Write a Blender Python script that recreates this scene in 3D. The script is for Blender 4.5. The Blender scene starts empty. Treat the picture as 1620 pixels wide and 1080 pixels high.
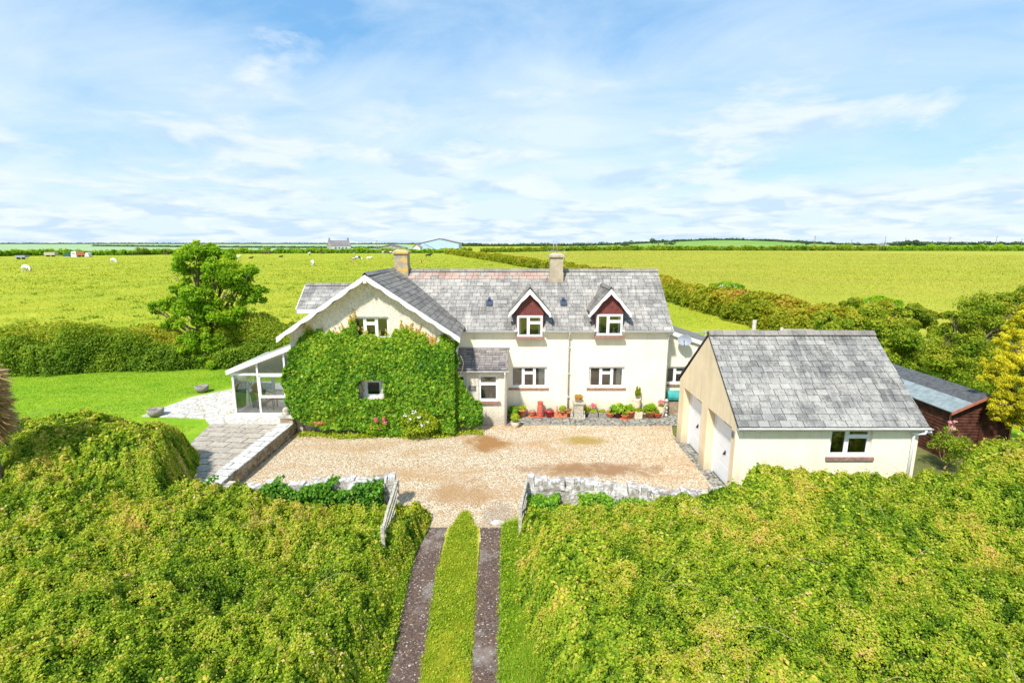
import bpy, bmesh, math, random
import numpy as np
from mathutils import Vector, Matrix
R = math.radians
rng = np.random.default_rng(7)
random.seed(7)
sc = bpy.context.scene
col = sc.collection

# ------------------------------------------------------------ camera, world, sun, exposure
PITCH = math.atan(155/800.)
CAMH = 7.8
cam = bpy.data.cameras.new('camera')
cam.sensor_width = 36; cam.lens = 17.78; cam.clip_start = .1; cam.clip_end = 12000
camo = bpy.data.objects.new('camera', cam); col.objects.link(camo)
camo.location = (0, 0, CAMH); camo.rotation_euler = (math.pi/2-PITCH, 0, 0)
sc.camera = camo
sc.view_settings.view_transform = 'Standard'; sc.view_settings.look = 'None'
sc.view_settings.exposure = 0.58; sc.view_settings.gamma = 1.0
SUN_EL = R(50); SUN_AZ = R(207)        # direction to the sun, clockwise from +Y
sd = bpy.data.lights.new('sun', 'SUN'); sd.energy = 4.0; sd.angle = R(4); sd.color = (1, .955, .87)
so = bpy.data.objects.new('sun', sd); col.objects.link(so)
tosun = Vector((math.sin(SUN_AZ)*math.cos(SUN_EL), math.cos(SUN_AZ)*math.cos(SUN_EL), math.sin(SUN_EL)))
so.rotation_euler = tosun.to_track_quat('Z', 'Y').to_euler(); so.location = tosun*60

def hexl(h):
    h = h.lstrip('#'); c = [int(h[i:i+2], 16)/255 for i in (0, 2, 4)]
    return tuple([(x/12.92 if x <= .04045 else ((x+.055)/1.055)**2.4) for x in c]+[1])

class NT:
    """small helper to write node trees"""
    def __init__(s, tree): s.t = tree
    def n(s, typ, props=None, ins=None, out=0):
        nd = s.t.nodes.new(typ)
        for k, v in (props or {}).items(): setattr(nd, k, v)
        for k, v in (ins or {}).items():
            sk = nd.inputs[k]
            if isinstance(v, bpy.types.NodeSocket): s.t.links.new(v, sk)
            else: sk.default_value = v
        return nd.outputs[out] if len(nd.outputs) else None
    def noise(s, vec, scale, detail=4, rough=.55, dist=0, out=0):
        return s.n('ShaderNodeTexNoise', None, {'Vector': vec, 'Scale': scale, 'Detail': detail, 'Roughness': rough, 'Distortion': dist}, out)
    def ramp(s, fac, stops, interp='LINEAR'):
        nd = s.t.nodes.new('ShaderNodeValToRGB'); s.t.links.new(fac, nd.inputs[0])
        cr = nd.color_ramp; cr.interpolation = interp
        while len(cr.elements) < len(stops): cr.elements.new(.5)
        for e, (p, c) in zip(cr.elements, stops):
            e.position = p
            e.color = c if not isinstance(c, (int, float)) else (c, c, c, 1)
        return nd.outputs[0]
    def mix(s, fac, a, b, mode='MIX'):
        nd = s.t.nodes.new('ShaderNodeMix'); nd.data_type = 'RGBA'; nd.blend_type = mode
        for k, v in ((0, fac), (6, a), (7, b)):
            if isinstance(v, bpy.types.NodeSocket): s.t.links.new(v, nd.inputs[k])
            else: nd.inputs[k].default_value = v
        return nd.outputs[2]
    def math(s, op, a, b=0, c=0):
        return s.n('ShaderNodeMath', {'operation': op}, {0: a, 1: b, 2: c})
    def vmul(s, v, f):
        return s.n('ShaderNodeVectorMath', {'operation': 'MULTIPLY'}, {0: v, 1: f})

# --- sky
w = bpy.data.worlds.new('World'); sc.world = w; w.use_nodes = True
w.node_tree.nodes.clear(); T = NT(w.node_tree)
sky = T.n('ShaderNodeTexSky', {'sky_type': 'NISHITA', 'sun_disc': False, 'sun_elevation': SUN_EL, 'sun_rotation': SUN_AZ, 'air_density': 1.0, 'dust_density': .6, 'ozone_density': 2.0})
tc = T.n('ShaderNodeTexCoord', out=0)
sep = w.node_tree.nodes.new('ShaderNodeSeparateXYZ'); w.node_tree.links.new(tc, sep.inputs[0])
zz = T.math('ADD', T.math('MAXIMUM', sep.outputs[2], 0.0), .16)
px = T.math('DIVIDE', sep.outputs[0], zz); py = T.math('DIVIDE', sep.outputs[1], zz)
cv = T.n('ShaderNodeCombineXYZ', None, {0: px, 1: py, 2: 0.0})
rot = T.n('ShaderNodeVectorRotate', {'rotation_type': 'Z_AXIS'}, {'Vector': cv, 'Angle': R(24)})
st = T.vmul(rot, (0.7, 1.15, 1))
big = T.noise(cv, .55, 4, .5, .2)
wisp = T.noise(st, 1.35, 9, .6, .7)
puff = T.noise(cv, 1.25, 9, .58, .35)
lowf = T.n('ShaderNodeMapRange', None, {0: sep.outputs[2], 1: 0.0, 2: .34, 3: .27, 4: -.03})
s1 = T.math('ADD', T.math('MULTIPLY', wisp, .45), T.math('MULTIPLY', big, .7))
s1 = T.math('ADD', s1, lowf)
cover = T.ramp(s1, [(.47, 0), (.58, .42), (.76, .88)])
pf = T.math('ADD', puff, T.n('ShaderNodeMapRange', None, {0: sep.outputs[2], 1: 0.0, 2: .3, 3: .08, 4: -.10}))
pmask = T.ramp(pf, [(.46, 0), (.56, .95)])
shade = T.ramp(T.noise(cv, 2.1, 6, .55, .3), [(.42, (4.0, 5.3, 6.7, 1)), (.55, (6.2, 6.7, 7.1, 1))])
thin = (5.6, 6.5, 7.2, 1)
skyc = T.mix(.5, T.mix(1.0, sky, (0.86, 1.10, 1.18, 1), 'MULTIPLY'), (1.9, 4.4, 7.5, 1))
c1 = T.mix(cover, skyc, thin)
c2 = T.mix(T.math('MULTIPLY', pmask, .8), c1, shade)
bg = T.n('ShaderNodeBackground', None, {'Color': c2, 'Strength': .1})
T.n('ShaderNodeOutputWorld', None, {'Surface': bg})

# ------------------------------------------------------------ pixel -> place helpers (points of the 1620 x 1080 survey)
FPX = 800.; cP, sP = math.cos(PITCH), math.sin(PITCH)
def ray(x, y):
    a = (x-810)/FPX; b = (540-y)/FPX
    return a, cP+b*sP, -sP+b*cP
def G(x, y, z=0):
    a, Y, Z = ray(x, y); t = (z-CAMH)/Z; return (a*t, Y*t, z)
def P(x, y, Yw):
    a, Y, Z = ray(x, y); t = Yw/Y; return (a*t, Yw, CAMH+Z*t)

# ------------------------------------------------------------ objects, tags, meshes
def tag(o, label=None, cat=None, group=None, kind=None):
    if label: o['label'] = label
    if cat: o['category'] = cat
    if group: o['group'] = group
    if kind: o['kind'] = kind
    return o
def thing(name, label, cat, loc=(0, 0, 0), group=None, rz=0):
    o = bpy.data.objects.new(name, None); col.objects.link(o); o.location = loc; o.rotation_euler = (0, 0, rz)
    o.empty_display_size = .2
    return tag(o, label, cat, group)
def link(name, me, parent=None, world=True):
    o = bpy.data.objects.new(name, me); col.objects.link(o)
    if parent is not None:
        o.parent = parent
        if world:
            m = Matrix.Identity(4); p = parent
            while p is not None:
                m = Matrix.LocRotScale(p.location, p.rotation_euler, p.scale) @ p.matrix_parent_inverse.inverted().inverted() @ m if False else m
                p = p.parent
            top = parent
            while top.parent is not None: top = top.parent
            if parent is top:
                o.matrix_parent_inverse = Matrix.LocRotScale(top.location, top.rotation_euler, top.scale).inverted()
    return o
def copy_thing(root, loc, rz=0, label=None, scale=None):
    def cp(o, par):
        c = o.copy(); col.objects.link(c)
        if par is not None: c.parent = par
        for ch in [x for x in col.objects if x.parent is o]: cp(ch, c)
        return c
    c = cp(root, None); c.location = loc; c.rotation_euler = (0, 0, rz)
    if label: c['label'] = label
    if scale: c.scale = (scale,)*3
    return c

class MB:
    def __init__(s): s.v = []; s.f = []; s.m = []; s.c = []; s.sm = []
    def poly(s, pts, mi=0, c=.5, sm=False):
        k = len(s.v); s.v += [tuple(p) for p in pts]; s.f.append(tuple(range(k, k+len(pts)))); s.m.append(mi); s.c.append(c); s.sm.append(sm)
    def box(s, x0, x1, y0, y1, z0, z1, mi=0, c=.5, M=None):
        p = [(x, y, z) for z in (z0, z1) for x, y in ((x0, y0), (x1, y0), (x1, y1), (x0, y1))]
        s.hexa(p, mi, c, M)
    def hexa(s, p, mi=0, c=.5, M=None):
        if M is not None: p = [tuple(M @ Vector(q)) for q in p]
        k = len(s.v); s.v += p
        for f in ((3, 2, 1, 0), (4, 5, 6, 7), (0, 1, 5, 4), (1, 2, 6, 5), (2, 3, 7, 6), (3, 0, 4, 7)):
            s.f.append(tuple(k+i for i in f)); s.m.append(mi); s.c.append(c); s.sm.append(False)
    def bar(s, a, b, w, h, mi=0, c=.5, up=(0, 0, 1)):
        """box-section bar from a to b; w across, h along up"""
        a = Vector(a); b = Vector(b); d = (b-a).normalized(); u = Vector(up)
        x = d.cross(u)
        if x.length < 1e-4: x = d.cross(Vector((1, 0, 0)))
        x.normalize(); u = x.cross(d).normalized(); x *= w/2; u *= h/2
        s.hexa([tuple(q) for q in (a-x-u, a+x-u, b+x-u, b-x-u, a-x+u, a+x+u, b+x+u, b-x+u)], mi, c)
    def prism(s, pts, vec, mi=0, c=.5):
        v = Vector(vec); a = [Vector(p) for p in pts]; b = [p+v for p in a]
        nrm = Vector((0, 0, 0))
        for i in range(len(a)): nrm += a[i].cross(a[(i+1) % len(a)])
        if nrm.dot(v) > 0: a.reverse(); b.reverse()
        s.poly(a, mi, c); s.poly(b[::-1], mi, c)
        for i in range(len(a)):
            j = (i+1) % len(a); s.poly([a[j], a[i], b[i], b[j]], mi, c)
    def tube(s, pts, rad, n=8, mi=0, c=.5, cap=True):
        pts = [Vector(p) for p in pts]
        if not hasattr(rad, '__len__'): rad = [rad]*len(pts)
        k0 = len(s.v); prev = None
        for i, p in enumerate(pts):
            d = (pts[min(i+1, len(pts)-1)]-pts[max(i-1, 0)]).normalized()
            if prev is None:
                x = d.cross(Vector((0, 0, 1)))
                if x.length < .05: x = d.cross(Vector((1, 0, 0)))
            else: x = prev - d*prev.dot(d)
            x.normalize(); prev = x; y = d.cross(x)
            for j in range(n):
                t = 2*math.pi*j/n; s.v.append(tuple(p+(x*math.cos(t)+y*math.sin(t))*rad[i]))
        for i in range(len(pts)-1):
            for j in range(n):
                a = k0+i*n+j; b = k0+i*n+(j+1) % n
                s.f.append((a, b, b+n, a+n)); s.m.append(mi); s.c.append(c); s.sm.append(True)
        if cap:
            s.f.append(tuple(k0+j for j in range(n))[::-1]); s.m.append(mi); s.c.append(c); s.sm.append(False)
            k = k0+(len(pts)-1)*n
            s.f.append(tuple(k+j for j in range(n))); s.m.append(mi); s.c.append(c); s.sm.append(False)
    def lathe(s, cen, prof, n=20, mi=0, c=.5, sm=True):
        k0 = len(s.v); cx, cy, cz = cen
        for r, z in prof:
            for j in range(n):
                t = 2*math.pi*j/n; s.v.append((cx+r*math.cos(t), cy+r*math.sin(t), cz+z))
        for i in range(len(prof)-1):
            for j in range(n):
                a = k0+i*n+j; b = k0+i*n+(j+1) % n
                s.f.append((a, b, b+n, a+n)); s.m.append(mi); s.c.append(c); s.sm.append(sm)
    def blob(s, cen, r, mi=0, c=.5, sub=1, jit=.18, rnd=random):
        bm = bmesh.new(); bmesh.ops.create_icosphere(bm, subdivisions=sub, radius=1)
        k = len(s.v)
        rx, ry, rz = r if hasattr(r, '__len__') else (r, r, r)
        for v in bm.verts:
            q = v.co*(1+rnd.uniform(-jit, jit)); s.v.append((cen[0]+q.x*rx, cen[1]+q.y*ry, cen[2]+q.z*rz))
        for f in bm.faces: s.f.append(tuple(k+v.index for v in f.verts)); s.m.append(mi); s.c.append(c); s.sm.append(False)
        bm.free()
    def build(s, name, mats, parent=None):
        me = bpy.data.meshes.new(name); me.from_pydata(s.v, [], s.f)
        mats = mats if isinstance(mats, (list, tuple)) else [mats]
        for m in mats: me.materials.append(m)
        me.polygons.foreach_set('material_index', s.m)
        me.polygons.foreach_set('use_smooth', s.sm)
        at = me.attributes.new('tint', 'FLOAT', 'FACE'); at.data.foreach_set('value', np.array(s.c, dtype=np.float32))
        me.update()
        return link(name, me, parent)

def fast_mesh(name, V, k, tint, mats, parent=None, mi=None):
    """V: (n*k,3) vertices, each k of them one face"""
    n = len(V)//k
    me = bpy.data.meshes.new(name)
    me.vertices.add(n*k); me.vertices.foreach_set('co', V.astype(np.float32).ravel())
    me.loops.add(n*k); me.loops.foreach_set('vertex_index', np.arange(n*k, dtype=np.int32))
    me.polygons.add(n); me.polygons.foreach_set('loop_start', (np.arange(n)*k).astype(np.int32))
    mats = mats if isinstance(mats, (list, tuple)) else [mats]
    for m in mats: me.materials.append(m)
    if mi is not None: me.polygons.foreach_set('material_index', mi.astype(np.int32))
    me.update(calc_edges=True)
    at = me.attributes.new('tint', 'FLOAT', 'FACE'); at.data.foreach_set('value', np.clip(tint, 0, 1).astype(np.float32))
    return link(name, me, parent)

def hash2(ix, iy, seed):
    h = (ix.astype(np.int64)*374761393 + iy.astype(np.int64)*668265263 + seed*1442695041) & 0x7fffffff
    h = ((h ^ (h >> 13))*1274126177) & 0x7fffffff
    return ((h ^ (h >> 16)) & 0xffff)/65535.
def vnoise(x, y, seed=0):
    ix = np.floor(x); iy = np.floor(y); fx = x-ix; fy = y-iy
    fx = fx*fx*(3-2*fx); fy = fy*fy*(3-2*fy); ix = ix.astype(np.int64); iy = iy.astype(np.int64)
    a = hash2(ix, iy, seed); b = hash2(ix+1, iy, seed); c = hash2(ix, iy+1, seed); d = hash2(ix+1, iy+1, seed)
    return (a*(1-fx)+b*fx)*(1-fy)+(c*(1-fx)+d*fx)*fy
def fbm(x, y, seed=0, oct=4):
    s = 0; a = .5; t = 0
    for i in range(oct):
        s = s+a*vnoise(x*2**i+i*17.3, y*2**i-i*9.1, seed+i); t += a; a *= .55
    return s/t
def sstep(a, b, x):
    t = np.clip((x-a)/(b-a), 0, 1); return t*t*(3-2*t)
def norm(a): return a/np.maximum(np.linalg.norm(a, axis=1, keepdims=True), 1e-9)

def leaf_verts(p, nrm, size, spread=.8, aspect=.75, fold=.14):
    n = len(p); size = np.broadcast_to(size, (n,))[:, None]
    nn = norm(nrm+rng.normal(0, spread, (n, 3)))
    t = norm(np.cross(nn, rng.normal(0, 1, (n, 3)))); b = np.cross(nn, t)
    s = size*.5
    V = np.empty((n, 4, 3))
    V[:, 0] = p-t*s; V[:, 1] = p+b*s*aspect+nn*s*fold+t*s*.1; V[:, 2] = p+t*s-nn*s*fold*.6; V[:, 3] = p-b*s*aspect+nn*s*fold+t*s*.1
    return V.reshape(-1, 3)
def blade_verts(p, h, w, lean=.35):
    n = len(p); a = rng.uniform(0, 2*math.pi, n); d = np.stack([np.cos(a), np.sin(a), np.zeros(n)], 1)
    b = np.stack([-np.sin(a), np.cos(a), np.zeros(n)], 1)
    h = np.broadcast_to(h, (n,)); ln = h*rng.uniform(.05, 1, n)*lean*2
    V = np.empty((n, 3, 3)); V[:, 0] = p-d*w/2; V[:, 1] = p+d*w/2
    V[:, 2] = p+b*ln[:, None]+np.array([0, 0, 1])*h[:, None]
    return V.reshape(-1, 3)

def clip_poly(poly, cl):
    """clip 2d polygon by a convex CCW polygon"""
    out = poly
    for i in range(len(cl)):
        a = cl[i]; b = cl[(i+1) % len(cl)]; ex, ey = b[0]-a[0], b[1]-a[1]
        inp = out; out = []
        if not inp: return []
        def sd_(p): return ex*(p[1]-a[1])-ey*(p[0]-a[0])
        for j in range(len(inp)):
            p = inp[j]; q = inp[(j+1) % len(inp)]; sp, sq = sd_(p), sd_(q)
            if sp >= -1e-9: out.append(p)
            if (sp > 1e-9 and sq < -1e-9) or (sp < -1e-9 and sq > 1e-9):
                t = sp/(sp-sq); out.append((p[0]+t*(q[0]-p[0]), p[1]+t*(q[1]-p[1])))
    return out
def area2(p): return .5*sum(p[i][0]*p[(i+1) % len(p)][1]-p[(i+1) % len(p)][0]*p[i][1] for i in range(len(p)))

def wall(mb, O, U, outline, holes, th, mi=0):
    """wall: front face through O, U = direction along it, Z up, thickness th to the inside (inside = U rotated +90deg). outline convex CCW in (u,z)"""
    O = Vector(O); U = Vector(U).normalized(); Z = Vector((0, 0, 1)); I = Vector((-U.y, U.x, 0))
    us = sorted({p[0] for p in outline} | {h[0] for h in holes} | {h[1] for h in holes})
    zs = sorted({p[1] for p in outline} | {h[2] for h in holes} | {h[3] for h in holes})
    W = lambda u, z, d=0: O+U*u+Z*z+I*d
    for i in range(len(us)-1):
        for j in range(len(zs)-1):
            uc, zc = (us[i]+us[i+1])/2, (zs[j]+zs[j+1])/2
            if any(h[0] < uc < h[1] and h[2] < zc < h[3] for h in holes): continue
            c = clip_poly([(us[i], zs[j]), (us[i+1], zs[j]), (us[i+1], zs[j+1]), (us[i], zs[j+1])], outline)
            if len(c) < 3 or abs(area2(c)) < 1e-6: continue
            mb.poly([W(u, z) for u, z in c], mi); mb.poly([W(u, z, th) for u, z in c][::-1], mi)
    for i in range(len(outline)):
        a = outline[i]; b = outline[(i+1) % len(outline)]
        mb.poly([W(*a, th), W(*b, th), W(*b), W(*a)], mi)
    for u0, u1, z0, z1 in holes:
        q = [(u0, z0), (u0, z1), (u1, z1), (u1, z0)]
        for i in range(4):
            a = q[i]; b = q[(i+1) % 4]; mb.poly([W(*a, th), W(*b, th), W(*b), W(*a)], mi)

def slates(mb, O, U, V, polys, cw=.3, ch=.2, thick=.02, mi=0, mi_under=1, rnd=None, band=None, jit=.004):
    """roof covering: O corner, U along the eave, V up the slope; polys convex CCW in (u,v)"""
    rnd = rnd or random.Random(3)
    O = Vector(O); U = Vector(U).normalized(); V = Vector(V).normalized(); Nn = U.cross(V).normalized()
    W = lambda u, v, d=0: O+U*u+V*v+Nn*d
    u0 = min(p[0] for q in polys for p in q); u1 = max(p[0] for q in polys for p in q)
    v0 = min(p[1] for q in polys for p in q); v1 = max(p[1] for q in polys for p in q)
    for q in polys: mb.prism([W(u, v, -.04) for u, v in q], Nn*.04, mi_under, .1)
    r = 0; v = v0
    while v < v1-1e-4:
        vt = min(v+ch, v1); u = u0-(cw/2 if r % 2 else 0)-rnd.uniform(0, .06)
        while u < u1:
            wd = cw*rnd.uniform(.86, 1.14); ue = u+wd-.013
            tnt = rnd.random(); dz = rnd.uniform(-jit, jit); dv = rnd.uniform(-.006, .006) if r else 0
            for q in polys:
                c = clip_poly([(u, v+dv), (ue, v+dv), (ue, vt), (u, vt)], q)
                if len(c) < 3 or abs(area2(c)) < 1e-4: continue
                m_ = mi if band is None else band(u, v, rnd, mi)
                top = [W(a, b, thick+dz+.012*(1-(b-v)/ch)) for a, b in c]; k = len(c)
                bot = [W(a, b, .001) for a, b in c]
                mb.poly(top, m_, tnt)
                for i in range(k):
                    j = (i+1) % k; mb.poly([bot[i], bot[j], top[j], top[i]], mi_under, tnt*.6)
            u += wd
        v += ch; r += 1

# ------------------------------------------------------------ materials
def newmat(name):
    m = bpy.data.materials.new(name); m.use_nodes = True; m.node_tree.nodes.clear()
    return m, NT(m.node_tree)
def finish(m, t, colr, rough=.8, bump=None, bstr=.3, bdist=.02, spec=.3, metal=0., extra=None):
    ins = {'Base Color': colr, 'Roughness': rough, 'Specular IOR Level': spec, 'Metallic': metal}
    if bump is not None:
        ins['Normal'] = t.n('ShaderNodeBump', None, {'Height': bump, 'Strength': bstr, 'Distance': bdist})
    if extra: ins.update(extra)
    b = t.n('ShaderNodeBsdfPrincipled', None, ins)
    t.n('ShaderNodeOutputMaterial', None, {'Surface': b}); return m
def pos(t): return t.n('ShaderNodeNewGeometry', out=0)
def tint(t): return t.n('ShaderNodeAttribute', {'attribute_name': 'tint'}, out=2)
def plain(name, c, rough=.6, var=.12, scale=6, spec=.3, metal=0., bump=0.1):
    m, t = newmat(name); p = pos(t); n = t.noise(p, scale, 6, .6)
    c = hexl(c) if isinstance(c, str) else c
    d = tuple(x*(1-var*1.6) for x in c[:3])+(1,); e = tuple(min(1, x*(1+var)) for x in c[:3])+(1,)
    colr = t.ramp(n, [(.3, d), (.7, e)])
    return finish(m, t, colr, rough, n, bump, .01, spec, metal)

def leafmat(name, stops, transl=.35, noise_scale=.5, amp=.35, rough=.5):
    m, t = newmat(name); p = pos(t)
    n = t.noise(p, noise_scale, 3, .6)
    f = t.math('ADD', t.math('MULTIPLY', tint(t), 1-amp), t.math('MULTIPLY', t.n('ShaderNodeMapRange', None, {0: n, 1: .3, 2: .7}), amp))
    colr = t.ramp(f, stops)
    b = t.n('ShaderNodeBsdfPrincipled', None, {'Base Color': colr, 'Roughness': rough, 'Specular IOR Level': .18})
    tc_ = t.mix(1.0, colr, (1.25, 1.2, .5, 1), 'MULTIPLY')
    tr = t.n('ShaderNodeBsdfTranslucent', None, {'Color': tc_})
    mx = t.n('ShaderNodeMixShader', None, {0: transl, 1: b, 2: tr})
    t.n('ShaderNodeOutputMaterial', None, {'Surface': mx}); return m
def c3(r, g, b): return (r, g, b, 1)

M = {}
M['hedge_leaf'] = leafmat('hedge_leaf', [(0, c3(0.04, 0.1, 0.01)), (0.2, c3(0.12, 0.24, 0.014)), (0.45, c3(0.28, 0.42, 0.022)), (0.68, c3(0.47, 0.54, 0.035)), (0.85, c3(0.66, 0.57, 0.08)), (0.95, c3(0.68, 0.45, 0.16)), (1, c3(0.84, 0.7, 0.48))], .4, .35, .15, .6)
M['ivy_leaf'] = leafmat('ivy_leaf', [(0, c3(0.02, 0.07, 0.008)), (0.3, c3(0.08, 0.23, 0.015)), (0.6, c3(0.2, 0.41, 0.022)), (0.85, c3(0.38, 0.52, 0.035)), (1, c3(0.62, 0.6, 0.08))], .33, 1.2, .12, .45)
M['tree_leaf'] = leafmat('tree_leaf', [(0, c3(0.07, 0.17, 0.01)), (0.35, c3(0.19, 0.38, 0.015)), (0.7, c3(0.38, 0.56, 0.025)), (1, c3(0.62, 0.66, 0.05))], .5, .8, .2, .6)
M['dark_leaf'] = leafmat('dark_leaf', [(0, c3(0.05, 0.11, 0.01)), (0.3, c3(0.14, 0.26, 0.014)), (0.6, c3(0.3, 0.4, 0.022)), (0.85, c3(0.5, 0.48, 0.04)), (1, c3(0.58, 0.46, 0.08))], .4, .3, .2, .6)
M['bank_leaf'] = leafmat('bank_leaf', [(0, c3(0.07, 0.13, 0.01)), (0.3, c3(0.19, 0.27, 0.013)), (0.6, c3(0.36, 0.38, 0.02)), (0.82, c3(0.52, 0.42, 0.04)), (1, c3(0.52, 0.28, 0.09))], .4, .25, .3, .6)
M['gold_leaf'] = leafmat('gold_leaf', [(0, c3(0.09, 0.13, 0.01)), (0.3, c3(0.32, 0.34, 0.015)), (0.6, c3(0.68, 0.62, 0.025)), (1, c3(0.92, 0.84, 0.07))], .35, 1.0, .2, .6)
M['far_leaf'] = leafmat('far_leaf', [(0, c3(.03, .07, .03)), (.5, c3(.06, .12, .045)), (1, c3(.12, .19, .06))], .2, .05, .3)
M['grass_blade'] = leafmat('grass_blade', [(0, c3(0.11, 0.26, 0.012)), (0.45, c3(0.25, 0.46, 0.02)), (0.75, c3(0.44, 0.56, 0.04)), (1, c3(0.68, 0.6, 0.22))], .45, 1.5, .2, .6)
M['short_blade'] = leafmat('short_blade', [(0, c3(0.2, 0.32, 0.015)), (0.5, c3(0.4, 0.46, 0.02)), (0.8, c3(0.6, 0.54, 0.05)), (1, c3(0.72, 0.56, 0.18))], .35, 1.5, .3)
M['runner_leaf'] = leafmat('runner_leaf', [(0, c3(.12, .26, .02)), (.5, c3(.40, .46, .04)), (.8, c3(.66, .45, .10)), (1, c3(.60, .28, .12))], .35)
M['crop_blade'] = leafmat('crop_blade', [(0, c3(.24, .29, .025)), (.4, c3(.37, .40, .035)), (.75, c3(.50, .45, .06)), (1, c3(.52, .40, .14))], .35, .08, .3)
M['lawn_blade'] = leafmat('lawn_blade', [(0, c3(.11, .27, .012)), (.4, c3(.22, .40, .018)), (.75, c3(.38, .50, .03)), (1, c3(.52, .50, .10))], .35, .5, .3)
M['field_blade'] = leafmat('field_blade', [(0, c3(0.11, 0.18, 0.015)), (0.4, c3(0.26, 0.33, 0.02)), (0.75, c3(0.44, 0.44, 0.03)), (1, c3(0.55, 0.43, 0.1))], .35, .08, .45)
M['pink_flower'] = plain('pink_flower', c3(.75, .16, .22), .6)
M['pale_pink'] = plain('pale_pink_flower', c3(.80, .42, .40), .6)
M['white_flower'] = plain('white_flower', c3(.85, .83, .75), .6)
M['orange_plant'] = leafmat('orange_plant', [(0, c3(.25, .16, .03)), (.6, c3(.55, .30, .06)), (1, c3(.65, .48, .15))], .2)
M['heather'] = leafmat('heather', [(0, c3(.18, .17, .16)), (1, c3(.45, .42, .42))], .2)
M['yellow_leaf'] = leafmat('yellow_leaf', [(0, c3(.14, .24, .015)), (.6, c3(.38, .46, .02)), (1, c3(.6, .6, .06))], .3)
M['dead_leaf'] = leafmat('dead_leaf', [(0, c3(.10, .06, .03)), (.5, c3(.40, .25, .10)), (1, c3(.72, .52, .28))], .2)

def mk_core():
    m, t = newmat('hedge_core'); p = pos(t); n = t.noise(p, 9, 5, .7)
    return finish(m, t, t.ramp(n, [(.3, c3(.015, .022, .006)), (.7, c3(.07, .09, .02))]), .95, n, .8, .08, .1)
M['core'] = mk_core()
M['bark'] = plain('bark', c3(.22, .17, .12), .9, .4, 9, .1, 0, .6)
M['stem'] = plain('stem', c3(.42, .32, .18), .8, .3, 12)

def mk_render(name, base, dirty, stain, rough_cast=0.):
    m, t = newmat(name); p = pos(t)
    n1 = t.noise(p, .9, 6, .65); n2 = t.noise(t.vmul(p, (3.2, 3.2, .35)), 1.2, 6, .6)
    sp = w_ = None
    c = t.ramp(n1, [(.38, dirty), (.62, base)])
    s = t.ramp(n2, [(.5, 0), (.75, stain)])
    c = t.mix(s, c, tuple(x*f for x, f in zip(dirty[:3], (.72, .68, .58)))+(1,))
    sk = t.ramp(t.noise(t.vmul(p, (7, 7, .25)), 1.1, 7, .75), [(.54, 0), (.70, .42)]); c = t.mix(sk, c, (.45, .40, .30, 1))
    # damp band low on the wall
    spx = t.t.nodes.new('ShaderNodeSeparateXYZ'); t.t.links.new(p, spx.inputs[0])
    lo = t.n('ShaderNodeMapRange', None, {0: t.math('ADD', spx.outputs[2], t.math('MULTIPLY', t.noise(p, 2.2, 5, .6), -1.0)), 1: -.4, 2: .35, 3: .55, 4: 0.})
    c = t.mix(lo, c, (.30, .27, .2, 1))
    fine = t.noise(p, 60, 3, .6)
    if rough_cast:
        peb = t.n('ShaderNodeTexVoronoi', None, {'Vector': p, 'Scale': 26})
        pc = t.ramp(t.noise(p, 22, 3, .7), [(.40, c3(.33, .28, .20)), (.56, c3(1, 1, 1))])
        c = t.mix(rough_cast, c, pc, 'MULTIPLY')
        return finish(m, t, c, .9, peb, .7, .03, .2)
    # hairline cracks
    return finish(m, t, c, .85, t.math('ADD', fine, t.math('MULTIPLY', n1, 3)), .25, .01, .2)
M['cream'] = mk_render('cream_render', c3(.90, .83, .66), c3(.85, .77, .60), .3)
M['cream_wing'] = mk_render('roughcast_render', c3(.88, .82, .70), c3(.82, .75, .62), .2, .4)
M['tan'] = mk_render('cream_render_shaded', c3(.84, .69, .47), c3(.76, .61, .40), .5)  # the garage's cream render, with the door gable's weaker light put into its colour
M['reveal'] = M['cream']

def mk_slate(name, cols, lich, lichcol, moss=0., yell=0.):
    m, t = newmat(name); p = pos(t)
    c = t.ramp(tint(t), cols)
    n = t.noise(p, 1.1, 5, .65); f = t.noise(p, 14, 6, .75)
    a = t.math('ADD', t.math('MULTIPLY', n, .5), t.math('MULTIPLY', f, .5))
    c = t.mix(t.ramp(a, [(.46, 0), (.60, lich)]), c, lichcol)
    c = t.mix(t.ramp(t.noise(p, 3.3, 6, .7), [(.56, 0), (.7, .55)]), c, c3(.11, .11, .10))
    if yell: c = t.mix(t.ramp(t.noise(p, 5, 6, .75), [(.52, 0), (.68, yell)]), c, c3(.45, .33, .12))
    stk = t.noise(t.vmul(p, (5, .5, .5)), 1.2, 6, .7); c = t.mix(t.ramp(stk, [(.5, 0), (.68, .5)]), c, lichcol)
    fine = t.noise(p, 45, 4, .7)
    c = t.mix(.55, c, t.ramp(fine, [(.3, .55), (.7, 1.0)]), 'MULTIPLY')
    return finish(m, t, c, .72, fine, .35, .006, .35)
M['slate_main'] = mk_slate('slate_main', [(0, c3(.16, .15, .142)), (.35, c3(.22, .208, .196)), (.8, c3(.28, .265, .25)), (1, c3(.40, .375, .35))], .66, c3(.60, .55, .49))
M['slate_garage'] = mk_slate('slate_garage', [(0, c3(.135, .13, .128)), (.4, c3(.19, .185, .18)), (.8, c3(.25, .243, .235)), (1, c3(.36, .345, .325))], .68, c3(.54, .51, .46))
M['slate_wing'] = mk_slate('slate_wing', [(0, c3(.11, .10, .10)), (.5, c3(.19, .175, .165)), (1, c3(.30, .275, .25))], .45, c3(.42, .38, .32), 0, .4)
M['slate_porch'] = mk_slate('slate_porch', [(0, c3(.13, .115, .115)), (.5, c3(.20, .175, .17)), (1, c3(.30, .265, .25))], .35, c3(.48, .42, .38))
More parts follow.
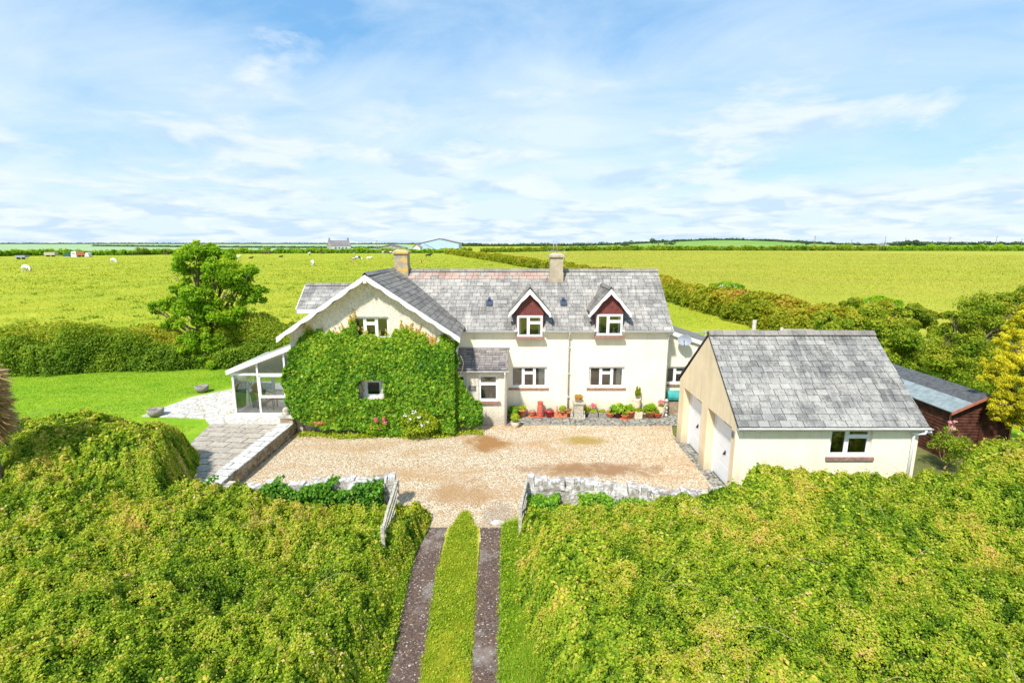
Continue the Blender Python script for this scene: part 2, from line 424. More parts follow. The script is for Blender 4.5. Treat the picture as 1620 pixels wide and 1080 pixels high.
M['slate_red'] = mk_slate('slate_red', [(0, c3(.34, .20, .15)), (1, c3(.48, .29, .22))], .6, c3(.52, .46, .41))
M['under'] = plain('roof_underlay', c3(.04, .04, .04), .9)
M['ridge'] = mk_slate('ridge_tile', [(0, c3(.16, .15, .15)), (1, c3(.27, .24, .23))], .5, c3(.45, .40, .35), 0, .3)
M['felt'] = plain('roof_felt', c3(.10, .105, .11), .9, .3, 8)
M['felt_light'] = plain('roof_felt_green', c3(.25, .30, .31), .9, .2, 5)
M['white'] = plain('white_upvc', c3(.84, .84, .84), .35, .03, 4, .5, 0, 0.02)
M['white_wood'] = plain('white_bargeboard', c3(.82, .82, .80), .5, .06, 5)
M['sill'] = plain('sill_red_tile', c3(.33, .19, .15), .75, .3, 10)
M['gutter'] = plain('gutter', c3(.62, .60, .57), .5, .15, 5)
M['maroon'] = plain('maroon_board', c3(.20, .055, .05), .6, .2, 6)
M['timber_red'] = plain('shed_timber', c3(.10, .036, .022), .75, .45, 5, .2, 0, .4)
M['timber_red_frame'] = plain('shed_trim', c3(.42, .16, .10), .7, .2, 6)
M['wood_grey'] = plain('weathered_wood', c3(.50, .45, .37), .85, .35, 14, .2, 0, .5)
M['wood_brown'] = plain('brown_wood', c3(.26, .11, .05), .6, .3, 8)
M['wicker'] = plain('wicker', c3(.42, .31, .18), .8, .4, 60, .2, 0, .6)
M['cushion'] = plain('cushion', c3(.62, .56, .42), .9, .1, 8)
M['curtain'] = plain('net_curtain', c3(.92, .90, .84), .9, .12, 12)
M['room'] = plain('room_wall', c3(.66, .52, .45), .9, .15, 1.2)
M['floor_tile'] = plain('floor_tile', c3(.60, .58, .52), .6, .1, 3)
M['blind'] = plain('cream_blind', c3(.78, .70, .54), .9, .1, 3)
M['darkgreen'] = plain('green_plastic', c3(.03, .13, .09), .4)
M['teal'] = plain('teal_plastic', c3(.06, .36, .34), .4, .15, 3)
M['terracotta'] = plain('terracotta', c3(.62, .21, .10), .8, .25, 12)
M['terracotta_red'] = plain('red_terracotta', c3(.55, .12, .08), .75, .2, 10)
M['red_glaze'] = plain('red_glaze', c3(.62, .03, .03), .25, .1, 6, .5)
M['purple_glaze'] = plain('purple_glaze', c3(.13, .02, .05), .2, .1, 6, .5)
M['black_glaze'] = plain('black_glaze', c3(.03, .03, .04), .3, .1, 6, .5)
M['stone_pot'] = plain('stone_pot', c3(.48, .43, .34), .9, .3, 14, .2, 0, .5)
M['grey_pot'] = plain('grey_pot', c3(.30, .27, .24), .9, .3, 14, .2, 0, .5)
M['cream_pot'] = plain('cream_pot', c3(.68, .58, .42), .8, .2, 9)
M['soil'] = plain('soil', c3(.05, .035, .025), .95, .4, 20)
M['dish'] = plain('dish_grey', c3(.30, .33, .38), .5, .08, 3)
M['metal'] = plain('dull_metal', c3(.35, .35, .35), .4, .15, 8, .5, .6)
M['black'] = plain('black_plastic', c3(.02, .02, .02), .4)
M['door_white'] = plain('garage_door_white', c3(.80, .81, .84), .4, .03, 3, .5)
M['vent_blue'] = plain('lead_blue', c3(.05, .07, .11), .5)
M['plaque'] = plain('slate_plaque', c3(.16, .16, .17), .6)
M['far_wall'] = plain('far_stone', c3(.36, .32, .28), .9, .25, .4)
M['far_white'] = plain('far_whitewash', c3(.66, .64, .60), .9, .1, .4)
M['far_roof'] = plain('far_slate', c3(.23, .21, .21), .8, .15, .3)
M['far_window'] = plain('far_window', c3(.06, .07, .08), .3)
M['rust'] = plain('rust', c3(.36, .14, .07), .9, .3, 2)
M['pole'] = plain('pole_wood', c3(.20, .17, .14), .9)

def mk_bluesheet():
    m, t = newmat('blue_sheeting'); p = pos(t)
    wv = t.n('ShaderNodeTexWave', {'bands_direction': 'X'}, {'Vector': p, 'Scale': .42, 'Distortion': 0.})
    n = t.noise(t.vmul(p, (1, 1, .1)), .6, 4, .6)
    c = t.mix(t.ramp(wv, [(.35, .0), (.65, .35)]), c3(.40, .52, .66), c3(.56, .66, .76))
    c = t.mix(t.ramp(n, [(.5, 0), (.7, .4)]), c, c3(.35, .45, .55))
    return finish(m, t, c, .5, wv, .4, .1)
M['blue_sheet'] = mk_bluesheet()

def mk_glass():
    m, t = newmat('window_glass')
    fr = t.n('ShaderNodeFresnel', None, {'IOR': 1.5})
    f2 = t.math('MULTIPLY_ADD', fr, 2.2, .06)
    gl = t.n('ShaderNodeBsdfGlossy', None, {'Color': (1, 1, 1, 1), 'Roughness': .02})
    tr = t.n('ShaderNodeBsdfTransparent', None, {'Color': (.86, .89, .88, 1)})
    mx = t.n('ShaderNodeMixShader', None, {0: f2, 1: tr, 2: gl})
    t.n('ShaderNodeOutputMaterial', None, {'Surface': mx}); return m
M['glass'] = mk_glass()
def mk_poly():
    m, t = newmat('polycarbonate')
    d = t.n('ShaderNodeBsdfTranslucent', None, {'Color': (.9, .9, .86, 1)}); e = t.n('ShaderNodeBsdfTransparent', None, {'Color': (.9, .9, .88, 1)})
    g_ = t.n('ShaderNodeBsdfPrincipled', None, {'Base Color': (.75, .75, .7, 1), 'Roughness': .3})
    a = t.n('ShaderNodeMixShader', None, {0: .45, 1: d, 2: e}); b = t.n('ShaderNodeMixShader', None, {0: .25, 1: a, 2: g_})
    t.n('ShaderNodeOutputMaterial', None, {'Surface': b}); return m
M['polycarb'] = mk_poly()

def mk_stone(name, base, dark, white, wf, scale=5.):
    m, t = newmat(name); p = pos(t)
    c = t.ramp(tint(t), [(0, dark), (1, base)])
    n = t.noise(p, scale, 7, .7)
    c = t.mix(t.ramp(n, [(.46, 0), (.6, wf)]), c, white)
    c = t.mix(t.ramp(t.noise(p, scale*2.6, 6, .7), [(.58, 0), (.7, .7)]), c, c3(.12, .10, .08))
    return finish(m, t, c, .9, t.noise(p, 18, 6, .7), .8, .03, .2)
M['stone_white'] = mk_stone('limestone_lichen', c3(.46, .42, .37), c3(.26, .225, .19), c3(.78, .76, .74), .85)
M['stone_brown'] = mk_stone('brown_stone', c3(.42, .31, .19), c3(.18, .12, .08), c3(.55, .48, .36), .5)
M['mortar'] = plain('mortar', c3(.16, .12, .09), .95)
M['chimney_stone'] = mk_stone('chimney_stone', c3(.44, .37, .27), c3(.40, .33, .24), c3(.56, .47, .34), .6, 3)
def mk_lichchim():
    m, t = newmat('chimney_lichen'); p = pos(t)
    n = t.noise(p, 3.5, 6, .65); c = t.ramp(n, [(.42, c3(.32, .29, .25)), (.50, c3(.46, .36, .18)), (.62, c3(.70, .40, .06))])
    return finish(m, t, c, .9, n, .6, .02)
M['chimney_lichen'] = mk_lichchim()

def mk_ground(name, stops, s1, s2, extra=None, bump=.6, bd=.08, stretch=(1, 1, 1), hf=None):
    m, t = newmat(name); p = pos(t); q = t.vmul(p, stretch)
    a = t.noise(q, s1, 6, .62, .4); b = t.noise(q, s2, 6, .7)
    f = t.math('ADD', t.math('MULTIPLY', a, .55), t.math('MULTIPLY', b, .45))
    c = t.ramp(f, stops)
    if hf: c = t.mix(hf, c, t.ramp(t.noise(p, s2*5, 4, .7), [(.3, .5), (.7, 1.25)]), 'MULTIPLY')
    if extra: c = extra(t, p, c)
    return finish(m, t, c, .95, b, bump, bd, .1)
def past_extra(t, p, c):
    n = t.noise(p, .045, 4, .6)
    c = t.mix(t.ramp(n, [(.45, 0), (.65, .55)]), c, c3(.44, .41, .035))
    d = t.ramp(t.noise(p, .55, 5, .75), [(.60, 0), (.68, .6)])
    return t.mix(d, c, c3(.11, .16, .02))
M['pasture'] = mk_ground('pasture', [(.30, c3(.17, .24, .018)), (.5, c3(.31, .36, .022)), (.66, c3(.46, .44, .035))], .12, 1.6, past_extra)
def lawn_extra(t, p, c):
    n = t.noise(t.vmul(p, (.5, 1.6, 1)), .5, 5, .65)
    return t.mix(t.ramp(n, [(.5, 0), (.72, .6)]), c, c3(.36, .42, .06))
M['lawn'] = mk_ground('lawn', [(.32, c3(.12, .26, .012)), (.5, c3(.21, .36, .016)), (.68, c3(.33, .42, .03))], .6, 7, lawn_extra, .6, .04)
def crop_extra(t, p, c):
    n = t.noise(t.vmul(p, (.35, 1.5, 1)), .035, 5, .6)
    return t.mix(t.ramp(n, [(.42, 0), (.62, .6)]), c, c3(.38, .33, .05))
M['crop'] = mk_ground('crop', [(.35, c3(.25, .28, .025)), (.5, c3(.35, .37, .035)), (.68, c3(.45, .41, .055))], .06, .9, crop_extra, .3, .05, (.5, 1, 1))
M['far_field'] = mk_ground('far_field', [(.3, c3(.22, .34, .17)), (.5, c3(.30, .42, .22)), (.7, c3(.36, .46, .24))], .012, .05, None, .1, .1)
M['hill_field'] = mk_ground('hill_field', [(.3, c3(.14, .27, .05)), (.5, c3(.20, .34, .07)), (.7, c3(.27, .38, .09))], .012, .06, None, .1, .1)
M['earth'] = mk_ground('earth', [(.3, c3(.10, .10, .03)), (.5, c3(.15, .16, .05)), (.7, c3(.22, .20, .08))], .5, 6)

M['verge_soil'] = mk_ground('verge_soil', [(.3, c3(.30, .34, .04)), (.5, c3(.45, .42, .06)), (.7, c3(.55, .42, .16))], 1.2, 14, None, .5, .03)
def mk_gravel():
    m, t = newmat('gravel'); p = pos(t)
    vo = t.n('ShaderNodeTexVoronoi', None, {'Vector': p, 'Scale': 34, 'Randomness': 1}, 1)
    sp = t.t.nodes.new('ShaderNodeSeparateColor'); t.t.links.new(vo, sp.inputs[0])
    c = t.ramp(sp.outputs[0], [(0, c3(.24, .15, .08)), (.22, c3(.45, .31, .17)), (.5, c3(.61, .46, .29)), (.78, c3(.75, .62, .45)), (1, c3(.88, .82, .72))])
    c = t.mix(.5, c, t.ramp(t.noise(p, 13, 5, .8), [(.35, .45), (.65, 1.25)]), 'MULTIPLY')
    st = t.noise(t.vmul(p, (.45, 1.1, 1)), .75, 6, .62, .6)
    c = t.mix(t.ramp(st, [(.48, 0), (.66, .7)]), c, c3(.46, .27, .12))
    sx = t.t.nodes.new('ShaderNodeSeparateXYZ'); t.t.links.new(p, sx.inputs[0])
    wob = t.noise(p, 1.6, 5, .65)
    def patch(cx, cy, rx, ry, amt, colr, cc):
        dx = t.math('DIVIDE', t.math('SUBTRACT', sx.outputs[0], cx), rx); dy = t.math('DIVIDE', t.math('SUBTRACT', sx.outputs[1], cy), ry)
        d = t.math('ADD', t.math('MULTIPLY', dx, dx), t.math('MULTIPLY', dy, dy))
        d = t.math('ADD', d, t.math('MULTIPLY_ADD', wob, 3.2, -1.6))
        return t.mix(t.n('ShaderNodeMapRange', None, {0: d, 1: 1.3, 2: .25, 3: 0, 4: amt}), cc, colr)
    for a in ((-1.0, 19.0, .9, .9, .95, c3(.34, .17, .06)), (2.8, 19.3, .9, .5, .9, c3(.36, .25, .06)), (2.9, 16.6, 2.6, .55, .95, c3(.32, .18, .09)), (-1.6, 14.9, 1.0, .9, .75, c3(.40, .23, .10)), (-5.3, 15.2, 1.0, .35, .4, c3(.36, .22, .13)), (-2.2, 13.1, 1.0, .4, .3, c3(.55, .42, .28)), (-.4, 13.6, .5, .8, .5, c3(.26, .20, .16))):
        c = patch(*a, c)
    return finish(m, t, c, .9, t.n('ShaderNodeTexVoronoi', None, {'Vector': p, 'Scale': 26}), .9, .03, .2)
M['gravel'] = mk_gravel()
def mk_track():
    m, t = newmat('track'); p = pos(t)
    vo = t.n('ShaderNodeTexVoronoi', None, {'Vector': p, 'Scale': 38}, 1)
    sp = t.t.nodes.new('ShaderNodeSeparateColor'); t.t.links.new(vo, sp.inputs[0])
    c = t.ramp(sp.outputs[0], [(0, c3(.07, .045, .035)), (.6, c3(.13, .088, .07)), (.93, c3(.19, .135, .105)), (.99, c3(.55, .48, .42))])
    c = t.mix(t.ramp(t.noise(p, .8, 7, .72), [(.54, 0), (.68, .75)]), c, c3(.34, .30, .27)); c = t.mix(t.ramp(t.noise(p, 3.1, 6, .7), [(.5, 0), (.7, .5)]), c, c3(.22, .12, .07))
    return finish(m, t, c, .9, t.noise(p, 40, 5, .8), .8, .02, .2)
M['track'] = mk_track()
def mk_crazy(name, base1, base2, joint, scale, lichen, lf, brick=None):
    m, t = newmat(name); p = pos(t)
    if brick:
        r = t.n('ShaderNodeVectorRotate', {'rotation_type': 'Z_AXIS'}, {'Vector': p, 'Angle': R(brick)})
        b = t.t.nodes.new('ShaderNodeTexBrick'); t.t.links.new(r, b.inputs['Vector'])
        b.inputs['Scale'].default_value = 1; b.inputs['Brick Width'].default_value = .75; b.inputs['Row Height'].default_value = .48
        b.inputs['Mortar Size'].default_value = .022; b.inputs['Color1'].default_value = base1; b.inputs['Color2'].default_value = base2; b.inputs['Mortar'].default_value = joint
        c = b.outputs[0]; h = t.math('SUBTRACT', 1, b.outputs[1])
    else:
        q = t.n('ShaderNodeVectorMath', {'operation': 'ADD'}, {0: p, 1: t.vmul(t.noise(p, 2.5, 3, .5, out=1), (.25, .25, 0))})
        v1 = t.n('ShaderNodeTexVoronoi', None, {'Vector': q, 'Scale': scale}, 1); sp = t.t.nodes.new('ShaderNodeSeparateColor'); t.t.links.new(v1, sp.inputs[0])
        ve = t.n('ShaderNodeTexVoronoi', {'feature': 'DISTANCE_TO_EDGE'}, {'Vector': q, 'Scale': scale})
        h = t.ramp(ve, [(.02, 0), (.09, 1)])
        c = t.mix(h, joint, t.mix(sp.outputs[0], base1, base2))
    n = t.noise(p, 9, 7, .75)
    c = t.mix(t.ramp(n, [(.45, 0), (.58, lf)]), c, lichen)
    n2 = t.noise(p, 4.5, 7, .75)
    c = t.mix(t.ramp(n2, [(.56, 0), (.66, .75)]), c, c3(.20, .16, .12))
    return finish(m, t, c, .9, t.math('ADD', h, t.math('MULTIPLY', n, .7)), .6, .03, .15)
M['crazy'] = mk_crazy('crazy_paving', c3(.50, .47, .42), c3(.34, .31, .28), c3(.30, .24, .10), 1.5, c3(.82, .80, .78), .85)
M['pavers'] = mk_crazy('square_pavers', c3(.42, .36, .29), c3(.30, .25, .20), c3(.09, .07, .04), 1, c3(.62, .58, .52), .5, 6)
M['mossy'] = mk_crazy('mossy_paving', c3(.24, .22, .17), c3(.12, .11, .09), c3(.05, .045, .03), 2.2, c3(.62, .60, .55), .6)
M['coping'] = mk_crazy('coping', c3(.60, .58, .55), c3(.42, .40, .37), c3(.10, .09, .07), 1, c3(.80, .79, .77), .6, 4)

# ------------------------------------------------------------ setting: ground, fields, yard
HEDGE_R = [(27, 38), (25.5, 47), (24.6, 56), (23, 74), (18, 108), (9, 160), (-8, 235), (-32, 330), (-50, 400)]
def Tz(X, Y):
    X = np.asarray(X, float); Y = np.asarray(Y, float)
    d = np.maximum(Y, 1)
    left = 6.6*sstep(400, 1500, Y)
    rx = X/d
    rr = 1.9*sstep(140, 400, Y)+10.5*sstep(420, 950, Y)*np.exp(-((rx-.42)/.19)**2)+1.5*sstep(420, 1500, Y)+3.2*sstep(450, 1200, Y)*sstep(.45, .9, rx)
    k = sstep(-.12, .25, rx)
    z = left*(1-k)+rr*k
    z = z - sstep(1600, 6000, np.hypot(X, Y))*16
    return z
def grid_sheet(name, left, right, mat, off, nu=40, nv=40, kind='structure'):
    """sheet between two polylines (same param), draped over the terrain"""
    def samp(pl, n):
        pl = np.array(pl, float); t = np.linspace(0, len(pl)-1, n); return np.stack([np.interp(t, np.arange(len(pl)), pl[:, k]) for k in (0, 1)], 1)
    L = samp(left, nv); Rr = samp(right, nv); u = np.linspace(0, 1, nu)
    Pt = L[:, None]*(1-u[None, :, None])+Rr[:, None]*u[None, :, None]
    z = Tz(Pt[..., 0], Pt[..., 1])+off
    V = np.concatenate([Pt, z[..., None]], 2).reshape(-1, 3)
    F = [(i*nu+j, i*nu+j+1, (i+1)*nu+j+1, (i+1)*nu+j) for i in range(nv-1) for j in range(nu-1)]
    me = bpy.data.meshes.new(name); me.from_pydata(V.tolist(), [], F); me.materials.append(mat)
    me.update(); o = link(name, me); o['kind'] = kind
    if me.polygons[0].normal.z < 0: me.flip_normals()
    return o
def flat_sheet(name, pts, z, mat, kind='structure', depth=0):
    mb = MB()
    if depth: mb.prism([(x, y, z) for x, y in pts], (0, 0, -depth))
    else:
        q = [(x, y, z) for x, y in pts]
        if area2(pts) < 0: q.reverse()
        mb.poly(q)
    o = mb.build(name, mat); o['kind'] = kind; return o

# ground: polar grid about the yard out to the horizon
rad = np.concatenate([[0], np.geomspace(6, 9000, 90)]); ang = np.linspace(0, 2*math.pi, 181)[:-1]
V = [(0, 15, -.03)]; F = []
for r in rad[1:]:
    X = r*np.cos(ang); Y = 15+r*np.sin(ang); Z = Tz(X, Y)-.03
    V += list(zip(X, Y, Z))
na = len(ang)
for j in range(na): F.append((0, 1+j, 1+(j+1) % na))
for i in range(len(rad)-2):
    for j in range(na):
        a = 1+i*na+j; b = 1+i*na+(j+1) % na; F.append((a, a+na, b+na, b))
me = bpy.data.meshes.new('ground'); me.from_pydata(V, [], F); me.materials.append(M['pasture']); me.update()
g = link('ground', me); g['kind'] = 'structure'
for p_ in me.polygons[:4]:
    if p_.normal.z < 0: me.flip_normals(); break
for p_ in me.polygons: p_.use_smooth = True

grid_sheet('crop_field', HEDGE_R, [(150, 38), (170, 47), (200, 56), (260, 74), (340, 108), (430, 160), (500, 235), (560, 330), (600, 402)], M['crop'], .05, 60, 80)
grid_sheet('far_field', [(-900, 410), (-1300, 600), (-2600, 1400)], [(-55, 410), (-90, 600), (-300, 1400)], M['far_field'], .12, 60, 60)
grid_sheet('hill_field', [(30, 470), (60, 640), (110, 1000)], [(900, 470), (1000, 640), (1500, 1000)], M['hill_field'], .2, 60, 50)
flat_sheet('yard_earth', [(-12, 1), (-12, 22.3), (14, 22.3), (22, 26), (22, 1)], -.012, M['earth'])
flat_sheet('lawn', [(-46, 13.5), (-9.3, 14.6), (-9.3, 31), (-46, 31)], .40, M['lawn'], depth=.45)
flat_sheet('back_lawn', [(7, 23), (24, 17), (29, 30), (25, 44), (9, 44)], .0, M['lawn'])
flat_sheet('gravel_yard', [(-9.05, 13.6), (-3.6, 13.6), (-3.1, 12.9), (-2.5, 12.2), (-.2, 12.2), (.35, 13.0), (6.69, 13.4), (6.69, 19.9), (7.0, 21.1), (-.2, 21.1), (-9.05, 20.6)], .004, M['gravel'])
flat_sheet('stone_path', [(-.3, 20.95), (2, 21.05), (4.5, 20.9), (7.3, 20.95), (7.3, 19.4), (7.6, 19.4), (8.9, 22.9), (7.15, 22.9), (7.15, 22.35), (-.3, 22.35)], .012, M['mossy'])
flat_sheet('patio', [(-9.2, 19.9), (-12.6, 20.0), (-13.2, 20.7), (-16.1, 21.0), (-15.7, 23.6), (-14.4, 25.2), (-12, 26.6), (-9.2, 26.6)], .445, M['crazy'], depth=.06)
flat_sheet('paved_terrace', [(-9.3, 14.5), (-10.3, 14.5), (-11.9, 17.0), (-12.5, 19.995), (-9.3, 19.895)], .449, M['pavers'], depth=.06)
def strip(name, pl, pr, z, mat, wob=.09, n=140):
    mb = MB(); pl = np.array(pl); pr = np.array(pr); y = np.linspace(pl[0, 1], pl[-1, 1], n)
    xl = np.interp(y, pl[:, 1], pl[:, 0])+(fbm(y*1.7, y*0+3, 5)-.5)*wob*2+(fbm(y*7, y*0+3, 5)-.5)*wob
    xr = np.interp(y, pr[:, 1], pr[:, 0])+(fbm(y*1.7, y*0+9, 8)-.5)*wob*2+(fbm(y*7, y*0+9, 8)-.5)*wob
    for i in range(n-1): mb.poly([(xl[i], y[i], z), (xr[i], y[i], z), (xr[i+1], y[i+1], z), (xl[i+1], y[i+1], z)])
    o = mb.build(name, mat); o['kind'] = 'structure'; return o
TL = ([(-2.05, 0), (-2.25, 7.8), (-2.45, 11), (-2.6, 12.9)], [(-1.45, 0), (-1.62, 7.8), (-1.78, 11), (-1.84, 12.9)])
TR = ([(-.72, 0), (-.78, 7.8), (-.84, 11), (-.88, 12.9)], [(-.18, 0), (-.21, 7.8), (-.18, 11), (-.26, 12.9)])
strip('driveway_track', TL[0], TL[1], .010, M['track']); strip('driveway_track', TR[0], TR[1], .010, M['track'])
strip('driveway_verge', TL[1], TR[0], .006, M['verge_soil'], .0)
strip('driveway_verge', [(-.22, 0), (-.22, 12.4)], [(1.6, 0), (1.2, 12.4)], .002, M['verge_soil'])
strip('driveway_verge', [(-4.2, 0), (-3.8, 12.4)], [(-2.0, 0), (-2.55, 12.4)], .002, M['verge_soil'])

# ------------------------------------------------------------ windows
def window(parent, a, b, Y, lights, name='window', d=.07, sill=True, curtains=(), label=None, sillc=None, fr=.055):
    """a=(x,z) top left, b=(x,z) bottom right on plane y=Y (faces -Y). lights: (x0,x1,fan) fractions"""
    x0, z1 = a; x1, z0 = b; mb = MB()
    mb.box(x0, x1, Y, Y+d, z1-fr, z1); mb.box(x0, x1, Y, Y+d, z0, z0+fr)
    mb.box(x0, x0+fr, Y, Y+d, z0+fr, z1-fr); mb.box(x1-fr, x1, Y, Y+d, z0+fr, z1-fr)
    W = x1-x0; pane = MB(); s = .035
    for i, (f0, f1, fan) in enumerate(lights):
        l0 = x0+fr if f0 == 0 else x0+W*f0+fr*.5; l1 = x1-fr if f1 == 1 else x0+W*f1-fr*.5
        if f1 < 1: mb.box(l1, l1+fr, Y+.002, Y+d-.002, z0+fr, z1-fr)
        segs = [(z0+fr, z1-fr)]
        if fan:
            zt = z1-fr-(z1-z0)*fan; segs = [(z0+fr, zt-fr/2), (zt+fr/2, z1-fr)]
            mb.box(l0, l1, Y+.002, Y+d-.002, zt-fr/2, zt+fr/2)
        for (p0, p1) in segs:       # sash
            mb.box(l0, l1, Y-.012, Y+.03, p0, p0+s); mb.box(l0, l1, Y-.012, Y+.03, p1-s, p1)
            mb.box(l0, l0+s, Y-.012, Y+.03, p0+s, p1-s); mb.box(l1-s, l1, Y-.012, Y+.03, p0+s, p1-s)
            pane.poly([(l0+s, Y+.012, p0+s), (l1-s, Y+.012, p0+s), (l1-s, Y+.012, p1-s), (l0+s, Y+.012, p1-s)])
    o = mb.build(name, M['white'], parent)
    if label: o['label'] = label
    sub(pane, 'pane', M['glass'], o)
    if sill:
        sb = MB(); sb.box(x0-.09, x1+.09, Y-.17, Y+.02, z0-.1, z0-.005); sub(sb, 'sill', sillc or M['sill'], o)
    for c0, c1 in curtains:
        cb = MB(); n = 14; xs = np.linspace(x0+W*c0, x0+W*c1, n); ys = Y+.11+.025*np.sin(np.arange(n)*1.9)
        for k in range(n-1):
            cb.poly([(xs[k], ys[k], z0), (xs[k+1], ys[k+1], z0), (xs[k+1], ys[k+1], z1), (xs[k], ys[k], z1)], sm=True)
        sub(cb, 'curtain', M['curtain'], o)
    return o
def sub(mb, name, mat, parent):
    """sub-part: parent is a part whose transform equals its thing's local frame in world coordinates"""
    o = mb.build(name, mat, None); o.parent = parent
    return o
W3 = [(0, .345, 0), (.345, .655, .26), (.655, 1, 0)]
W2 = [(0, .44, 0), (.44, 1, .28)]

def gutter(mb, a, b, r=.06):
    a = Vector(a); b = Vector(b); d = (b-a).normalized(); x = d.cross(Vector((0, 0, 1))).normalized()
    n = 8; pr = []
    for j in range(n+1):
        t = math.pi*j/n; pr.append(x*math.cos(t)*r+Vector((0, 0, -1))*math.sin(t)*r)
    for k, rr in enumerate((1, .86)):
        for j in range(n):
            q = [a+pr[j]*rr, b+pr[j]*rr, b+pr[j+1]*rr, a+pr[j+1]*rr]
            mb.poly(q if k else q[::-1], sm=True)
    for e in (a, b): mb.poly([e+p for p in pr])
    mb.bar(a+x*r-x*.004, b+x*r-x*.004, .012, .012); mb.bar(a-x*r+x*.004, b-x*r+x*.004, .012, .012)

def ridge_tiles(mb, a, b, r=.13, L=.42, mi=0):
    a = Vector(a); b = Vector(b); d = (b-a); n = max(1, int(d.length/L)); d.normalize(); x = d.cross(Vector((0, 0, 1))).normalized(); L = (b-a).length/n
    for i in range(n):
        p = a+d*L*i; q = a+d*(L*(i+1)-.012); lift = random.uniform(0, .012); t = random.random()
        for s in (1, -1):
            top = Vector((0, 0, lift+.03)); lo = x*s*r+Vector((0, 0, lift-r*.72))
            m_ = [p+top, q+top, q+lo, p+lo] if s < 0 else [p+top, p+lo, q+lo, q+top]
            up = Vector((0, 0, .022))
            mb.prism([v for v in m_], up, mi, t)

# ------------------------------------------------------------ the farmhouse
HX0, HX1, HY, HYB = -2.4, 7.03, 22.3, 27.9
EAVE, RIDGE, RY = 4.0, 6.42, 25.1
house = thing('farmhouse', 'long cream rendered farmhouse with grey slate roof, ivy clad gable wing and two maroon dormers', 'house', (-1, 22, 0))
GX0, GX1, GXM, GY, GAP, GE = -9.05, -2.4, -5.72, 20.25, 6.58, 4.2   # gable wing
# window openings on the front
w_low1 = (P(808, 580, HY), P(865, 613, HY)); w_low2 = (P(932, 580, HY), P(987, 613, HY))
d1 = (P(818, 499, 22.2), P(858, 532, 22.2)); d2 = (P(944, 497, 22.2), P(984, 530, 22.2))
def h4(w, X0): return (w[0][0]-X0, w[1][0]-X0, w[1][2], w[0][2])
mb = MB()
dh = [(w[0][0]-HX0, w[1][0]-HX0, w[1][2], EAVE+.001) for w in (d1, d2)]
wall(mb, (HX0, HY, 0), (1, 0, 0), [(0, -.05), (HX1-HX0, -.05), (HX1-HX0, EAVE), (0, EAVE)], [h4(w_low1, HX0), h4(w_low2, HX0)]+[(a, b, c, EAVE) for a, b, c, _ in dh], .32)
mb.build('front_wall', M['cream'], house)
mb = MB()   # right gable, back wall
wall(mb, (HX1-.001, HY+.32, 0), (0, 1, 0), [(0, -.05), (HYB-HY-.32, -.05), (HYB-HY-.32, EAVE), (RY-HY-.32, RIDGE-.08), (0, EAVE+.27)], [], .3)
wall(mb, (HX1-.3, HYB, 0), (-1, 0, 0), [(0, -.05), (HX1-GX0-.3, -.05), (HX1-GX0-.3, EAVE), (0, EAVE)], [], .3)
mb.build('end_wall', M['cream'], house)
# rooms behind the glass
mb = MB()
mb.box(HX0+.3, HX1-.35, HY+1.5, HY+1.6, 0, 5.0); mb.box(GX0+.35, GX1-.4, GY+1.9, GY+2.0, 0, 3.7); mb.box(-7.5, -3.9, GY+1.9, GY+2.0, 3.7, 4.9)
mb.box(HX0+.3, HX1-.35, HY+.33, HY+1.5, 2.45, 2.6); mb.box(GX0+.35, GX1-.1, GY+.33, GY+2.6, 2.5, 2.65)
mb.box(2.4, 2.5, HY+.33, HY+1.5, 0, 2.45)
mb.build('room_wall', M['room'], house)
window(house, (w_low1[0][0], w_low1[0][2]), (w_low1[1][0], w_low1[1][2]), HY+.12, W3, curtains=((.78, .95),))
window(house, (w_low2[0][0], w_low2[0][2]), (w_low2[1][0], w_low2[1][2]), HY+.12, W3, curtains=((.8, .96), (.03, .1)))
# ornaments on the inner sills are part of the view through the glass
# main roof with slates, holes where the dormers stand
sl = math.hypot(RIDGE-EAVE+.05, RY-HY+.2); V_ = Vector((0, RY-HY+.2, RIDGE-EAVE+.05)); ox, oy, oz = -2.62, HY-.2, EAVE+.0
LU = HX1+.14-ox
dw = .62     # half width of dormer boxes
dc = [(.785), (4.32)]
hv = 1.55     # how far up the slope the dormers' openings go
cuts = [(c-dw-ox+.06, c+dw-ox-.06) for c in dc]
polys = []; u = 0
for a, b in cuts: polys.append([(u, 0), (a, 0), (a, hv), (u, hv)]); u = b
polys.append([(u, 0), (LU, 0), (LU, hv), (u, hv)]); polys.append([(0, hv), (LU, hv), (LU, sl), (0, sl)])
# the part left of the valley: slope continues to the wing's ridge
polys.append([(-(GXM-ox)*-1 if False else (GXM-ox), sl), (0, 0), (0, sl)])
mb = MB(); rr_ = random.Random(11)
def band(u, v, rnd, mi):
    return 2 if (sl-.62 < v < sl-.36 and u < 4.2 and rnd.random() < .9) else mi
slates(mb, (ox, oy, oz), (1, 0, 0), V_, polys, .34, .235, .018, 0, 1, rr_, band)
mb.build('main_roof', [M['slate_main'], M['under'], M['slate_red']], house)
mb = MB()    # back slope
mb.prism([(GX0-.2, HYB+.2, EAVE), (HX1+.14, HYB+.2, EAVE), (HX1+.14, RY, RIDGE+.04), (GX0+3.3, RY, RIDGE+.04)], (0, .0, .06), 0)
mb.build('back_roof', [M['slate_main']], house)
mb = MB(); ridge_tiles(mb, (GXM+.1, RY, RIDGE+.10), (HX1+.15, RY, RIDGE+.10)); mb.build('ridge_tiles', M['ridge'], house)
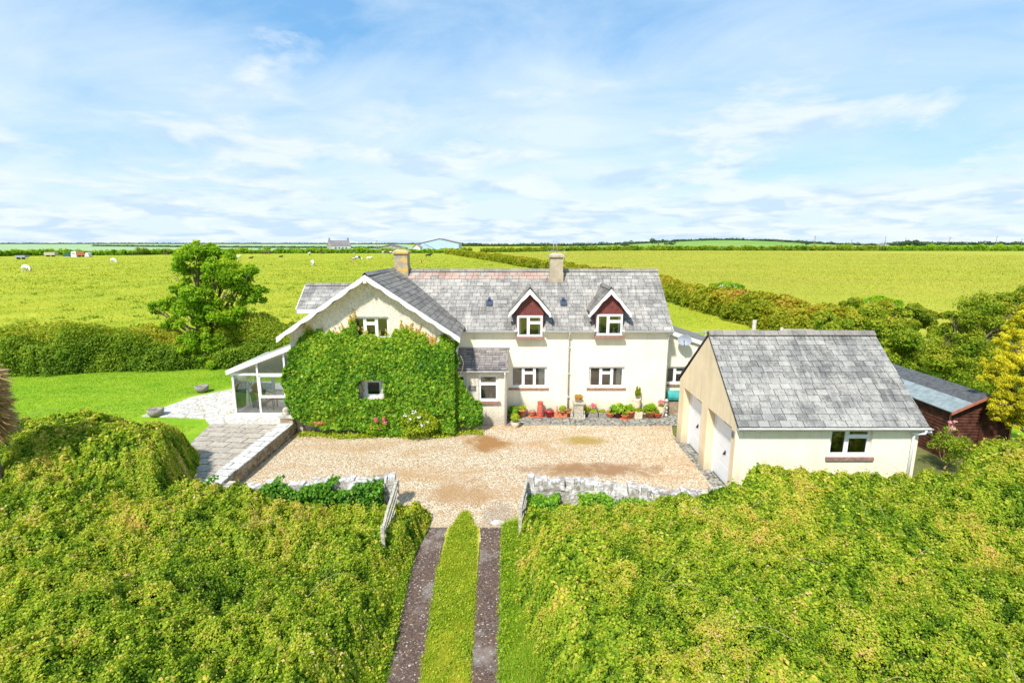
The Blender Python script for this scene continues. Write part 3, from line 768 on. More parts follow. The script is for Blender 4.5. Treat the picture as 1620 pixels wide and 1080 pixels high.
# white verge / fascia
mb = MB(); mb.bar((HX1+.12, HY-.2, EAVE-.05), (HX1+.12, RY, RIDGE-.02), .03, .12); mb.build('verge_board', M['gutter'], house)
mb = MB()
dx = [(ox, dc[0]-dw-.02), (dc[0]+dw+.02, dc[1]-dw-.02), (dc[1]+dw+.02, HX1+.14)]
for a, b in dx:
    mb = MB(); gutter(mb, (a, HY-.25, EAVE-.01), (b, HY-.25, EAVE-.01)); mb.build('gutter', M['gutter'], house); mb = MB(); mb.box(a, b, HY-.19, HY-.002, EAVE-.13, EAVE-.045); mb.build('fascia', M['white_wood'], house)
mb = MB(); xg = P(899, 600, HY)[0]
mb.tube([(xg, HY-.25, EAVE-.05), (xg, HY-.22, EAVE-.16), (xg, HY-.07, EAVE-.32), (xg, HY-.07, .05)], .036); 
for z in (3.2, 2.0, .9): mb.box(xg-.055, xg+.055, HY-.115, HY-.002, z, z+.04)
mb.build('downpipe', M['gutter'], house)
mb = MB(); mb.tube([(HX1-.02, HY-.25, EAVE-.05), (HX1-.02, HY-.07, EAVE-.25), (HX1-.02, HY-.07, .1)], .032); mb.build('downpipe', M['gutter'], house)
# roof vents
for X_, y_ in ((P(775, 463, 23.9)[0], 463), (P(890, 463, 23.9)[0], 463)):
    t_ = .42; yv = HY-.2+t_*V_.y; zv = EAVE+t_*V_.z
    q = MB(); Mv = Matrix.Translation((X_, yv+.0, zv+.03)) @ Matrix.Rotation(math.atan2(V_.z, V_.y), 4, 'X')
    q.box(-.15, .15, -.17, .17, .0, .07, M=Mv); q.box(-.06, .06, .1, .24, .07, .15, M=Mv); q.build('roof_vent', M['vent_blue'], house)

# dormers
APZ = 5.86; DEZ = 4.86; DF = HY-.10
for i, (c, dwn) in enumerate(((dc[0], d1), (dc[1], d2))):
    x0, x1 = c-dw, c+dw; wx0, wz1, wx1, wz0 = dwn[0][0], dwn[0][2], dwn[1][0], dwn[1][2]
    # boarded front
    fb = MB(); nb = 16; hw = dw
    for k in range(nb):
        a = x0+(x1-x0)*k/nb; b = x0+(x1-x0)*(k+1)/nb-.008
        for (s0, s1) in ((a, b),):
            zt = lambda x: APZ-.1-(abs(x-c))*(APZ-DEZ)/.88
            lo = wz1-.0 if (s0+s1)/2 > wx0 and (s0+s1)/2 < wx1 else EAVE-.02
            # split boards crossing the frame edge
            fb.prism([(s0, DF, lo), (s1, DF, lo), (s1, DF, max(lo+.01, zt(s1))), (s0, DF, max(lo+.01, zt(s0)))], (0, .03, 0), 0, random.random())
    dm = fb.build('dormer', M['maroon'], house)
    for xs in (x0, x1-.03):
        ck = MB(); ck.prism([(xs, DF+.03, EAVE-.05), (xs, DF+.03, DEZ+.22), (xs, 23.3, DEZ+.22), (xs, 23.3, 4.7)], (.03, 0, 0)); sub(ck, 'dormer_cheek', M['maroon'], dm)
    rf = MB(); run = .90
    dep = 24.62-(DF-.2)
    for s in (-1, 1):
        # slope from the apex line down to the foot; clipped where it meets the main roof
        foot = Vector((c+s*run, DF-.2, APZ-run*(APZ-DEZ)/.88)); ap = Vector((c, DF-.2, APZ))
        U_ = Vector((0, -1, 0)) if s < 0 else Vector((0, 1, 0)); Vv = (ap-foot)
        L_ = Vv.length
        # y where main roof reaches height z: y = oy + (z-EAVE)*V.y/V.z
        ytop = oy+(APZ-EAVE)*V_.y/V_.z; yft = oy+(foot.z-EAVE)*V_.y/V_.z
        O_ = foot if s > 0 else Vector((foot.x, ytop, foot.z))
        if s > 0: pl = [(0, 0), (yft-foot.y, 0), (ytop-foot.y, L_), (0, L_)]
        else: pl = [(ytop-yft, 0), (ytop-foot.y, 0), (ytop-foot.y, L_), (0, L_)]
        slates(rf, O_, U_, Vv, [pl], .28, .2, .014, 0, 1, random.Random(5+i))
    ridge_tiles(rf, (c, DF-.2, APZ+.04), (c, oy+(APZ-EAVE)*V_.y/V_.z, APZ+.04), .11, .35, 0)
    sub(rf, 'dormer_roof', [M['slate_wing'], M['under']], dm)
    n = 18
    for s in (-1, 1):
        bb = MB()
        for k in range(n):
            t0, t1 = k/n, (k+1)/n
            def prof(t):
                x = c+s*run*t*1.02; z = APZ-.0-run*t*1.02*(APZ-DEZ)/.88
                wd = .16+.07*abs(math.sin(t*math.pi*1.5+1.2))
                return (x, z, wd)
            xa, za, wa = prof(t0); xb, zb, wb = prof(t1)
            bb.prism([(xa, DF-.235, za), (xb, DF-.235, zb), (xb, DF-.235, zb-wb), (xa, DF-.235, za-wa)], (0, .03, 0))
        sub(bb, 'bargeboard', M['white_wood'], dm)
        bb = MB(); bb.box(c+s*run*1.0-.05, c+s*run*1.0+.05, DF-.21, DF+.05, APZ-run*1.02*(APZ-DEZ)/.88-.2, APZ-run*1.02*(APZ-DEZ)/.88-.12)
        sub(bb, 'rafter_foot', M['white_wood'], dm)
        bb = MB(); bb.box(c+s*(dw+.0)-.07, c+s*(dw)+.07, DF-.12, DF+.02, EAVE-.04, EAVE+.03)
        sub(bb, 'sill_end', M['white_wood'], dm)
    window(house, (wx0, wz1), (wx1, wz0), DF-.03, W2, curtains=((.03, .16), (.84, .97)), d=.09)

# chimneys
def chimney(parent, x0, x1, y0, y1, z0, z1, mat, capmat, name='chimney', cap='slope'):
    mb = MB()
    mb.box(x0, x1, y0, y1, z0, z0+(z1-z0)*.45); mb.box(x0+.02, x1-.02, y0+.02, y1-.02, z0+(z1-z0)*.45, z1-.16)
    o = mb.build(name, mat, parent); cb = MB()
    cb.box(x0-.05, x1+.05, y0-.05, y1+.05, z1-.16, z1-.07)
    a = [(x0-.05, y0-.05, z1-.07), (x1+.05, y0-.05, z1-.07), (x1+.05, y1+.05, z1-.07), (x0-.05, y1+.05, z1-.07)]
    m_ = [(x0+.14, y0+.14, z1+.05), (x1-.14, y0+.14, z1+.05), (x1-.14, y1-.14, z1+.05), (x0+.14, y1-.14, z1+.05)]
    cb.hexa(a+m_)
    sub(cb, 'chimney_cap', capmat, o)
    return o
ca, cb_ = P(625, 396, 25.1), P(646, 425, 25.1)
chimney(house, ca[0]-.02, cb_[0]+.05, 24.75, 25.45, 6.1, ca[2], M['chimney_lichen'], M['chimney_lichen'])
ca2, cb2 = P(870, 401, 24.5), P(891, 442, 24.5)
chimney(house, ca2[0], cb2[0], 24.45, 25.1, 5.7, ca2[2]-.02, M['chimney_stone'], M['chimney_stone'])

# gable wing walls
gw = (P(555, 501, GY), P(616, 536, GY)); lw = (P(575, 602, GY), P(604, 629, GY))
mb = MB()
wall(mb, (GX0, GY, 0), (1, 0, 0), [(0, -.05), (GX1-GX0, -.05), (GX1-GX0, GE), (GXM-GX0, GAP-.12), (0, GE)], [h4(gw, GX0), h4(lw, GX0)], .35)
mb.build('gable_wall', M['cream_wing'], house)
mb = MB()
wall(mb, (GX1-.001, GY+.35, 0), (0, 1, 0), [(0, -.05), (HY-GY-.35, -.05), (HY-GY-.35, GE), (0, GE)], [], .3)
mb.build('side_wall', M['cream'], house); mb = MB()
wall(mb, (GX0+.001, HYB, 0), (0, -1, 0), [(0, -.05), (HYB-GY-.35, -.05), (HYB-GY-.35, GE), (0, GE)], [], .3)
mb.build('side_wall', M['cream'], house)
window(house, (gw[0][0], gw[0][2]), (gw[1][0], gw[1][2]), GY+.12, W3, sill=True, curtains=((.03, .12),))
window(house, (lw[0][0], lw[0][2]), (lw[1][0], lw[1][2]), GY+.16, [(0, 1, 0)], sill=False, fr=.08)
# small grey vent above the gable window
mb = MB()
for a in (0, .13):
    for b in (0, .1): mb.box(GXM-.12+a, GXM-.02+a, GY-.02, GY+.01, 5.68+b, 5.76+b)
mb.build('wall_vent', M['gutter'], house)
# wing roof
GO = .5; sp_ = .675     # front overhang, slope
exl, exr = GX0-.3, GX1+.3
mb = MB()
zl = GAP-(GXM-exl)*sp_; L_ = math.hypot(GXM-exl, GAP-zl); yf = GY-GO
Yb = RY
# right slope, clipped at the valley with the main roof (front plane z = EAVE+(y-oy)*V.z/V.y)
def valley_y(z): return oy+(z-EAVE)*V_.y/V_.z
slates(mb, (exr, yf, zl), (0, 1, 0), Vector((GXM-exr, 0, GAP-zl)), [[(0, 0), (valley_y(zl)-yf+.1, 0), (RY-yf, L_-.05), (RY-yf, L_), (0, L_)]], .36, .24, .018, 0, 1, random.Random(21))
slates(mb, (exl, RY+.4, zl), (0, -1, 0), Vector((GXM-exl, 0, GAP-zl)), [[(0, 0), (RY+.4-yf, 0), (RY+.4-yf, L_), (0, L_)]], .36, .24, .018, 0, 1, random.Random(22))
mb.prism([(exl, RY+.4, zl), (exl, HYB+.2, zl), (GXM, HYB+.2, zl+.2), (GXM, RY+.4, GAP)], (0, 0, .04), 0)
mb.build('wing_roof', [M['slate_wing'], M['under']], house)
mb = MB(); ridge_tiles(mb, (GXM, yf+.02, GAP+.07), (GXM, RY+.1, GAP+.07-.06)); mb.build('ridge_tiles', M['ridge'], house)
mb = MB(); mb.tube([(exr+.02, valley_y(zl)+.05, zl+.02), ((exr+GXM)/2, (valley_y(zl)+valley_y(GAP))/2, (zl+GAP)/2+.035), (GXM, valley_y(GAP), GAP+.02)], .022, 6); mb.build('valley_flashing', M['plaque'], house)
# scalloped bargeboards
n = 72
for s in (-1, 1):
    mb = MB(); run = GXM-exl+.02
    for k in range(n):
        def prof(t):
            x = GXM+s*run*t; z = GAP+.02-run*t*sp_
            return x, z, .16+.06*abs(math.sin(t*math.pi*5.5+.25))
        (xa, za, wa), (xb, zb, wb) = prof(k/n), prof((k+1)/n)
        mb.prism([(xa, yf-.03, za), (xb, yf-.03, zb), (xb, yf-.03, zb-wb), (xa, yf-.03, za-wa)], (0, .03, 0))
    mb.build('bargeboard', M['white_wood'], house); mb = MB()
    mb.prism([(GXM, yf+.03, GAP-.055), (GXM+s*run, yf+.03, GAP-.055-run*sp_), (GXM+s*run, yf+.03, GAP-.09-run*sp_), (GXM, yf+.03, GAP-.09)], (0, GO-.05, 0)); mb.build('soffit', M['white_wood'], house)
mb = MB(); mb.box(GXM-.06, GXM+.06, yf-.045, yf-.032, GAP-.3, GAP-.04)
mb.build('apex_board', M['white_wood'], house)
# left cross gable (slate slope with white fascia peeping past the wing)
mb = MB(); cx0 = -9.95; ey, ry, ez, rz_ = 23.25, 24.5, 4.82, 5.82
slates(mb, (cx0, ey, ez), (1, 0, 0), Vector((0, ry-ey, rz_-ez)), [[(0, 0), (2.9, 0), (3.3, math.hypot(ry-ey, rz_-ez)), (0, math.hypot(ry-ey, rz_-ez))]], .5, .26, .016, 0, 1, random.Random(31))
mb.prism([(cx0, ry, rz_), (-6.7, ry, rz_), (-6.7, 2*ry-ey, ez), (cx0, 2*ry-ey, ez)], (0, 0, .04), 1)
ridge_tiles(mb, (cx0, ry, rz_+.05), (-6.6, ry, rz_+.05), .11, .4, 2)
o = mb.build('side_dormer_roof', [M['slate_garage'], M['under'], M['ridge']], house)
mb = MB(); mb.box(cx0, -7.5, ey-.03, ey-.001, ez-.2, ez+.0); mb.bar((cx0-.02, ey-.02, ez-.07), (cx0-.02, ry, rz_-.07), .03, .18); mb.bar((cx0-.02, 2*ry-ey, ez-.07), (cx0-.02, ry, rz_-.07), .03, .18)
sub(mb, 'fascia', M['white_wood'], o)
mb = MB(); mb.box(-9.35, -7, ey+.15, 2*ry-ey-.15, 3.7, ez); mb.prism([(-9.35, ey+.15, ez), (-9.35, ry, rz_-.1), (-9.35, 2*ry-ey-.15, ez)], (2, 0, 0)); mb.build('side_dormer_wall', M['plaque'], house)

# porch
px0, px1, pyf = -2.41, P(801, 672, 21.05)[0]+.02, 21.05
mb = MB()
pw = (P(757, 593, pyf), P(788, 634, pyf)); 
wall(mb, (px0, pyf, 0), (1, 0, 0), [(0, -.05), (px1-px0, -.05), (px1-px0, 2.42), (0, 2.42)], [h4(pw, px0), (.02, .42, .95, 2.25)], .2)
wall(mb, (px1-.001, pyf+.2, 0), (0, 1, 0), [(0, -.05), (HY-pyf-.2, -.05), (HY-pyf-.2, 3.1), (0, 2.42)], [], .2)
mb.build('porch_wall', M['cream_wing'], house)
window(house, (pw[0][0], pw[0][2]), (pw[1][0], pw[1][2]), pyf+.06, [(0, 1, .3)], name='porch_window')
window(house, (px0+.02, 2.25), (px0+.42, .95), pyf+.06, [(0, 1, .3)], name='porch_window', sill=False)
mb = MB(); Lp = math.hypot(HY-20.88, 3.2-2.5)
slates(mb, (px0-.15, 20.88, 2.5), (1, 0, 0), Vector((0, HY-20.88, .7)), [[(0, 0), (px1+.2-px0, 0), (px1+.2-px0, Lp), (0, Lp)]], .3, .17, .014, 0, 1, random.Random(41))
mb.build('porch_roof', [M['slate_porch'], M['under']], house)
mb = MB(); mb.box(px0-.1, px1+.1, HY-.08, HY-.002, 3.2, 3.25); mb.build('porch_flashing', M['gutter'], house)
mb = MB(); gutter(mb, (px0-.05, 20.83, 2.47), (px1+.08, 20.83, 2.47), .05); mb.box(px0, px1+.05, 20.89, pyf-.002, 2.36, 2.46)
mb.build('porch_gutter', M['gutter'], house)
mb = MB(); mb.tube([(px1-.07, 20.83, 2.42), (px1-.07, 20.9, 2.3), (px1-.07, pyf-.05, 2.15), (px1-.07, pyf-.05, .03)], .036); mb.build('downpipe', M['white'], house)
a, b = P(742, 610, pyf), P(753, 617.5, pyf)
mb = MB(); mb.box(a[0], b[0], pyf-.03, pyf-.002, b[2], a[2]); o = mb.build('name_plaque', M['plaque'], house)
for zf, n_ in ((.66, 5), (.34, 5)):     # two lines of pale lettering, illegible in the photograph
    mb = MB()
    for k in range(n_):
        xx = a[0]+(b[0]-a[0])*(.2+.125*k); zz_ = b[2]+(a[2]-b[2])*zf; hh = (a[2]-b[2])*.085; ww = (b[0]-a[0])*.09
        mb.box(xx, xx+ww*.25, pyf-.034, pyf-.031, zz_-hh, zz_+hh); mb.box(xx+ww*.25, xx+ww, pyf-.034, pyf-.031, zz_+(hh*.3 if k % 2 else -hh), zz_+(hh if k % 2 else -hh*.3))
    sub(mb, 'lettering', M['cream_pot'], o)

# lean-to extension on the right with mono-pitch roof
mb = MB(); ex1 = 10.2; EY = 23.0
ew = (P(1053, 580, EY), P(1100, 607, EY))
wall(mb, (HX1+.002, EY, 0), (1, 0, 0), [(0, -.05), (ex1-HX1, -.05), (ex1-HX1, 2.75), (0, 3.78)], [(.08, 1.3, ew[1][2], 2.14)], .28)
mb.box(ex1-.28, ex1, EY+.28, 26.5, -.05, 2.7); mb.box(HX1+.3, ex1-.3, 26.2, 26.5, -.05, 2.9); mb.build('extension_wall', M['cream'], house)
window(house, (HX1+.08, 2.14), (HX1+1.3, ew[1][2]), EY+.1, [(0, .45, 0), (.45, 1, .3)], name='extension_window')
mb = MB(); mb.prism([(HX1+.02, EY-.12, 3.96), (ex1+.2, EY-.12, 2.86), (ex1+.2, 26.6, 2.86), (HX1+.02, 26.6, 3.96)], (0, 0, .05)); mb.build('extension_roof', M['slate_wing'], house)
mb = MB(); mb.prism([(HX1+.02, EY-.14, 3.95), (ex1+.2, EY-.14, 2.85), (ex1+.2, EY-.14, 2.66), (HX1+.02, EY-.14, 3.76)], (0, .03, 0)); mb.build('fascia', M['white_wood'], house)
# overhead cable from the eave
# satellite dish on the extension: bolted fitting of its own
dsh = thing('satellite_dish', 'round grey satellite dish on the cream wall of the right hand extension', 'satellite dish', (8.0, 22.9, 3.3))
c_ = Vector(P(1083, 538, 22.6)); mb = MB()
ax = Vector((-.35, -.85, .35)).normalized(); q_ = ax.to_track_quat('Z', 'Y').to_matrix().to_4x4()
k0 = len(mb.v); prof = [(0.001, -.09), (.12, -.078), (.22, -.045), (.29, 0), (.30, .004), (.29, -.012), (.2, -.06), (.001, -.1)]
mb.lathe((0, 0, 0), prof, 24); Md = Matrix.Translation(c_) @ q_ @ Matrix.Diagonal((1.05, .85, 1, 1))
mb.v = [tuple(Md @ Vector(v)) for v in mb.v]; mb.build('reflector', M['dish'], dsh)
mb = MB(); mb.tube([c_-ax*.09, c_-ax*.09+Vector((0, .12, -.05)), (c_.x, EY, c_.z-.12)], .022); mb.build('bracket', M['metal'], dsh)
mb = MB(); e_ = c_+ax*.33+Vector((0, 0, -.12)); mb.tube([c_+Vector((0, 0, -.24))-ax*.03, e_], .012); mb.tube([e_, e_-ax*.1+Vector((0, 0, .03))], .03); mb.build('receiver_arm', M['black'], dsh)

# aerials on the chimney
ch2x = (ca2[0]+cb2[0])/2
for i, (xp, yt) in enumerate(((875.5, 381), (881, 381))):
    b_ = P(xp, 404, 24.7); t_ = P(xp, yt, 24.7)
    ae = thing('aerial', 'thin upright aerial rod on the right chimney, '+('left one with the slanting stay' if i == 0 else 'right one of the pair'), 'aerial', b_)
    mb = MB(); mb.tube([(b_[0], b_[1], b_[2]-.12), t_], .014, 6); mb.build('mast', M['metal'], ae)
    if i == 0:
        mb = MB(); mb.tube([(b_[0]+.12, b_[1], b_[2]+.12), (b_[0]-.12, b_[1], b_[2]-.06)], .018, 6); mb.build('stay', M['white'], ae)
b_ = P(893.5, 412, 24.7); t_ = P(893.5, 396, 24.7)
ae = thing('aerial', 'short comb shaped television aerial at the right side of the right chimney', 'aerial', b_)
mb = MB(); mb.tube([(b_[0], b_[1], b_[2]), t_], .014, 6); mb.tube([(b_[0], b_[1], b_[2]), (b_[0]-.15, b_[1], b_[2]-.05)], .012, 6); mb.build('mast', M['metal'], ae)
mb = MB(); mb.tube([(t_[0]-.9, t_[1], t_[2]-.02), (t_[0], t_[1], t_[2]-.02)], .01, 6)
for k in range(6): mb.tube([(t_[0]-.85+k*.15, t_[1]-.16, t_[2]-.02), (t_[0]-.85+k*.15, t_[1]+.16, t_[2]-.02)], .006, 5)
mb.build('antenna_boom', M['metal'], ae)

# ------------------------------------------------------------ conservatory
con = thing('conservatory', 'white framed lean-to glass conservatory on the left side of the farmhouse', 'conservatory', (-10.5, 22, .45))
CX0, CX1, CY, CYB, CZ = -12.02, -9.06, 21.0, 24.6, .45
ze, zh = 2.48, 3.62; fx = lambda x: ze+(x-CX0)*(zh-ze)/(CX1-CX0)
mb = MB(); mb.box(CX0, CX1, CY, CYB, CZ, CZ+.03); mb.build('floor', M['floor_tile'], con)
def rail(a, b, w=.06, h=.06, name='frame_bar', up=(0, 0, 1)):
    mb = MB(); mb.bar(a, b, w, h, up=up); return mb.build(name, M['white'], con)
posts = [CX0+.04, CX0+1.12, CX0+2.3, CX1-.04]
for i, x in enumerate(posts): rail((x, CY, CZ), (x, CY, fx(x)-.03), .065, .07, 'post')
zt = 2.3
mb = MB(); mb.bar((CX0, CY, CZ+.06), (CX1, CY, CZ+.06), .09, .12); mb.bar((CX0, CY, zt), (CX1, CY, zt), .07, .08)
mb.bar((posts[1], CY, CZ+.86), (posts[2], CY, CZ+.86), .08, .1); mb.bar((posts[1]+.075, CY-.012, CZ+.9), (posts[1]+.075, CY-.012, zt), .05, .05); mb.bar((posts[2]-.075, CY-.012, CZ+.9), (posts[2]-.075, CY-.012, zt), .05, .05)
mb.bar((posts[1], CY-.012, zt-.07), (posts[2], CY-.012, zt-.07), .05, .06)
mb.build('front_frame', M['white'], con)
mb = MB(); mb.bar((CX0, CY, CZ+.06), (CX0, CYB, CZ+.06), .09, .12); mb.bar((CX0, CY, ze-.06), (CX0, CYB, ze-.06), .08, .1)
mb.bar((CX0, CYB, CZ+.06), (CX1, CYB, CZ+.06), .09, .12); mb.bar((CX0, CYB, zt), (CX1, CYB, zt), .07, .08)
for y in (CYB-1.2, CYB-2.4): mb.bar((CX0, y, CZ), (CX0, y, ze), .06, .06)
for x in (CX0+.04, CX0+1.0, CX0+2.0): mb.bar((x, CYB, CZ), (x, CYB, fx(x)), .07, .07)
mb.build('rear_frame', M['white'], con)
for a, b in zip(posts[:-1], posts[1:]):
    pb = MB(); pb.poly([(a, CY, CZ+.12), (b, CY, CZ+.12), (b, CY, zt), (a, CY, zt)]); pb.build('pane', M['glass'], con)
    pb = MB(); pb.poly([(a, CY, zt), (b, CY, zt), (b, CY, fx(b)-.1), (a, CY, fx(a)-.1)]); pb.build('pane', M['glass'], con)
pb = MB(); pb.poly([(CX0, CYB, CZ+.1), (CX0, CY, CZ+.1), (CX0, CY, ze-.1), (CX0, CYB, ze-.1)]); pb.build('pane', M['glass'], con)
pb = MB(); pb.poly([(CX0, CYB, CZ+.1), (CX0, CYB, zt), (CX1, CYB, zt), (CX1, CYB, CZ+.1)]); pb.build('pane', M['glass'], con)
# gable blinds of the rear triangle and roof
mb = MB(); mb.poly([(CX0, CYB-.04, zt+.04), (CX1, CYB-.04, zt+.04), (CX1, CYB-.04, zh-.05), (CX0, CYB-.04, ze-.02)]); mb.build('blind', M['blind'], con)
mb = MB(); mb.poly([(CX0+.1, CY+.07, zt+.04), (CX1, CY+.07, zt+.04), (CX1, CY+.07, zh-.08), (CX0+.1, CY+.07, ze-.02)]); mb.build('blind', M['blind'], con)
mb = MB(); mb.prism([(CX0-.1, CY-.12, ze-.04), (CX1, CY-.12, zh), (CX1, CYB+.1, zh), (CX0-.1, CYB+.1, ze-.04)], (0, 0, .05)); mb.build('roof', M['polycarb'], con)
mb = MB(); mb.prism([(CX0-.14, CY-.17, ze-.17), (CX1, CY-.17, zh-.13), (CX1, CY-.17, zh+.07), (CX0-.14, CY-.17, ze+.02)], (0, .05, 0)); mb.bar((CX0-.13, CY-.14, ze-.06), (CX0-.13, CYB+.1, ze-.06), .05, .15)
mb.build('roof_edge', M['white'], con)
# furniture in the conservatory
def wicker_chair(loc, rz, label):
    t = thing('wicker_chair', label, 'chair', loc, 'wicker chairs in the conservatory', rz)
    Mx = Matrix.Translation(loc) @ Matrix.Rotation(rz, 4, 'Z')
    def b(mb, name, m): mb.v = [tuple(Mx @ Vector(v)) for v in mb.v]; return mb.build(name, m, t)
    mb = MB(); mb.box(-.27, .27, -.27, .27, .33, .4); b(mb, 'seat', M['wicker'])
    mb = MB(); mb.prism([(-.25, .2, .4), (.25, .2, .4), (.3, .42, 1.02), (0, .48, 1.12), (-.3, .42, 1.02)], (0, .05, .01)); b(mb, 'backrest', M['wicker'])
    for sx in (-1, 1):
        for sy in (-1, 1):
            mb = MB(); mb.tube([(sx*.24, sy*.24, 0), (sx*.24, sy*.24, .34)], .022, 6); b(mb, 'leg', M['wicker'])
        mb = MB(); mb.tube([(sx*.26, -.25, .38), (sx*.29, -.27, .6), (sx*.3, 0, .64), (sx*.29, .3, .72)], .028, 6); b(mb, 'armrest', M['wicker'])
    mb = MB(); mb.box(-.23, .23, -.23, .2, .4, .47); b(mb, 'cushion', M['cushion'])
wicker_chair((-11.15, 22.0, .48), R(75), 'wicker armchair seen through the left conservatory pane')
wicker_chair((-9.75, 22.1, .48), R(-60), 'wicker armchair beside the house wall in the conservatory')
wicker_chair((-9.8, 23.6, .48), R(-100), 'wicker armchair at the back of the conservatory near the house wall')
tb = thing('coffee_table', 'small reddish brown wooden table in the conservatory between the wicker chairs', 'table', (-10.4, 21.9, .48))
mb = MB(); mb.box(-10.75, -10.05, 21.65, 22.15, .96, 1.0); mb.build('table_top', M['wood_brown'], tb)
for sx in (-10.7, -10.1):
    for sy in (21.7, 22.1):
        mb = MB(); mb.tube([(sx, sy, .48), (sx, sy, .96)], [.03, .022], 8); mb.build('leg', M['wood_brown'], tb)
bn = thing('green_bin', 'dark green plastic bin standing inside the conservatory by the left glass', 'bin', (-11.6, 22.1, .48))
mb = MB(); mb.hexa([(-11.78, 22.0, .48), (-11.38, 22.0, .48), (-11.38, 22.35, .48), (-11.78, 22.35, .48), (-11.83, 21.95, 1.15), (-11.33, 21.95, 1.15), (-11.33, 22.4, 1.15), (-11.83, 22.4, 1.15)]); mb.build('body', M['darkgreen'], bn)
mb = MB(); mb.prism([(-11.85, 21.93, 1.152), (-11.31, 21.93, 1.152), (-11.31, 22.42, 1.2), (-11.85, 22.42, 1.2)], (0, 0, .04)); mb.build('lid', M['darkgreen'], bn)

# ------------------------------------------------------------ garage
gar = thing('garage', 'detached cream double garage with slate roof and two white up-and-over doors', 'garage', (9.5, 17, 0))
AX0, AX1, AY0, AY1 = 6.7, 12.2, 14.35, 19.5; AYM = (AY0+AY1)/2; AE = 2.5; AR = 4.72
gwn = (P(1316, 676, AY0), P(1376, 722, AY0))
mb = MB(); wall(mb, (AX0+.5, AY0, 0), (1, 0, 0), [(0, -.05), (AX1-AX0-.502, -.05), (AX1-AX0-.502, AE), (0, AE)], [h4(gwn, AX0+.5)], .25)
mb.box(AX0+.003, AX0+.5, AY0-.004, AY0-.001, -.05, AE); mb.build('front_wall', M['cream'], gar)
# door gable faces -X: u runs from back (north) to front
dA = (19.5-19.0, 19.5-17.1); dB = (19.5-16.55, 19.5-14.62)
mb = MB(); wall(mb, (AX0, AY1, 0), (0, -1, 0), [(0, -.05), (AY1-AY0, -.05), (AY1-AY0, AE+.0), (AY1-AYM, AR), (0, AE+.0)], [(dA[0], dA[1], -.05, 2.3), (dB[0], dB[1], -.05, 2.3)], .5); mb.build('door_gable_wall', M['tan'], gar)
mb = MB(); wall(mb, (AX1, AY0+.25, 0), (0, 1, 0), [(0, -.05), (AY1-AY0-.25, -.05), (AY1-AY0-.25, AE), (AYM-AY0-.25, AR), (0, AE+.18)], [], .25)
wall(mb, (AX1-.25, AY1, 0), (-1, 0, 0), [(0, -.05), (AX1-AX0-.75, -.05), (AX1-AX0-.75, AE), (0, AE)], [], .25); mb.build('rear_wall', M['cream'], gar)
for (u0, u1), lb in ((dA, 'farther'), (dB, 'nearer')):
    y0, y1 = 19.5-u1, 19.5-u0; xd = AX0+.27; mb = MB()
    mb.box(xd+.03, xd+.07, y0+.07, y1-.07, .04, 2.23)
    for k in range(4): mb.box(xd+.022, xd+.03, y0+.12, y1-.12, .12+k*.5, .12+k*.5+.48)
    o = mb.build('garage_door', M['door_white'], gar); fb = MB()
    fb.box(xd, xd+.08, y0, y0+.07, .0, 2.3); fb.box(xd, xd+.08, y1-.07, y1, 0, 2.3); fb.box(xd, xd+.08, y0+.07, y1-.07, 2.23, 2.3); sub(fb, 'door_frame', M['white'], o)
    vb = MB()
    for k in range(3):
        for j in range(2): vb.box(xd+.012, xd+.024, (y0+y1)/2-.3+k*.2, (y0+y1)/2-.13+k*.2, 2.04+j*.07, 2.09+j*.07)
    sub(vb, 'door_vent', M['plaque'], o)
    hb = MB(); ym = (y0+y1)/2; hb.box(xd-.0, xd+.03, ym-.03, ym+.03, 1.0, 1.14); hb.bar((xd-.015, ym, 1.08), (xd-.015, ym+.08, .98), .025, .03); sub(hb, 'handle', M['black'], o)
mb = MB(); mb.box(AX0-.03, AX0-.001, 14.42, 14.56, 2.05, 2.24)
for k in range(3): mb.box(AX0-.036, AX0-.03, 14.43, 14.55, 2.08+k*.05, 2.105+k*.05)
mb.build('wall_vent', M['plaque'], gar)
window(gar, (gwn[0][0], gwn[0][2]), (gwn[1][0], gwn[1][2]), AY0+.1, W2)
mb = MB(); sv = Vector((0, AYM-(AY0-.2), (AR+.06)-(AE-.02))); Ls = sv.length
slates(mb, (AX0-.03, AY0-.2, AE-.02), (1, 0, 0), sv, [[(0, 0), (AX1+.13-AX0, 0), (AX1+.13-AX0, Ls), (0, Ls)]], .33, .222, .018, 0, 1, random.Random(51))
slates(mb, (AX1+.1, AY1+.2, AE-.02), (-1, 0, 0), Vector((0, AYM-AY1-.2, AR+.06-AE+.02)), [[(0, 0), (AX1+.13-AX0, 0), (AX1+.13-AX0, Ls), (0, Ls)]], .33, .222, .018, 0, 1, random.Random(52))
mb.build('roof', [M['slate_garage'], M['under']], gar)
mb = MB(); ridge_tiles(mb, (AX0-.04, AYM, AR+.13), (AX1+.11, AYM, AR+.13), .14, .45); mb.build('ridge_tiles', M['ridge'], gar)
mb = MB(); gutter(mb, (AX0-.02, AY0-.25, AE-.04), (AX1+.16, AY0-.25, AE-.04), .055); mb.box(AX0+.0, AX1+.1, AY0-.185, AY0-.002, AE-.15, AE-.05); mb.build('gutter', M['gutter'], gar)
mb = MB(); mb.tube([(AX1-.02, AY0-.25, AE-.09), (AX1-.02, AY0-.23, AE-.2), (AX1-.2, AY0-.1, AE-.26), (AX1-.2, AY0-.06, AE-.4), (AX1-.2, AY0-.06, 0)], .038); mb.tube([(AX1-.3, AY0-.09, AE-.24), (AX1+.25, AY0-.12, AE-.2)], .035); mb.build('downpipe', M['white'], gar)
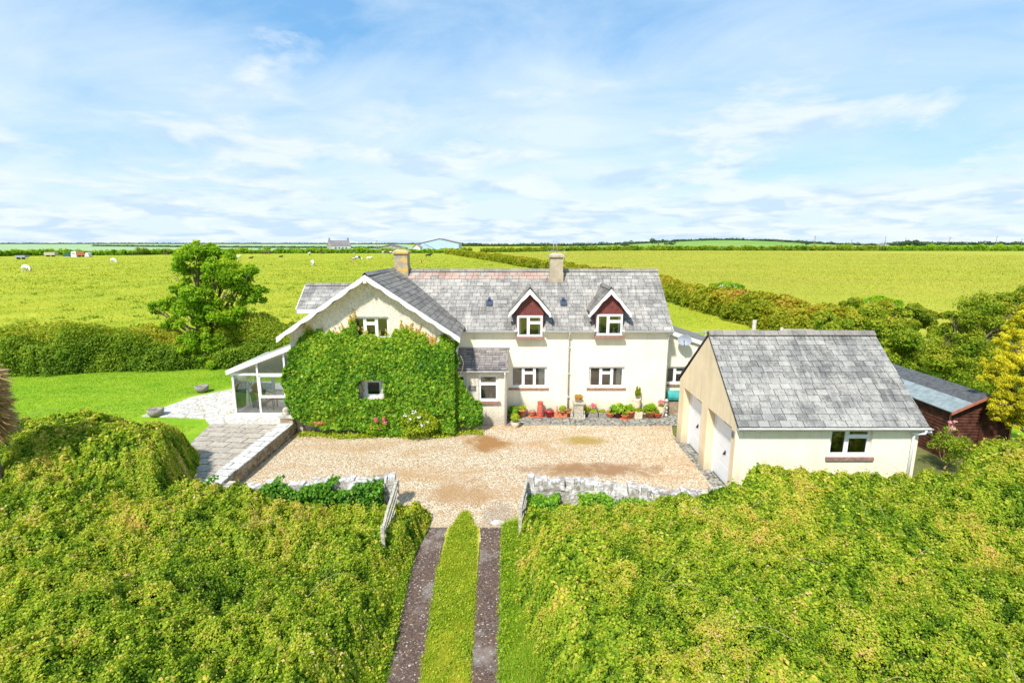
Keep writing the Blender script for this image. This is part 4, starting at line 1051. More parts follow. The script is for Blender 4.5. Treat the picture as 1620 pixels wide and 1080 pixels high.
mb = MB(); mb.box(AX0-.002, AX0+.27, 14.64, 16.53, 0.004, .02); mb.box(AX0-.002, AX0+.27, 17.12, 18.98, 0.004, .02)
mb.build('threshold', M['mossy'], gar)
mb = MB(); mb.box(AX0-.14, AX0-.002, 14.3, 19.5, -.02, .016); o = mb.build('garage_apron', M['mossy']); o['kind'] = 'structure'
mb = MB(); mb.box(AX0+.6, AX1-.3, AY0+2.2, AY0+2.3, 0, 2.4); mb.build('inner_partition', M['plaque'], gar)

# ------------------------------------------------------------ shed
shed = thing('timber_shed', 'dark red brown timber shed with grey felt roof right of the garage', 'shed', (17, 19.5, 0))
SX0, SX1, SY0, SY1, SE, SR = 15.95, 18.25, 17.6, 22.3, 1.86, 2.42
SXM = (SX0+SX1)/2
mb = MB(); nb = 15
for k in range(nb):
    z0, z1 = k*SE/nb, (k+1)*SE/nb
    mb.hexa([(SX0-.03, SY0-.0, z0), (SX0+.02, SY0-.0, z0), (SX0+.02, SY1, z0), (SX0-.03, SY1, z0), (SX0-.005, SY0, z1), (SX0+.02, SY0, z1), (SX0+.02, SY1, z1), (SX0-.005, SY1, z1)], 0, random.random())
mb.box(SX0+.02, SX0+.05, SY0, SY1, 0, SE); mb.build('side_wall', M['timber_red'], shed)
mb = MB()
for k in range(21):
    z0, z1 = k*.115, k*.115+.112
    def xw(z): return (SX0, SX1) if z < SE else (SX0+(z-SE)/(SR-SE)*(SXM-SX0), SX1-(z-SE)/(SR-SE)*(SX1-SXM))
    a, b = xw(z0); c, d = xw(min(z1, SR-.01))
    if z0 > SR-.05: break
    mb.hexa([(a, SY0-.035, z0), (b, SY0-.035, z0), (b, SY0-.0, z0), (a, SY0-.0, z0), (c, SY0-.01, z1), (d, SY0-.01, z1), (d, SY0, z1), (c, SY0, z1)], 0, random.random())
mb.build('gable_wall', M['timber_red'], shed)
mb = MB(); mb.box(SX1-.03, SX1, SY0+.01, SY1, 0, SE); mb.box(SX0, SX1, SY1-.03, SY1, 0, SE); mb.build('rear_wall', M['timber_red'], shed)
mb = MB(); mb.box(SXM+.0, SXM+.62, SY0-.065, SY0-.036, .05, 1.8); mb.box(SXM+.04, SXM+.1, SY0-.08, SY0-.066, 1.0, 1.1); mb.build('door', M['timber_red'], shed)
ov = .16; sl_ = (SR-SE)/(SXM-SX0)
mb = MB()
zf = lambda x: SR+.05-abs(x-SXM)*sl_
xm = SXM-.62
mb.prism([(SX0-ov, SY0-.25, zf(SX0-ov)), (xm, SY0-.25, zf(xm)), (xm, SY1+.2, zf(xm)), (SX0-ov, SY1+.2, zf(SX0-ov))], (0, 0, .03), 1)
mb.prism([(xm, SY0-.25, zf(xm)+.004), (SXM, SY0-.25, zf(SXM)+.004), (SXM, SY1+.2, zf(SXM)+.004), (xm, SY1+.2, zf(xm)+.004)], (0, 0, .034), 0)
mb.prism([(SX1+ov, SY0-.25, zf(SX1+ov)), (SXM, SY0-.25, zf(SXM)), (SXM, SY1+.2, zf(SXM)), (SX1+ov, SY1+.2, zf(SX1+ov))], (0, 0, .03), 0)
mb.build('felt_roof', [M['felt'], M['felt_light']], shed)
mb = MB()
for s in (-1, 1):
    xe = SXM+s*(SXM-SX0+ov); mb.prism([(SXM, SY0-.28, zf(SXM)-.09), (xe, SY0-.28, zf(xe)-.09), (xe, SY0-.28, zf(xe)+.02), (SXM, SY0-.28, zf(SXM)+.02)], (0, .025, 0))
mb.build('bargeboard', M['timber_red_frame'], shed)
mb = MB()
for x in (SX0-.02, SX1-.04): mb.box(x, x+.06, SY0-.06, SY0-.037, 0, SE-.02)
mb.build('corner_trim', M['timber_red_frame'], shed)

# ------------------------------------------------------------ stone walls
def stone(mb, cx, cy, cz, sx, sy, sz, rz, t, rnd, mi=0):
    p = []
    for z in (-1, 1):
        for x, y in ((-1, -1), (1, -1), (1, 1), (-1, 1)):
            j = lambda: rnd.uniform(.72, 1.05)
            p.append(Vector((x*sx/2*j(), y*sy/2*j(), z*sz/2*j())))
    Mx = Matrix.Translation((cx, cy, cz)) @ Matrix.Rotation(rz+rnd.uniform(-.1, .1), 4, 'Z')
    mb.hexa([tuple(v) for v in p], mi, t, Mx)
def dry_wall(name, label, pts, hs, th, mats, cop=.22, seed=1, lean=0):
    rnd = random.Random(seed); root = thing(name, label, 'wall', (pts[0][0], pts[0][1], 0))
    body = MB(); top = MB()
    for (x0, y0), (x1, y1), h0, h1 in zip(pts[:-1], pts[1:], hs[:-1], hs[1:]):
        L = math.hypot(x1-x0, y1-y0); rz = math.atan2(y1-y0, x1-x0); dx, dy = (x1-x0)/L, (y1-y0)/L; nx, ny = -dy, dx
        body.hexa([(x0+nx*a, y0+ny*a, -.05) if k == 0 else (x1+nx*a, y1+ny*a, -.05) for a, k in ((-th*.36, 0), (-th*.36, 1), (th*.36, 1), (th*.36, 0))]+[(x0+nx*a, y0+ny*a, h0-.12) if k == 0 else (x1+nx*a, y1+ny*a, h1-.12) for a, k in ((-th*.33, 0), (-th*.33, 1), (th*.33, 1), (th*.33, 0))], 1)
        z = 0.0
        while z < max(h0, h1)-.1:
            ch = rnd.uniform(.07, .13)
            for side in (-1, 1):
                s = 0.
                while s < L:
                    w_ = rnd.uniform(.09, .27); h = h0+(h1-h0)*min(s/L, 1)
                    if z+ch*.5 < h-.08:
                        o = side*th*.36
                        stone(body, x0+dx*(s+w_/2)+nx*o, y0+dy*(s+w_/2)+ny*o, z+ch/2, w_*1.12, th*.36, ch*1.12, rz, rnd.random(), rnd)
                    s += w_
            z += ch
        s = 0.
        while s < L:
            w_ = rnd.uniform(.09, .3); h = h0+(h1-h0)*min(s/L, 1); ph = cop*rnd.uniform(.5, 1.25)
            stone(top, x0+dx*(s+w_/2)+nx*rnd.uniform(-.05, .05), y0+dy*(s+w_/2)+ny*rnd.uniform(-.05, .05), h-.1+ph/2, w_*1.15, th*rnd.uniform(.75, 1.1), ph*1.15, rz, rnd.random(), rnd)
            s += w_
    body.build('masonry', mats, root); top.build('coping_stones', mats, root)
    return root
dry_wall('stone_wall', 'dry stone wall crusted with white lichen, right of the driveway gate', [(.45, 13.75), (2.2, 13.7), (4.0, 13.45), (5.6, 13.4), (6.6, 13.5)], [.98, .88, .76, .72, .7], .42, [M['stone_white'], M['mortar']], .24, 3)
dry_wall('stone_wall', 'ivy covered dry stone wall left of the driveway gate', [(-9.35, 14.15), (-7.6, 13.95), (-5.6, 13.85), (-3.65, 14.0)], [.55, .72, .85, .95], .40, [M['stone_white'], M['mortar']], .2, 9)
# low retaining wall of the terrace with flat coping
lw_ = thing('retaining_wall', 'low brown stone wall with flat white coping between terrace and gravel', 'wall', (-9.2, 17, 0))
mb = MB(); rnd = random.Random(4); x0, y0, x1, y1 = -9.12, 14.5, -9.12, 19.95
mb.box(-9.33, -9.14, y0, y1, -.05, .42, 1)
z = 0
while z < .40:
    ch = rnd.uniform(.06, .11); s = y0
    while s < y1:
        w_ = rnd.uniform(.08, .26); stone(mb, -9.12, s+w_/2, min(z+ch/2, .38), .12, w_*1.1, ch*1.15, 0, rnd.random(), rnd); s += w_
    z += ch
mb.build('masonry', [M['stone_brown'], M['mortar']], lw_)
mb = MB(); s = y0
while s < y1-.05:
    w_ = min(rnd.uniform(.5, .8), y1-s); mb.box(-9.62, -9.05+rnd.uniform(-.01, .02), s, s+w_-.012, .455, .50+rnd.uniform(0, .012), 0, rnd.random()); s += w_
mb.build('coping', M['coping'], lw_)
# pillar with stone ornament at the house end of the low wall
pil = thing('stone_plinth', 'short stone plinth at the house end of the low terrace wall', 'plinth', (-9.35, 20.15, 0))
mb = MB(); rnd = random.Random(8)
mb.box(-9.6, -9.1, 19.98, 20.3, -.02, .7, 1)
for k in range(5):
    for j in range(3): stone(mb, -9.52+j*.17, 19.98, .08+k*.15, .2, .08, .15, 0, rnd.random(), rnd); 
    stone(mb, -9.1, 20.05+.08*(k % 2), .08+k*.15, .08, .2, .15, 0, rnd.random(), rnd)
mb.build('masonry', [M['stone_brown'], M['mortar']], pil)
mb = MB(); stone(mb, -9.35, 20.12, .76, .7, .5, .12, 0, .9, rnd); mb.build('cap_stone', M['stone_white'], pil)
orn = thing('stone_bust', 'small rounded stone ornament on the plinth beside the conservatory', 'ornament', (-9.4, 20.1, .8))
mb = MB(); mb.lathe((-9.4, 20.1, .82), [(.001, 0), (.15, .0), (.17, .05), (.13, .1), (.14, .16), (.12, .24), (.06, .3), (.001, .31)], 14); mb.build('carving', M['stone_pot'], orn)
mb = MB(); mb.lathe((-9.4, 20.1, .79), [(.22, 0), (.22, .03), (.12, .04)], 14); mb.build('base', M['stone_white'], orn)

# ------------------------------------------------------------ gates
def old_gate(label, a, b, ztop, postlen, seed):
    """weathered wooden gate swung open, from hinge a to free end b"""
    rnd = random.Random(seed); g_ = thing('wooden_gate', label, 'gate', (a[0], a[1], 0))
    A = Vector((a[0], a[1], 0)); B = Vector((b[0], b[1], 0)); d = (B-A)
    def at_(t, z): return A+d*t+Vector((0, 0, z))
    mb = MB(); mb.bar(at_(0, ztop), at_(.62, ztop-.02), .07, .09); mb.bar(at_(.62, ztop-.0), at_(1, ztop-.10), .065, .085); mb.build('top_rail', M['wood_grey'], g_)
    for z in (.25, .45, .65, .85):
        mb = MB(); mb.bar(at_(0, z), at_(1, z), .025, .08); mb.build('rail', M['wood_grey'], g_)
    mb = MB(); mb.bar(at_(1, .1), at_(1, ztop+.0), .09, .08, up=d); mb.build('head_post', M['wood_grey'], g_)
    mb = MB(); mb.bar(at_(.0, .1), at_(0, ztop), .08, .08, up=d); mb.build('hinge_post', M['wood_grey'], g_)
    mb = MB(); mb.bar(at_(.03, .28), at_(.97, .85), .02, .07); mb.build('brace', M['wood_grey'], g_)
old_gate('weathered grey wooden gate standing open on the left of the driveway', (-3.3, 13.5), (-3.12, 11.1), 1.12, 1, 1)
old_gate('weathered wooden gate folded back at the end of the right hand stone wall', (.42, 13.5), (.22, 12.1), 1.08, 1, 2)

# ------------------------------------------------------------ foliage builders
def heightL(X, Y):
    edge = sstep(0, 1.1-.6*sstep(10.2, 11.2, Y), (-2.28-.12*np.sin(Y*1.3)-.01*(Y-8)) - X)
    h = .95+.45*sstep(-4, -8, X)+.25*np.sin(X*.45+1)*np.cos(Y*.5)
    h = h-.25*np.exp(-((Y-12.6)/1.0)**2)
    m = np.exp(-(((Y-15.3)/2.0)**4))*sstep(-8.9, -12.2, X)**.9; h = h*(1-m)+(2.15-.25*sstep(-13, -16, X))*m
    m2 = np.exp(-(((X+13.5)/3.5)**2+((Y-13.3)/2.4)**2)); h = h+.3*m2
    yb = 13.8+4.3*sstep(-8.8, -11.6, X); back = sstep(0, .9+1.7*sstep(-9.0, -9.8, X), yb-Y)
    n = (fbm(X*.9, Y*.9, 3)-.5)*.9+(fbm(X*2.6, Y*2.6, 13)-.5)*.45
    return np.maximum((h+n)*edge*back, .0)
def heightR(X, Y):
    edge = sstep(0, 1.3-.8*sstep(11, 12, Y), X-(-.08-.0*(Y-8)+.12*np.sin(Y*1.1)))
    h = 1.0+.35*sstep(3, 8, X)+.2*np.sin(X*.5)*np.cos(Y*.55+1)
    h = h-.25*np.exp(-((Y-12.7)/1.1)**2)*sstep(5.5, 4.0, X)
    h = h+.35*np.exp(-(((X-7.2)/1.3)**2+((Y-13.0)/1.0)**2))+.8*sstep(10.5, 15, X)*sstep(10, 13, Y)
    yb = 13.35+.6*sstep(6, 7, X)+.0*X; yb = yb+1.0*sstep(12.4, 14, X)
    back = sstep(0, .8, yb-Y)
    n = (fbm(X*.9, Y*.9, 23)-.5)*.9+(fbm(X*2.6, Y*2.6, 33)-.5)*.45
    return np.maximum((h+n)*edge*back, .0)
def mass(name, label, cat, hf, x0, x1, y0, y1, dens, seed, size0=.038):
    global rng
    rng = np.random.default_rng(seed)
    root = thing(name, label, cat, ((x0+x1)/2, (y0+y1)/2, 0))
    # woody core surface just below the leaves
    nx, ny = int((x1-x0)*5), int((y1-y0)*5)
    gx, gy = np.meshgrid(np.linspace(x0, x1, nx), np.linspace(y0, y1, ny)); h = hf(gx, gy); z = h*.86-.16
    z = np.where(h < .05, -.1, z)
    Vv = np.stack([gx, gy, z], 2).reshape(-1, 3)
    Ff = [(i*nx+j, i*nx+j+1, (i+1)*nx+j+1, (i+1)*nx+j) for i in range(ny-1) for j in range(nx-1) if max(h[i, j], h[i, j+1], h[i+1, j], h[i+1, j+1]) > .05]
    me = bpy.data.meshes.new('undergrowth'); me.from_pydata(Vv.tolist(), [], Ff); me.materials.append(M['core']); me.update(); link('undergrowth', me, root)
    N = int((x1-x0)*(y1-y0)*dens*2.2)
    X = rng.uniform(x0, x1, N); Y = rng.uniform(y0, y1, N)
    vis = (np.abs(X) < 1.06*Y+4.5) & (rng.random(N) < np.clip(1.35-(Y-8)/16, .55, 1)*np.where(np.abs(X) > 1.06*Y+1.2, .45, 1))
    X, Y = X[vis], Y[vis]; H = hf(X, Y); k = H > .06; X, Y, H = X[k], Y[k], H[k]
    sl = np.hypot(hf(X+.1, Y)-hf(X-.1, Y), hf(X, Y+.1)-hf(X, Y-.1))/.2; k = rng.random(len(X)) < np.sqrt(1+sl**2)/2.2; X, Y, H = X[k], Y[k], H[k]
    cl = fbm(X*5.5, Y*5.5, seed+5, 3)                  # sprig clumps
    d = rng.exponential(.07, len(X))+(cl < .42)*rng.uniform(0, .22, len(X))
    shoot = (rng.random(len(X)) < .05)&(cl > .5)
    Z = H-d+.20*(cl-.5)+.08*(fbm(X*11, Y*11, seed+6, 2)-.5)+shoot*rng.uniform(.02, .16, len(X)); Z = np.maximum(Z, .02)
    e = .12; gxn = -(hf(X+e, Y)-hf(X-e, Y))/(2*e); gyn = -(hf(X, Y+e)-hf(X, Y-e))/(2*e)
    nr = norm(np.stack([gxn*.8, gyn*.8, np.ones(len(X))], 1))
    size = size0*rng.uniform(.6, 1.35, len(X))*(1+np.clip((Y-8)/14, 0, .6))
    sp2 = (fbm(X*.8+3, Y*.8, seed+29, 3)+rng.normal(0, .04, len(X))) > .60; hol = sstep(.64, .74, fbm(X*1.5, Y*1.5, seed+39, 3)); Z = np.maximum(Z-.22*hol*rng.random(len(X)), .02); size = size*np.where(sp2, 1.55, 1)
    pat = fbm(X*.55, Y*.55, seed+9, 4); pat2 = fbm(X*1.7, Y*1.7, seed+19, 3)
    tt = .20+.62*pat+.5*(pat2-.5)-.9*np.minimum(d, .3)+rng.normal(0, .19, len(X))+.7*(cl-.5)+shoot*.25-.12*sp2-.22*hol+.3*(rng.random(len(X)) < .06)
    mi = np.zeros(len(X))
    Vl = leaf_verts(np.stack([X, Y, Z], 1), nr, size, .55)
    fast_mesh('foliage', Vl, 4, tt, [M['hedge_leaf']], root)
    # bramble stems
    rnd = random.Random(seed)
    for i in range(70):
        x = rnd.uniform(x0, x1); y = rnd.uniform(y0, y1); hh = float(hf(np.array([x]), np.array([y]))[0])
        if hh < .5 or abs(x) > y*1.05+1: continue
        a = rnd.uniform(0, 6.28); L = rnd.uniform(.4, 1.2); p = []; sb = MB()
        for k in range(6):
            t = k/5; p.append((x+math.cos(a)*L*t, y+math.sin(a)*L*t, hh-.12+.3*math.sin(math.pi*t*.8)))
        sb.tube(p, [.006*(1.2-.8*k/5) for k in range(6)], 4)
        sb.build('bramble_stem', M['stem'], root)
    return root
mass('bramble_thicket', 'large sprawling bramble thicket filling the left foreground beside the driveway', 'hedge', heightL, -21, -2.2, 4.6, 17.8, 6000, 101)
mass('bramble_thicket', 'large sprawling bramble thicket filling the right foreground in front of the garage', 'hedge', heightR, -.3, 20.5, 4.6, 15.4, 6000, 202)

def path_pts(poly, n, rngl):
    poly = np.array(poly, float); seg = np.hypot(*np.diff(poly, axis=0).T); cum = np.concatenate([[0], np.cumsum(seg)]); s = rngl.uniform(0, cum[-1], n)
    i = np.clip(np.searchsorted(cum, s)-1, 0, len(seg)-1); t = (s-cum[i])/seg[i]; p = poly[i]+(poly[i+1]-poly[i])*t[:, None]
    d = (poly[i+1]-poly[i])/seg[i][:, None]; return p, d, s
def hedge(name, label, poly, width, height, n, size, mat, seed, cat='hedge', group=None, core=True, sizegrow=False, rough=.3, base=None, weights=None, lean=0.):
    """long hedge: leaves over a lumpy half-elliptic bank"""
    global rng
    rng = np.random.default_rng(seed); poly_ = np.array(poly, float)
    root = thing(name, label, cat, (poly_[0, 0], poly_[0, 1], 0), group)
    if sizegrow:        # spread leaves evenly in view: fewer and larger with distance
        dd = np.hypot(poly_[:, 0], poly_[:, 1]); k = 0; parts = []
        p, d, s = path_pts(poly, n*6, rng); r = np.hypot(p[:, 0], p[:, 1]); keep = rng.random(len(r)) < (r.min()/r)**1.3
        p, d, s = p[keep][:n], d[keep][:n], s[keep][:n]
    else: p, d, s = path_pts(poly, n, rng)
    n = len(p); r = np.hypot(p[:, 0], p[:, 1]); th = rng.uniform(-.12, math.pi+.12, n); th = math.pi/2+(th-math.pi/2)*.98
    lump = 1+rough*(fbm(s/1.6+0, th*1.4, seed, 3)-.5)*2+rough*.7*(fbm(s/6, th*.4, seed+3, 2)-.5)*2
    rr = lump*(1-np.abs(rng.exponential(.09, n)))
    q = .62        # squarish section
    cx = np.sign(np.cos(th))*np.abs(np.cos(th))**q; sz = np.clip(np.sin(th), -.1, 1); sz = np.sign(sz)*np.abs(sz)**q
    nx, ny = -d[:, 1], d[:, 0]
    off = cx*width/2*rr; X = p[:, 0]+nx*off; Y = p[:, 1]+ny*off; Z = np.maximum(sz*height*rr, .05)
    X = X+lean*Z
    gz = Tz(X, Y) if base is None else base
    nr = norm(np.stack([nx*np.cos(th), ny*np.cos(th), np.sin(th)+.3], 1))
    sizes = size*rng.uniform(.6, 1.4, n)*(np.maximum(1, r/max(r.min(), 20)) if sizegrow else 1)
    pat = fbm(s/3.2, th, seed+7, 4)
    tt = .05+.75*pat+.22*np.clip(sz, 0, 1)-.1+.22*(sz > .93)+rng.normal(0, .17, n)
    V_l = leaf_verts(np.stack([X, Y, Z+gz], 1), nr, sizes, .6)
    fast_mesh('foliage', V_l, 4, tt, [mat], root)
    if core:
        mb = MB(); pl = [Vector((a[0], a[1], 0)) for a in poly]
        ring = []
        m_ = 9
        for i, a in enumerate(pl):
            dd_ = (pl[min(i+1, len(pl)-1)]-pl[max(i-1, 0)]).normalized(); nn = Vector((-dd_.y, dd_.x, 0)); z0 = float(Tz(a.x, a.y)) if base is None else base
            ring.append([a+nn*(math.cos(math.pi*k/(m_-1))*width*.32)+Vector((0, 0, z0-.05+math.sin(math.pi*k/(m_-1))**.6*height*.70)) for k in range(m_)])
        for i in range(len(ring)-1):
            for k in range(m_-1): mb.poly([ring[i][k], ring[i][k+1], ring[i+1][k+1], ring[i+1][k]], sm=True)
        for e in (ring[0], ring[-1][::-1]): mb.poly(e)
        mb.build('branches', M['core'], root)
    return root
def dens(pl, n=3):
    out = []
    for a, b in zip(pl[:-1], pl[1:]):
        for k in range(n): out.append((a[0]+(b[0]-a[0])*k/n, a[1]+(b[1]-a[1])*k/n))
    return out+[pl[-1]]
hedge('garden_hedge', 'thick dark green windswept hedge along the back of the left lawn', [(-46, 28.5), (-36, 28.8), (-27, 29.3), (-21, 30.3), (-16, 31.0), (-11, 31.3), (-8, 31)], 3.0, 2.45, 190000, .11, M['dark_leaf'], 301, base=.2, rough=.45)
hedge('bank_hedge', 'long rust tinged hedge bank running diagonally from behind the garage to the far farm', HEDGE_R, 5.0, 2.5, 190000, .22, M['bank_leaf'], 302, sizegrow=True, rough=.34)

def bush(root, name, blobs, n, size, mat, seed, spread=.6, up=.25, tb=0., tv=.22, shell=.16, aspect=.75):
    global rng
    rng = np.random.default_rng(seed); B = np.array([b[:3] for b in blobs], float); Rr = np.array([b[3] if len(b) == 4 else b[3:6] for b in blobs], dtype=object)
    RR = np.array([[r]*3 if np.isscalar(r) else list(r) for r in Rr], float)
    wgt = (RR[:, 0]*RR[:, 2]); i = rng.choice(len(B), n, p=wgt/wgt.sum())
    d = norm(rng.normal(0, 1, (n, 3))); d[:, 2] = np.where(d[:, 2] < -.35, -d[:, 2]*.7, d[:, 2]); d = norm(d)
    az = np.arctan2(d[:, 1], d[:, 0]); lump = 1+.28*(fbm(az*2.2+i*3.1, d[:, 2]*3+i, seed, 3)-.5)*2
    rr = lump*(1-np.abs(rng.exponential(shell, n)))
    p = B[i]+d*RR[i]*rr[:, None]
    nr = norm(d+np.array([0, 0, up]))
    bt = rng.normal(0, .1, len(B))
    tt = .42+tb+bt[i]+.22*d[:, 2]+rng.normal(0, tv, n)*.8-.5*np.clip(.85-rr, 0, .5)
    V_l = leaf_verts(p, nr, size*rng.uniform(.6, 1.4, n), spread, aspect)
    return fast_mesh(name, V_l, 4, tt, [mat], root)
def branches(root, base, blobs, r0, name='trunk', mat=None, seed=1, split=.35, lean=(0, 0)):
    rnd = random.Random(seed); mb = MB(); b = Vector(base); top = b+Vector((lean[0], lean[1], 0))+Vector((0, 0, (max(x[2] for x in blobs)-b.z)*split))
    mb.tube([b-Vector((0, 0, .1)), b+(top-b)*.5+Vector((rnd.uniform(-.1, .1), 0, 0)), top], [r0*1.25, r0, r0*.8], 10)
    for bl in blobs:
        e = Vector(bl[:3]); f = rnd.uniform(.35, 1); s = b+(top-b)*f
        mid = s+(e-s)*.5+Vector((rnd.uniform(-.25, .25), rnd.uniform(-.25, .25), (e-s).length*.10))
        p = [s+(mid-s)*t*(2-t)*1.0 if False else s*(1-t)**2+mid*2*t*(1-t)+e*t*t for t in (0, .2, .4, .6, .8, 1)]
        mb.tube(p, [r0*.5*(1-.82*t) for t in (0, .2, .4, .6, .8, 1)], 6)
        for k in range(3):
            q = e+Vector((rnd.uniform(-1, 1), rnd.uniform(-1, 1), rnd.uniform(-.2, .9)))*.7*(bl[3] if not hasattr(bl[3], '__len__') else bl[3])
            mb.tube([p[3], (p[3]+q)*.5+Vector((0, 0, .1)), q], [r0*.2, r0*.13, r0*.05], 5)
    return mb.build(name, mat or M['bark'], root)

# the sycamore left of the house
def clumps(bl, k, f, seed):
    rnd = random.Random(seed); out = []
    for b in bl:
        for i in range(k):
            d = Vector((rnd.gauss(0, 1), rnd.gauss(0, 1), rnd.gauss(.25, 1))).normalized(); q = b[3]*rnd.uniform(.55, .95)
            out.append((b[0]+d.x*q, b[1]+d.y*q, b[2]+d.z*q*.9, b[3]*f*rnd.uniform(.7, 1.3)))
    return out
def blob_px(l, Y):
    out = []
    for x, y, r, dy in l:
        c = P(x, y, Y+dy); out.append((c[0], c[1], c[2], r*(Y+dy)/785.))
    return out
tr = thing('sycamore_tree', 'rounded bright green tree growing out of the hedge left of the conservatory', 'tree', (-18.6, 30.6, 0))
bl = blob_px([(312, 403, 20, 0), (338, 410, 20, .5), (300, 418, 24, -.3), (360, 425, 26, .3), (335, 432, 24, -1), (385, 445, 25, 0), (402, 468, 18, .3), (288, 440, 17, 0), (355, 462, 30, -.6), (318, 468, 26, -.8), (292, 478, 22, .2), (262, 487, 18, 0), (244, 490, 9, -.2), (380, 485, 22, .2), (340, 500, 26, -1), (300, 505, 26, -1), (272, 512, 14, -.4), (325, 535, 26, -1), (360, 525, 20, -.5), (300, 550, 20, -1), (340, 560, 22, -1.2), (374, 508, 12, -.3), (276, 460, 9, 0), (322, 442, 14, .8), (395, 430, 10, .2)], 30.8)
branches(tr, (-18.9, 30.8, 0), bl, .24, seed=3, split=.33, lean=(.3, 0))
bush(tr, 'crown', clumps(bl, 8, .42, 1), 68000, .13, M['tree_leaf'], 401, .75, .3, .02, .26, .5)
# right hand shrubs and trees
tr = thing('willow_shrub', 'broad mid green shrub directly behind the garage ridge', 'shrub', (20.5, 30, 0))
bl = blob_px([(1325, 512, 30, 0), (1370, 520, 34, 0), (1300, 510, 18, .6), (1410, 535, 34, 0), (1440, 560, 30, 0), (1390, 560, 38, -1), (1450, 585, 24, -1), (1420, 500, 16, 1), (1340, 545, 30, -1), (1470, 545, 20, .4)], 30)
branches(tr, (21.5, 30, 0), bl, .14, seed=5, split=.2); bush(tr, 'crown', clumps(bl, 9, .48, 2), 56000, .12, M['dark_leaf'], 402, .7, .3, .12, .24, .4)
tr = thing('windswept_tree', 'leaning windswept tree with feathery crown behind the felt roofed shed', 'tree', (23.2, 26.5, 0))
bl = blob_px([(1512, 545, 30, 0), (1530, 515, 28, 0), (1552, 490, 24, 0), (1575, 478, 18, .5), (1500, 580, 28, -.5), (1545, 560, 34, -.5), (1580, 525, 30, 0), (1610, 500, 26, 0), (1600, 555, 34, 0), (1525, 605, 26, -1), (1570, 600, 32, -1), (1640, 520, 40, 0), (1650, 580, 40, 0), (1480, 560, 14, 0), (1506, 500, 10, 0), (1495, 525, 12, .5), (1630, 470, 22, 0)], 26)
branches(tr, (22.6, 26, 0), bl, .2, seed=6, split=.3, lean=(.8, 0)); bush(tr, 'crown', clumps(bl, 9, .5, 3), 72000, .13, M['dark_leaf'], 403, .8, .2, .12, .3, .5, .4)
tr = thing('golden_conifer', 'golden yellow conifer overhanging the right end of the shed', 'tree', (18.9, 17.0, 0))
bl = blob_px([(1598, 540, 20, 0), (1620, 520, 22, 0), (1582, 575, 24, 0), (1612, 575, 28, 0), (1575, 605, 22, -.2), (1605, 615, 30, -.3), (1585, 640, 26, -.4), (1615, 650, 28, -.3), (1650, 560, 40, 0), (1650, 630, 44, 0), (1606, 668, 16, -.3), (1640, 500, 26, 0), (1569, 590, 10, 0), (1575, 655, 12, -.3)], 17.4)
branches(tr, (19.3, 17.6, 0), bl, .16, seed=7, split=.35); bush(tr, 'crown', clumps(bl, 22, .27, 4), 110000, .05, M['gold_leaf'], 404, .8, .6, .08, .2, .2, .5)
tr = thing('rusty_shrub', 'yellow tipped brown shrub on the right edge above the windswept tree', 'shrub', (31, 30, 0))
bl = blob_px([(1605, 478, 16, 0), (1625, 478, 18, 0), (1645, 490, 30, 0), (1640, 530, 30, 0)], 30)
branches(tr, (30.5, 30, 0), bl, .12, seed=8, split=.3); bush(tr, 'crown', clumps(bl, 9, .38, 5), 20000, .12, M['bank_leaf'], 405, .6, .2, .12, .2)
# bank shrubs
tr = thing('hedge_shrub', 'green shrub at the foot of the diagonal hedge behind the garage', 'shrub', (24.5, 36, 0))
bl = blob_px([(1395, 497, 22, 0), (1440, 505, 26, 0), (1480, 515, 26, 0), (1350, 490, 18, 0), (1500, 535, 26, -2)], 37)
bush(tr, 'crown', clumps(bl, 9, .38, 6), 24000, .15, M['bank_leaf'], 406, .6, .2, -.1, .2)
for x, y, lb in ((1390, 470, 'elder bush with white blossom on the diagonal hedge above the garage roof'), (1150, 446, 'small green elder with white blossom on the hedge top right of the main roof')):
    Yd = 47 if x > 1300 else 66
    c = P(x, y, Yd); tr = thing('elder_bush', lb, 'bush', (c[0], c[1], 0)); rr_b = 1
    bush(tr, 'foliage', [(c[0], c[1], c[2]-.6, (1.1, 1, .7)), (c[0]+1.3, c[1], c[2]-.8, (1., 1, .6)), (c[0]-1.3, c[1], c[2]-.8, (1, 1, .6))], 3500, .24, M['tree_leaf'], 410+x, .6)
    bush(tr, 'blossom', [(c[0]-.3, c[1]-.6, c[2]-.75, (1.5, .6, .55))], 230, .12, M['white_flower'], 411+x, .3)
# cordyline at the left edge
cd = thing('cordyline', 'spiky cordyline with a skirt of dead brown leaves at the left edge', 'plant', (-13.7, 12.9, 0))
c0 = P(-8, 610, 12.6)
mb = MB(); mb.tube([(c0[0]-.42, 12.6, -.05), (c0[0]-.42, 12.6, 1.5), (c0[0]-.42, 12.6, c0[2]+.4)], [.14, .12, .1], 10); mb.build('trunk', M['bark'], cd)
rng = np.random.default_rng(77); n = 1800
az = rng.uniform(0, 2*math.pi, n); el = rng.uniform(-1.2, .5, n); L = rng.uniform(.45, .75, n)
b0 = np.stack([c0[0]-.42+0*az, 12.6+0*az, c0[2]+.35-rng.uniform(0, 1.5, n)], 1)
dd = np.stack([np.cos(az)*np.cos(el), np.sin(az)*np.cos(el), np.sin(el)], 1); sdv = np.stack([-np.sin(az), np.cos(az), 0*az], 1)*.018
V_l = np.empty((n, 4, 3)); V_l[:, 0] = b0-sdv; V_l[:, 1] = b0+sdv; V_l[:, 2] = b0+dd*L[:, None]*.6+sdv*.8; V_l[:, 3] = b0+dd*L[:, None]-np.array([0, 0, .12])
fast_mesh('dead_leaves', V_l.reshape(-1, 3), 4, rng.random(n)*.6+.4*(el+1.2)/1.7, [M['dead_leaf']], cd)

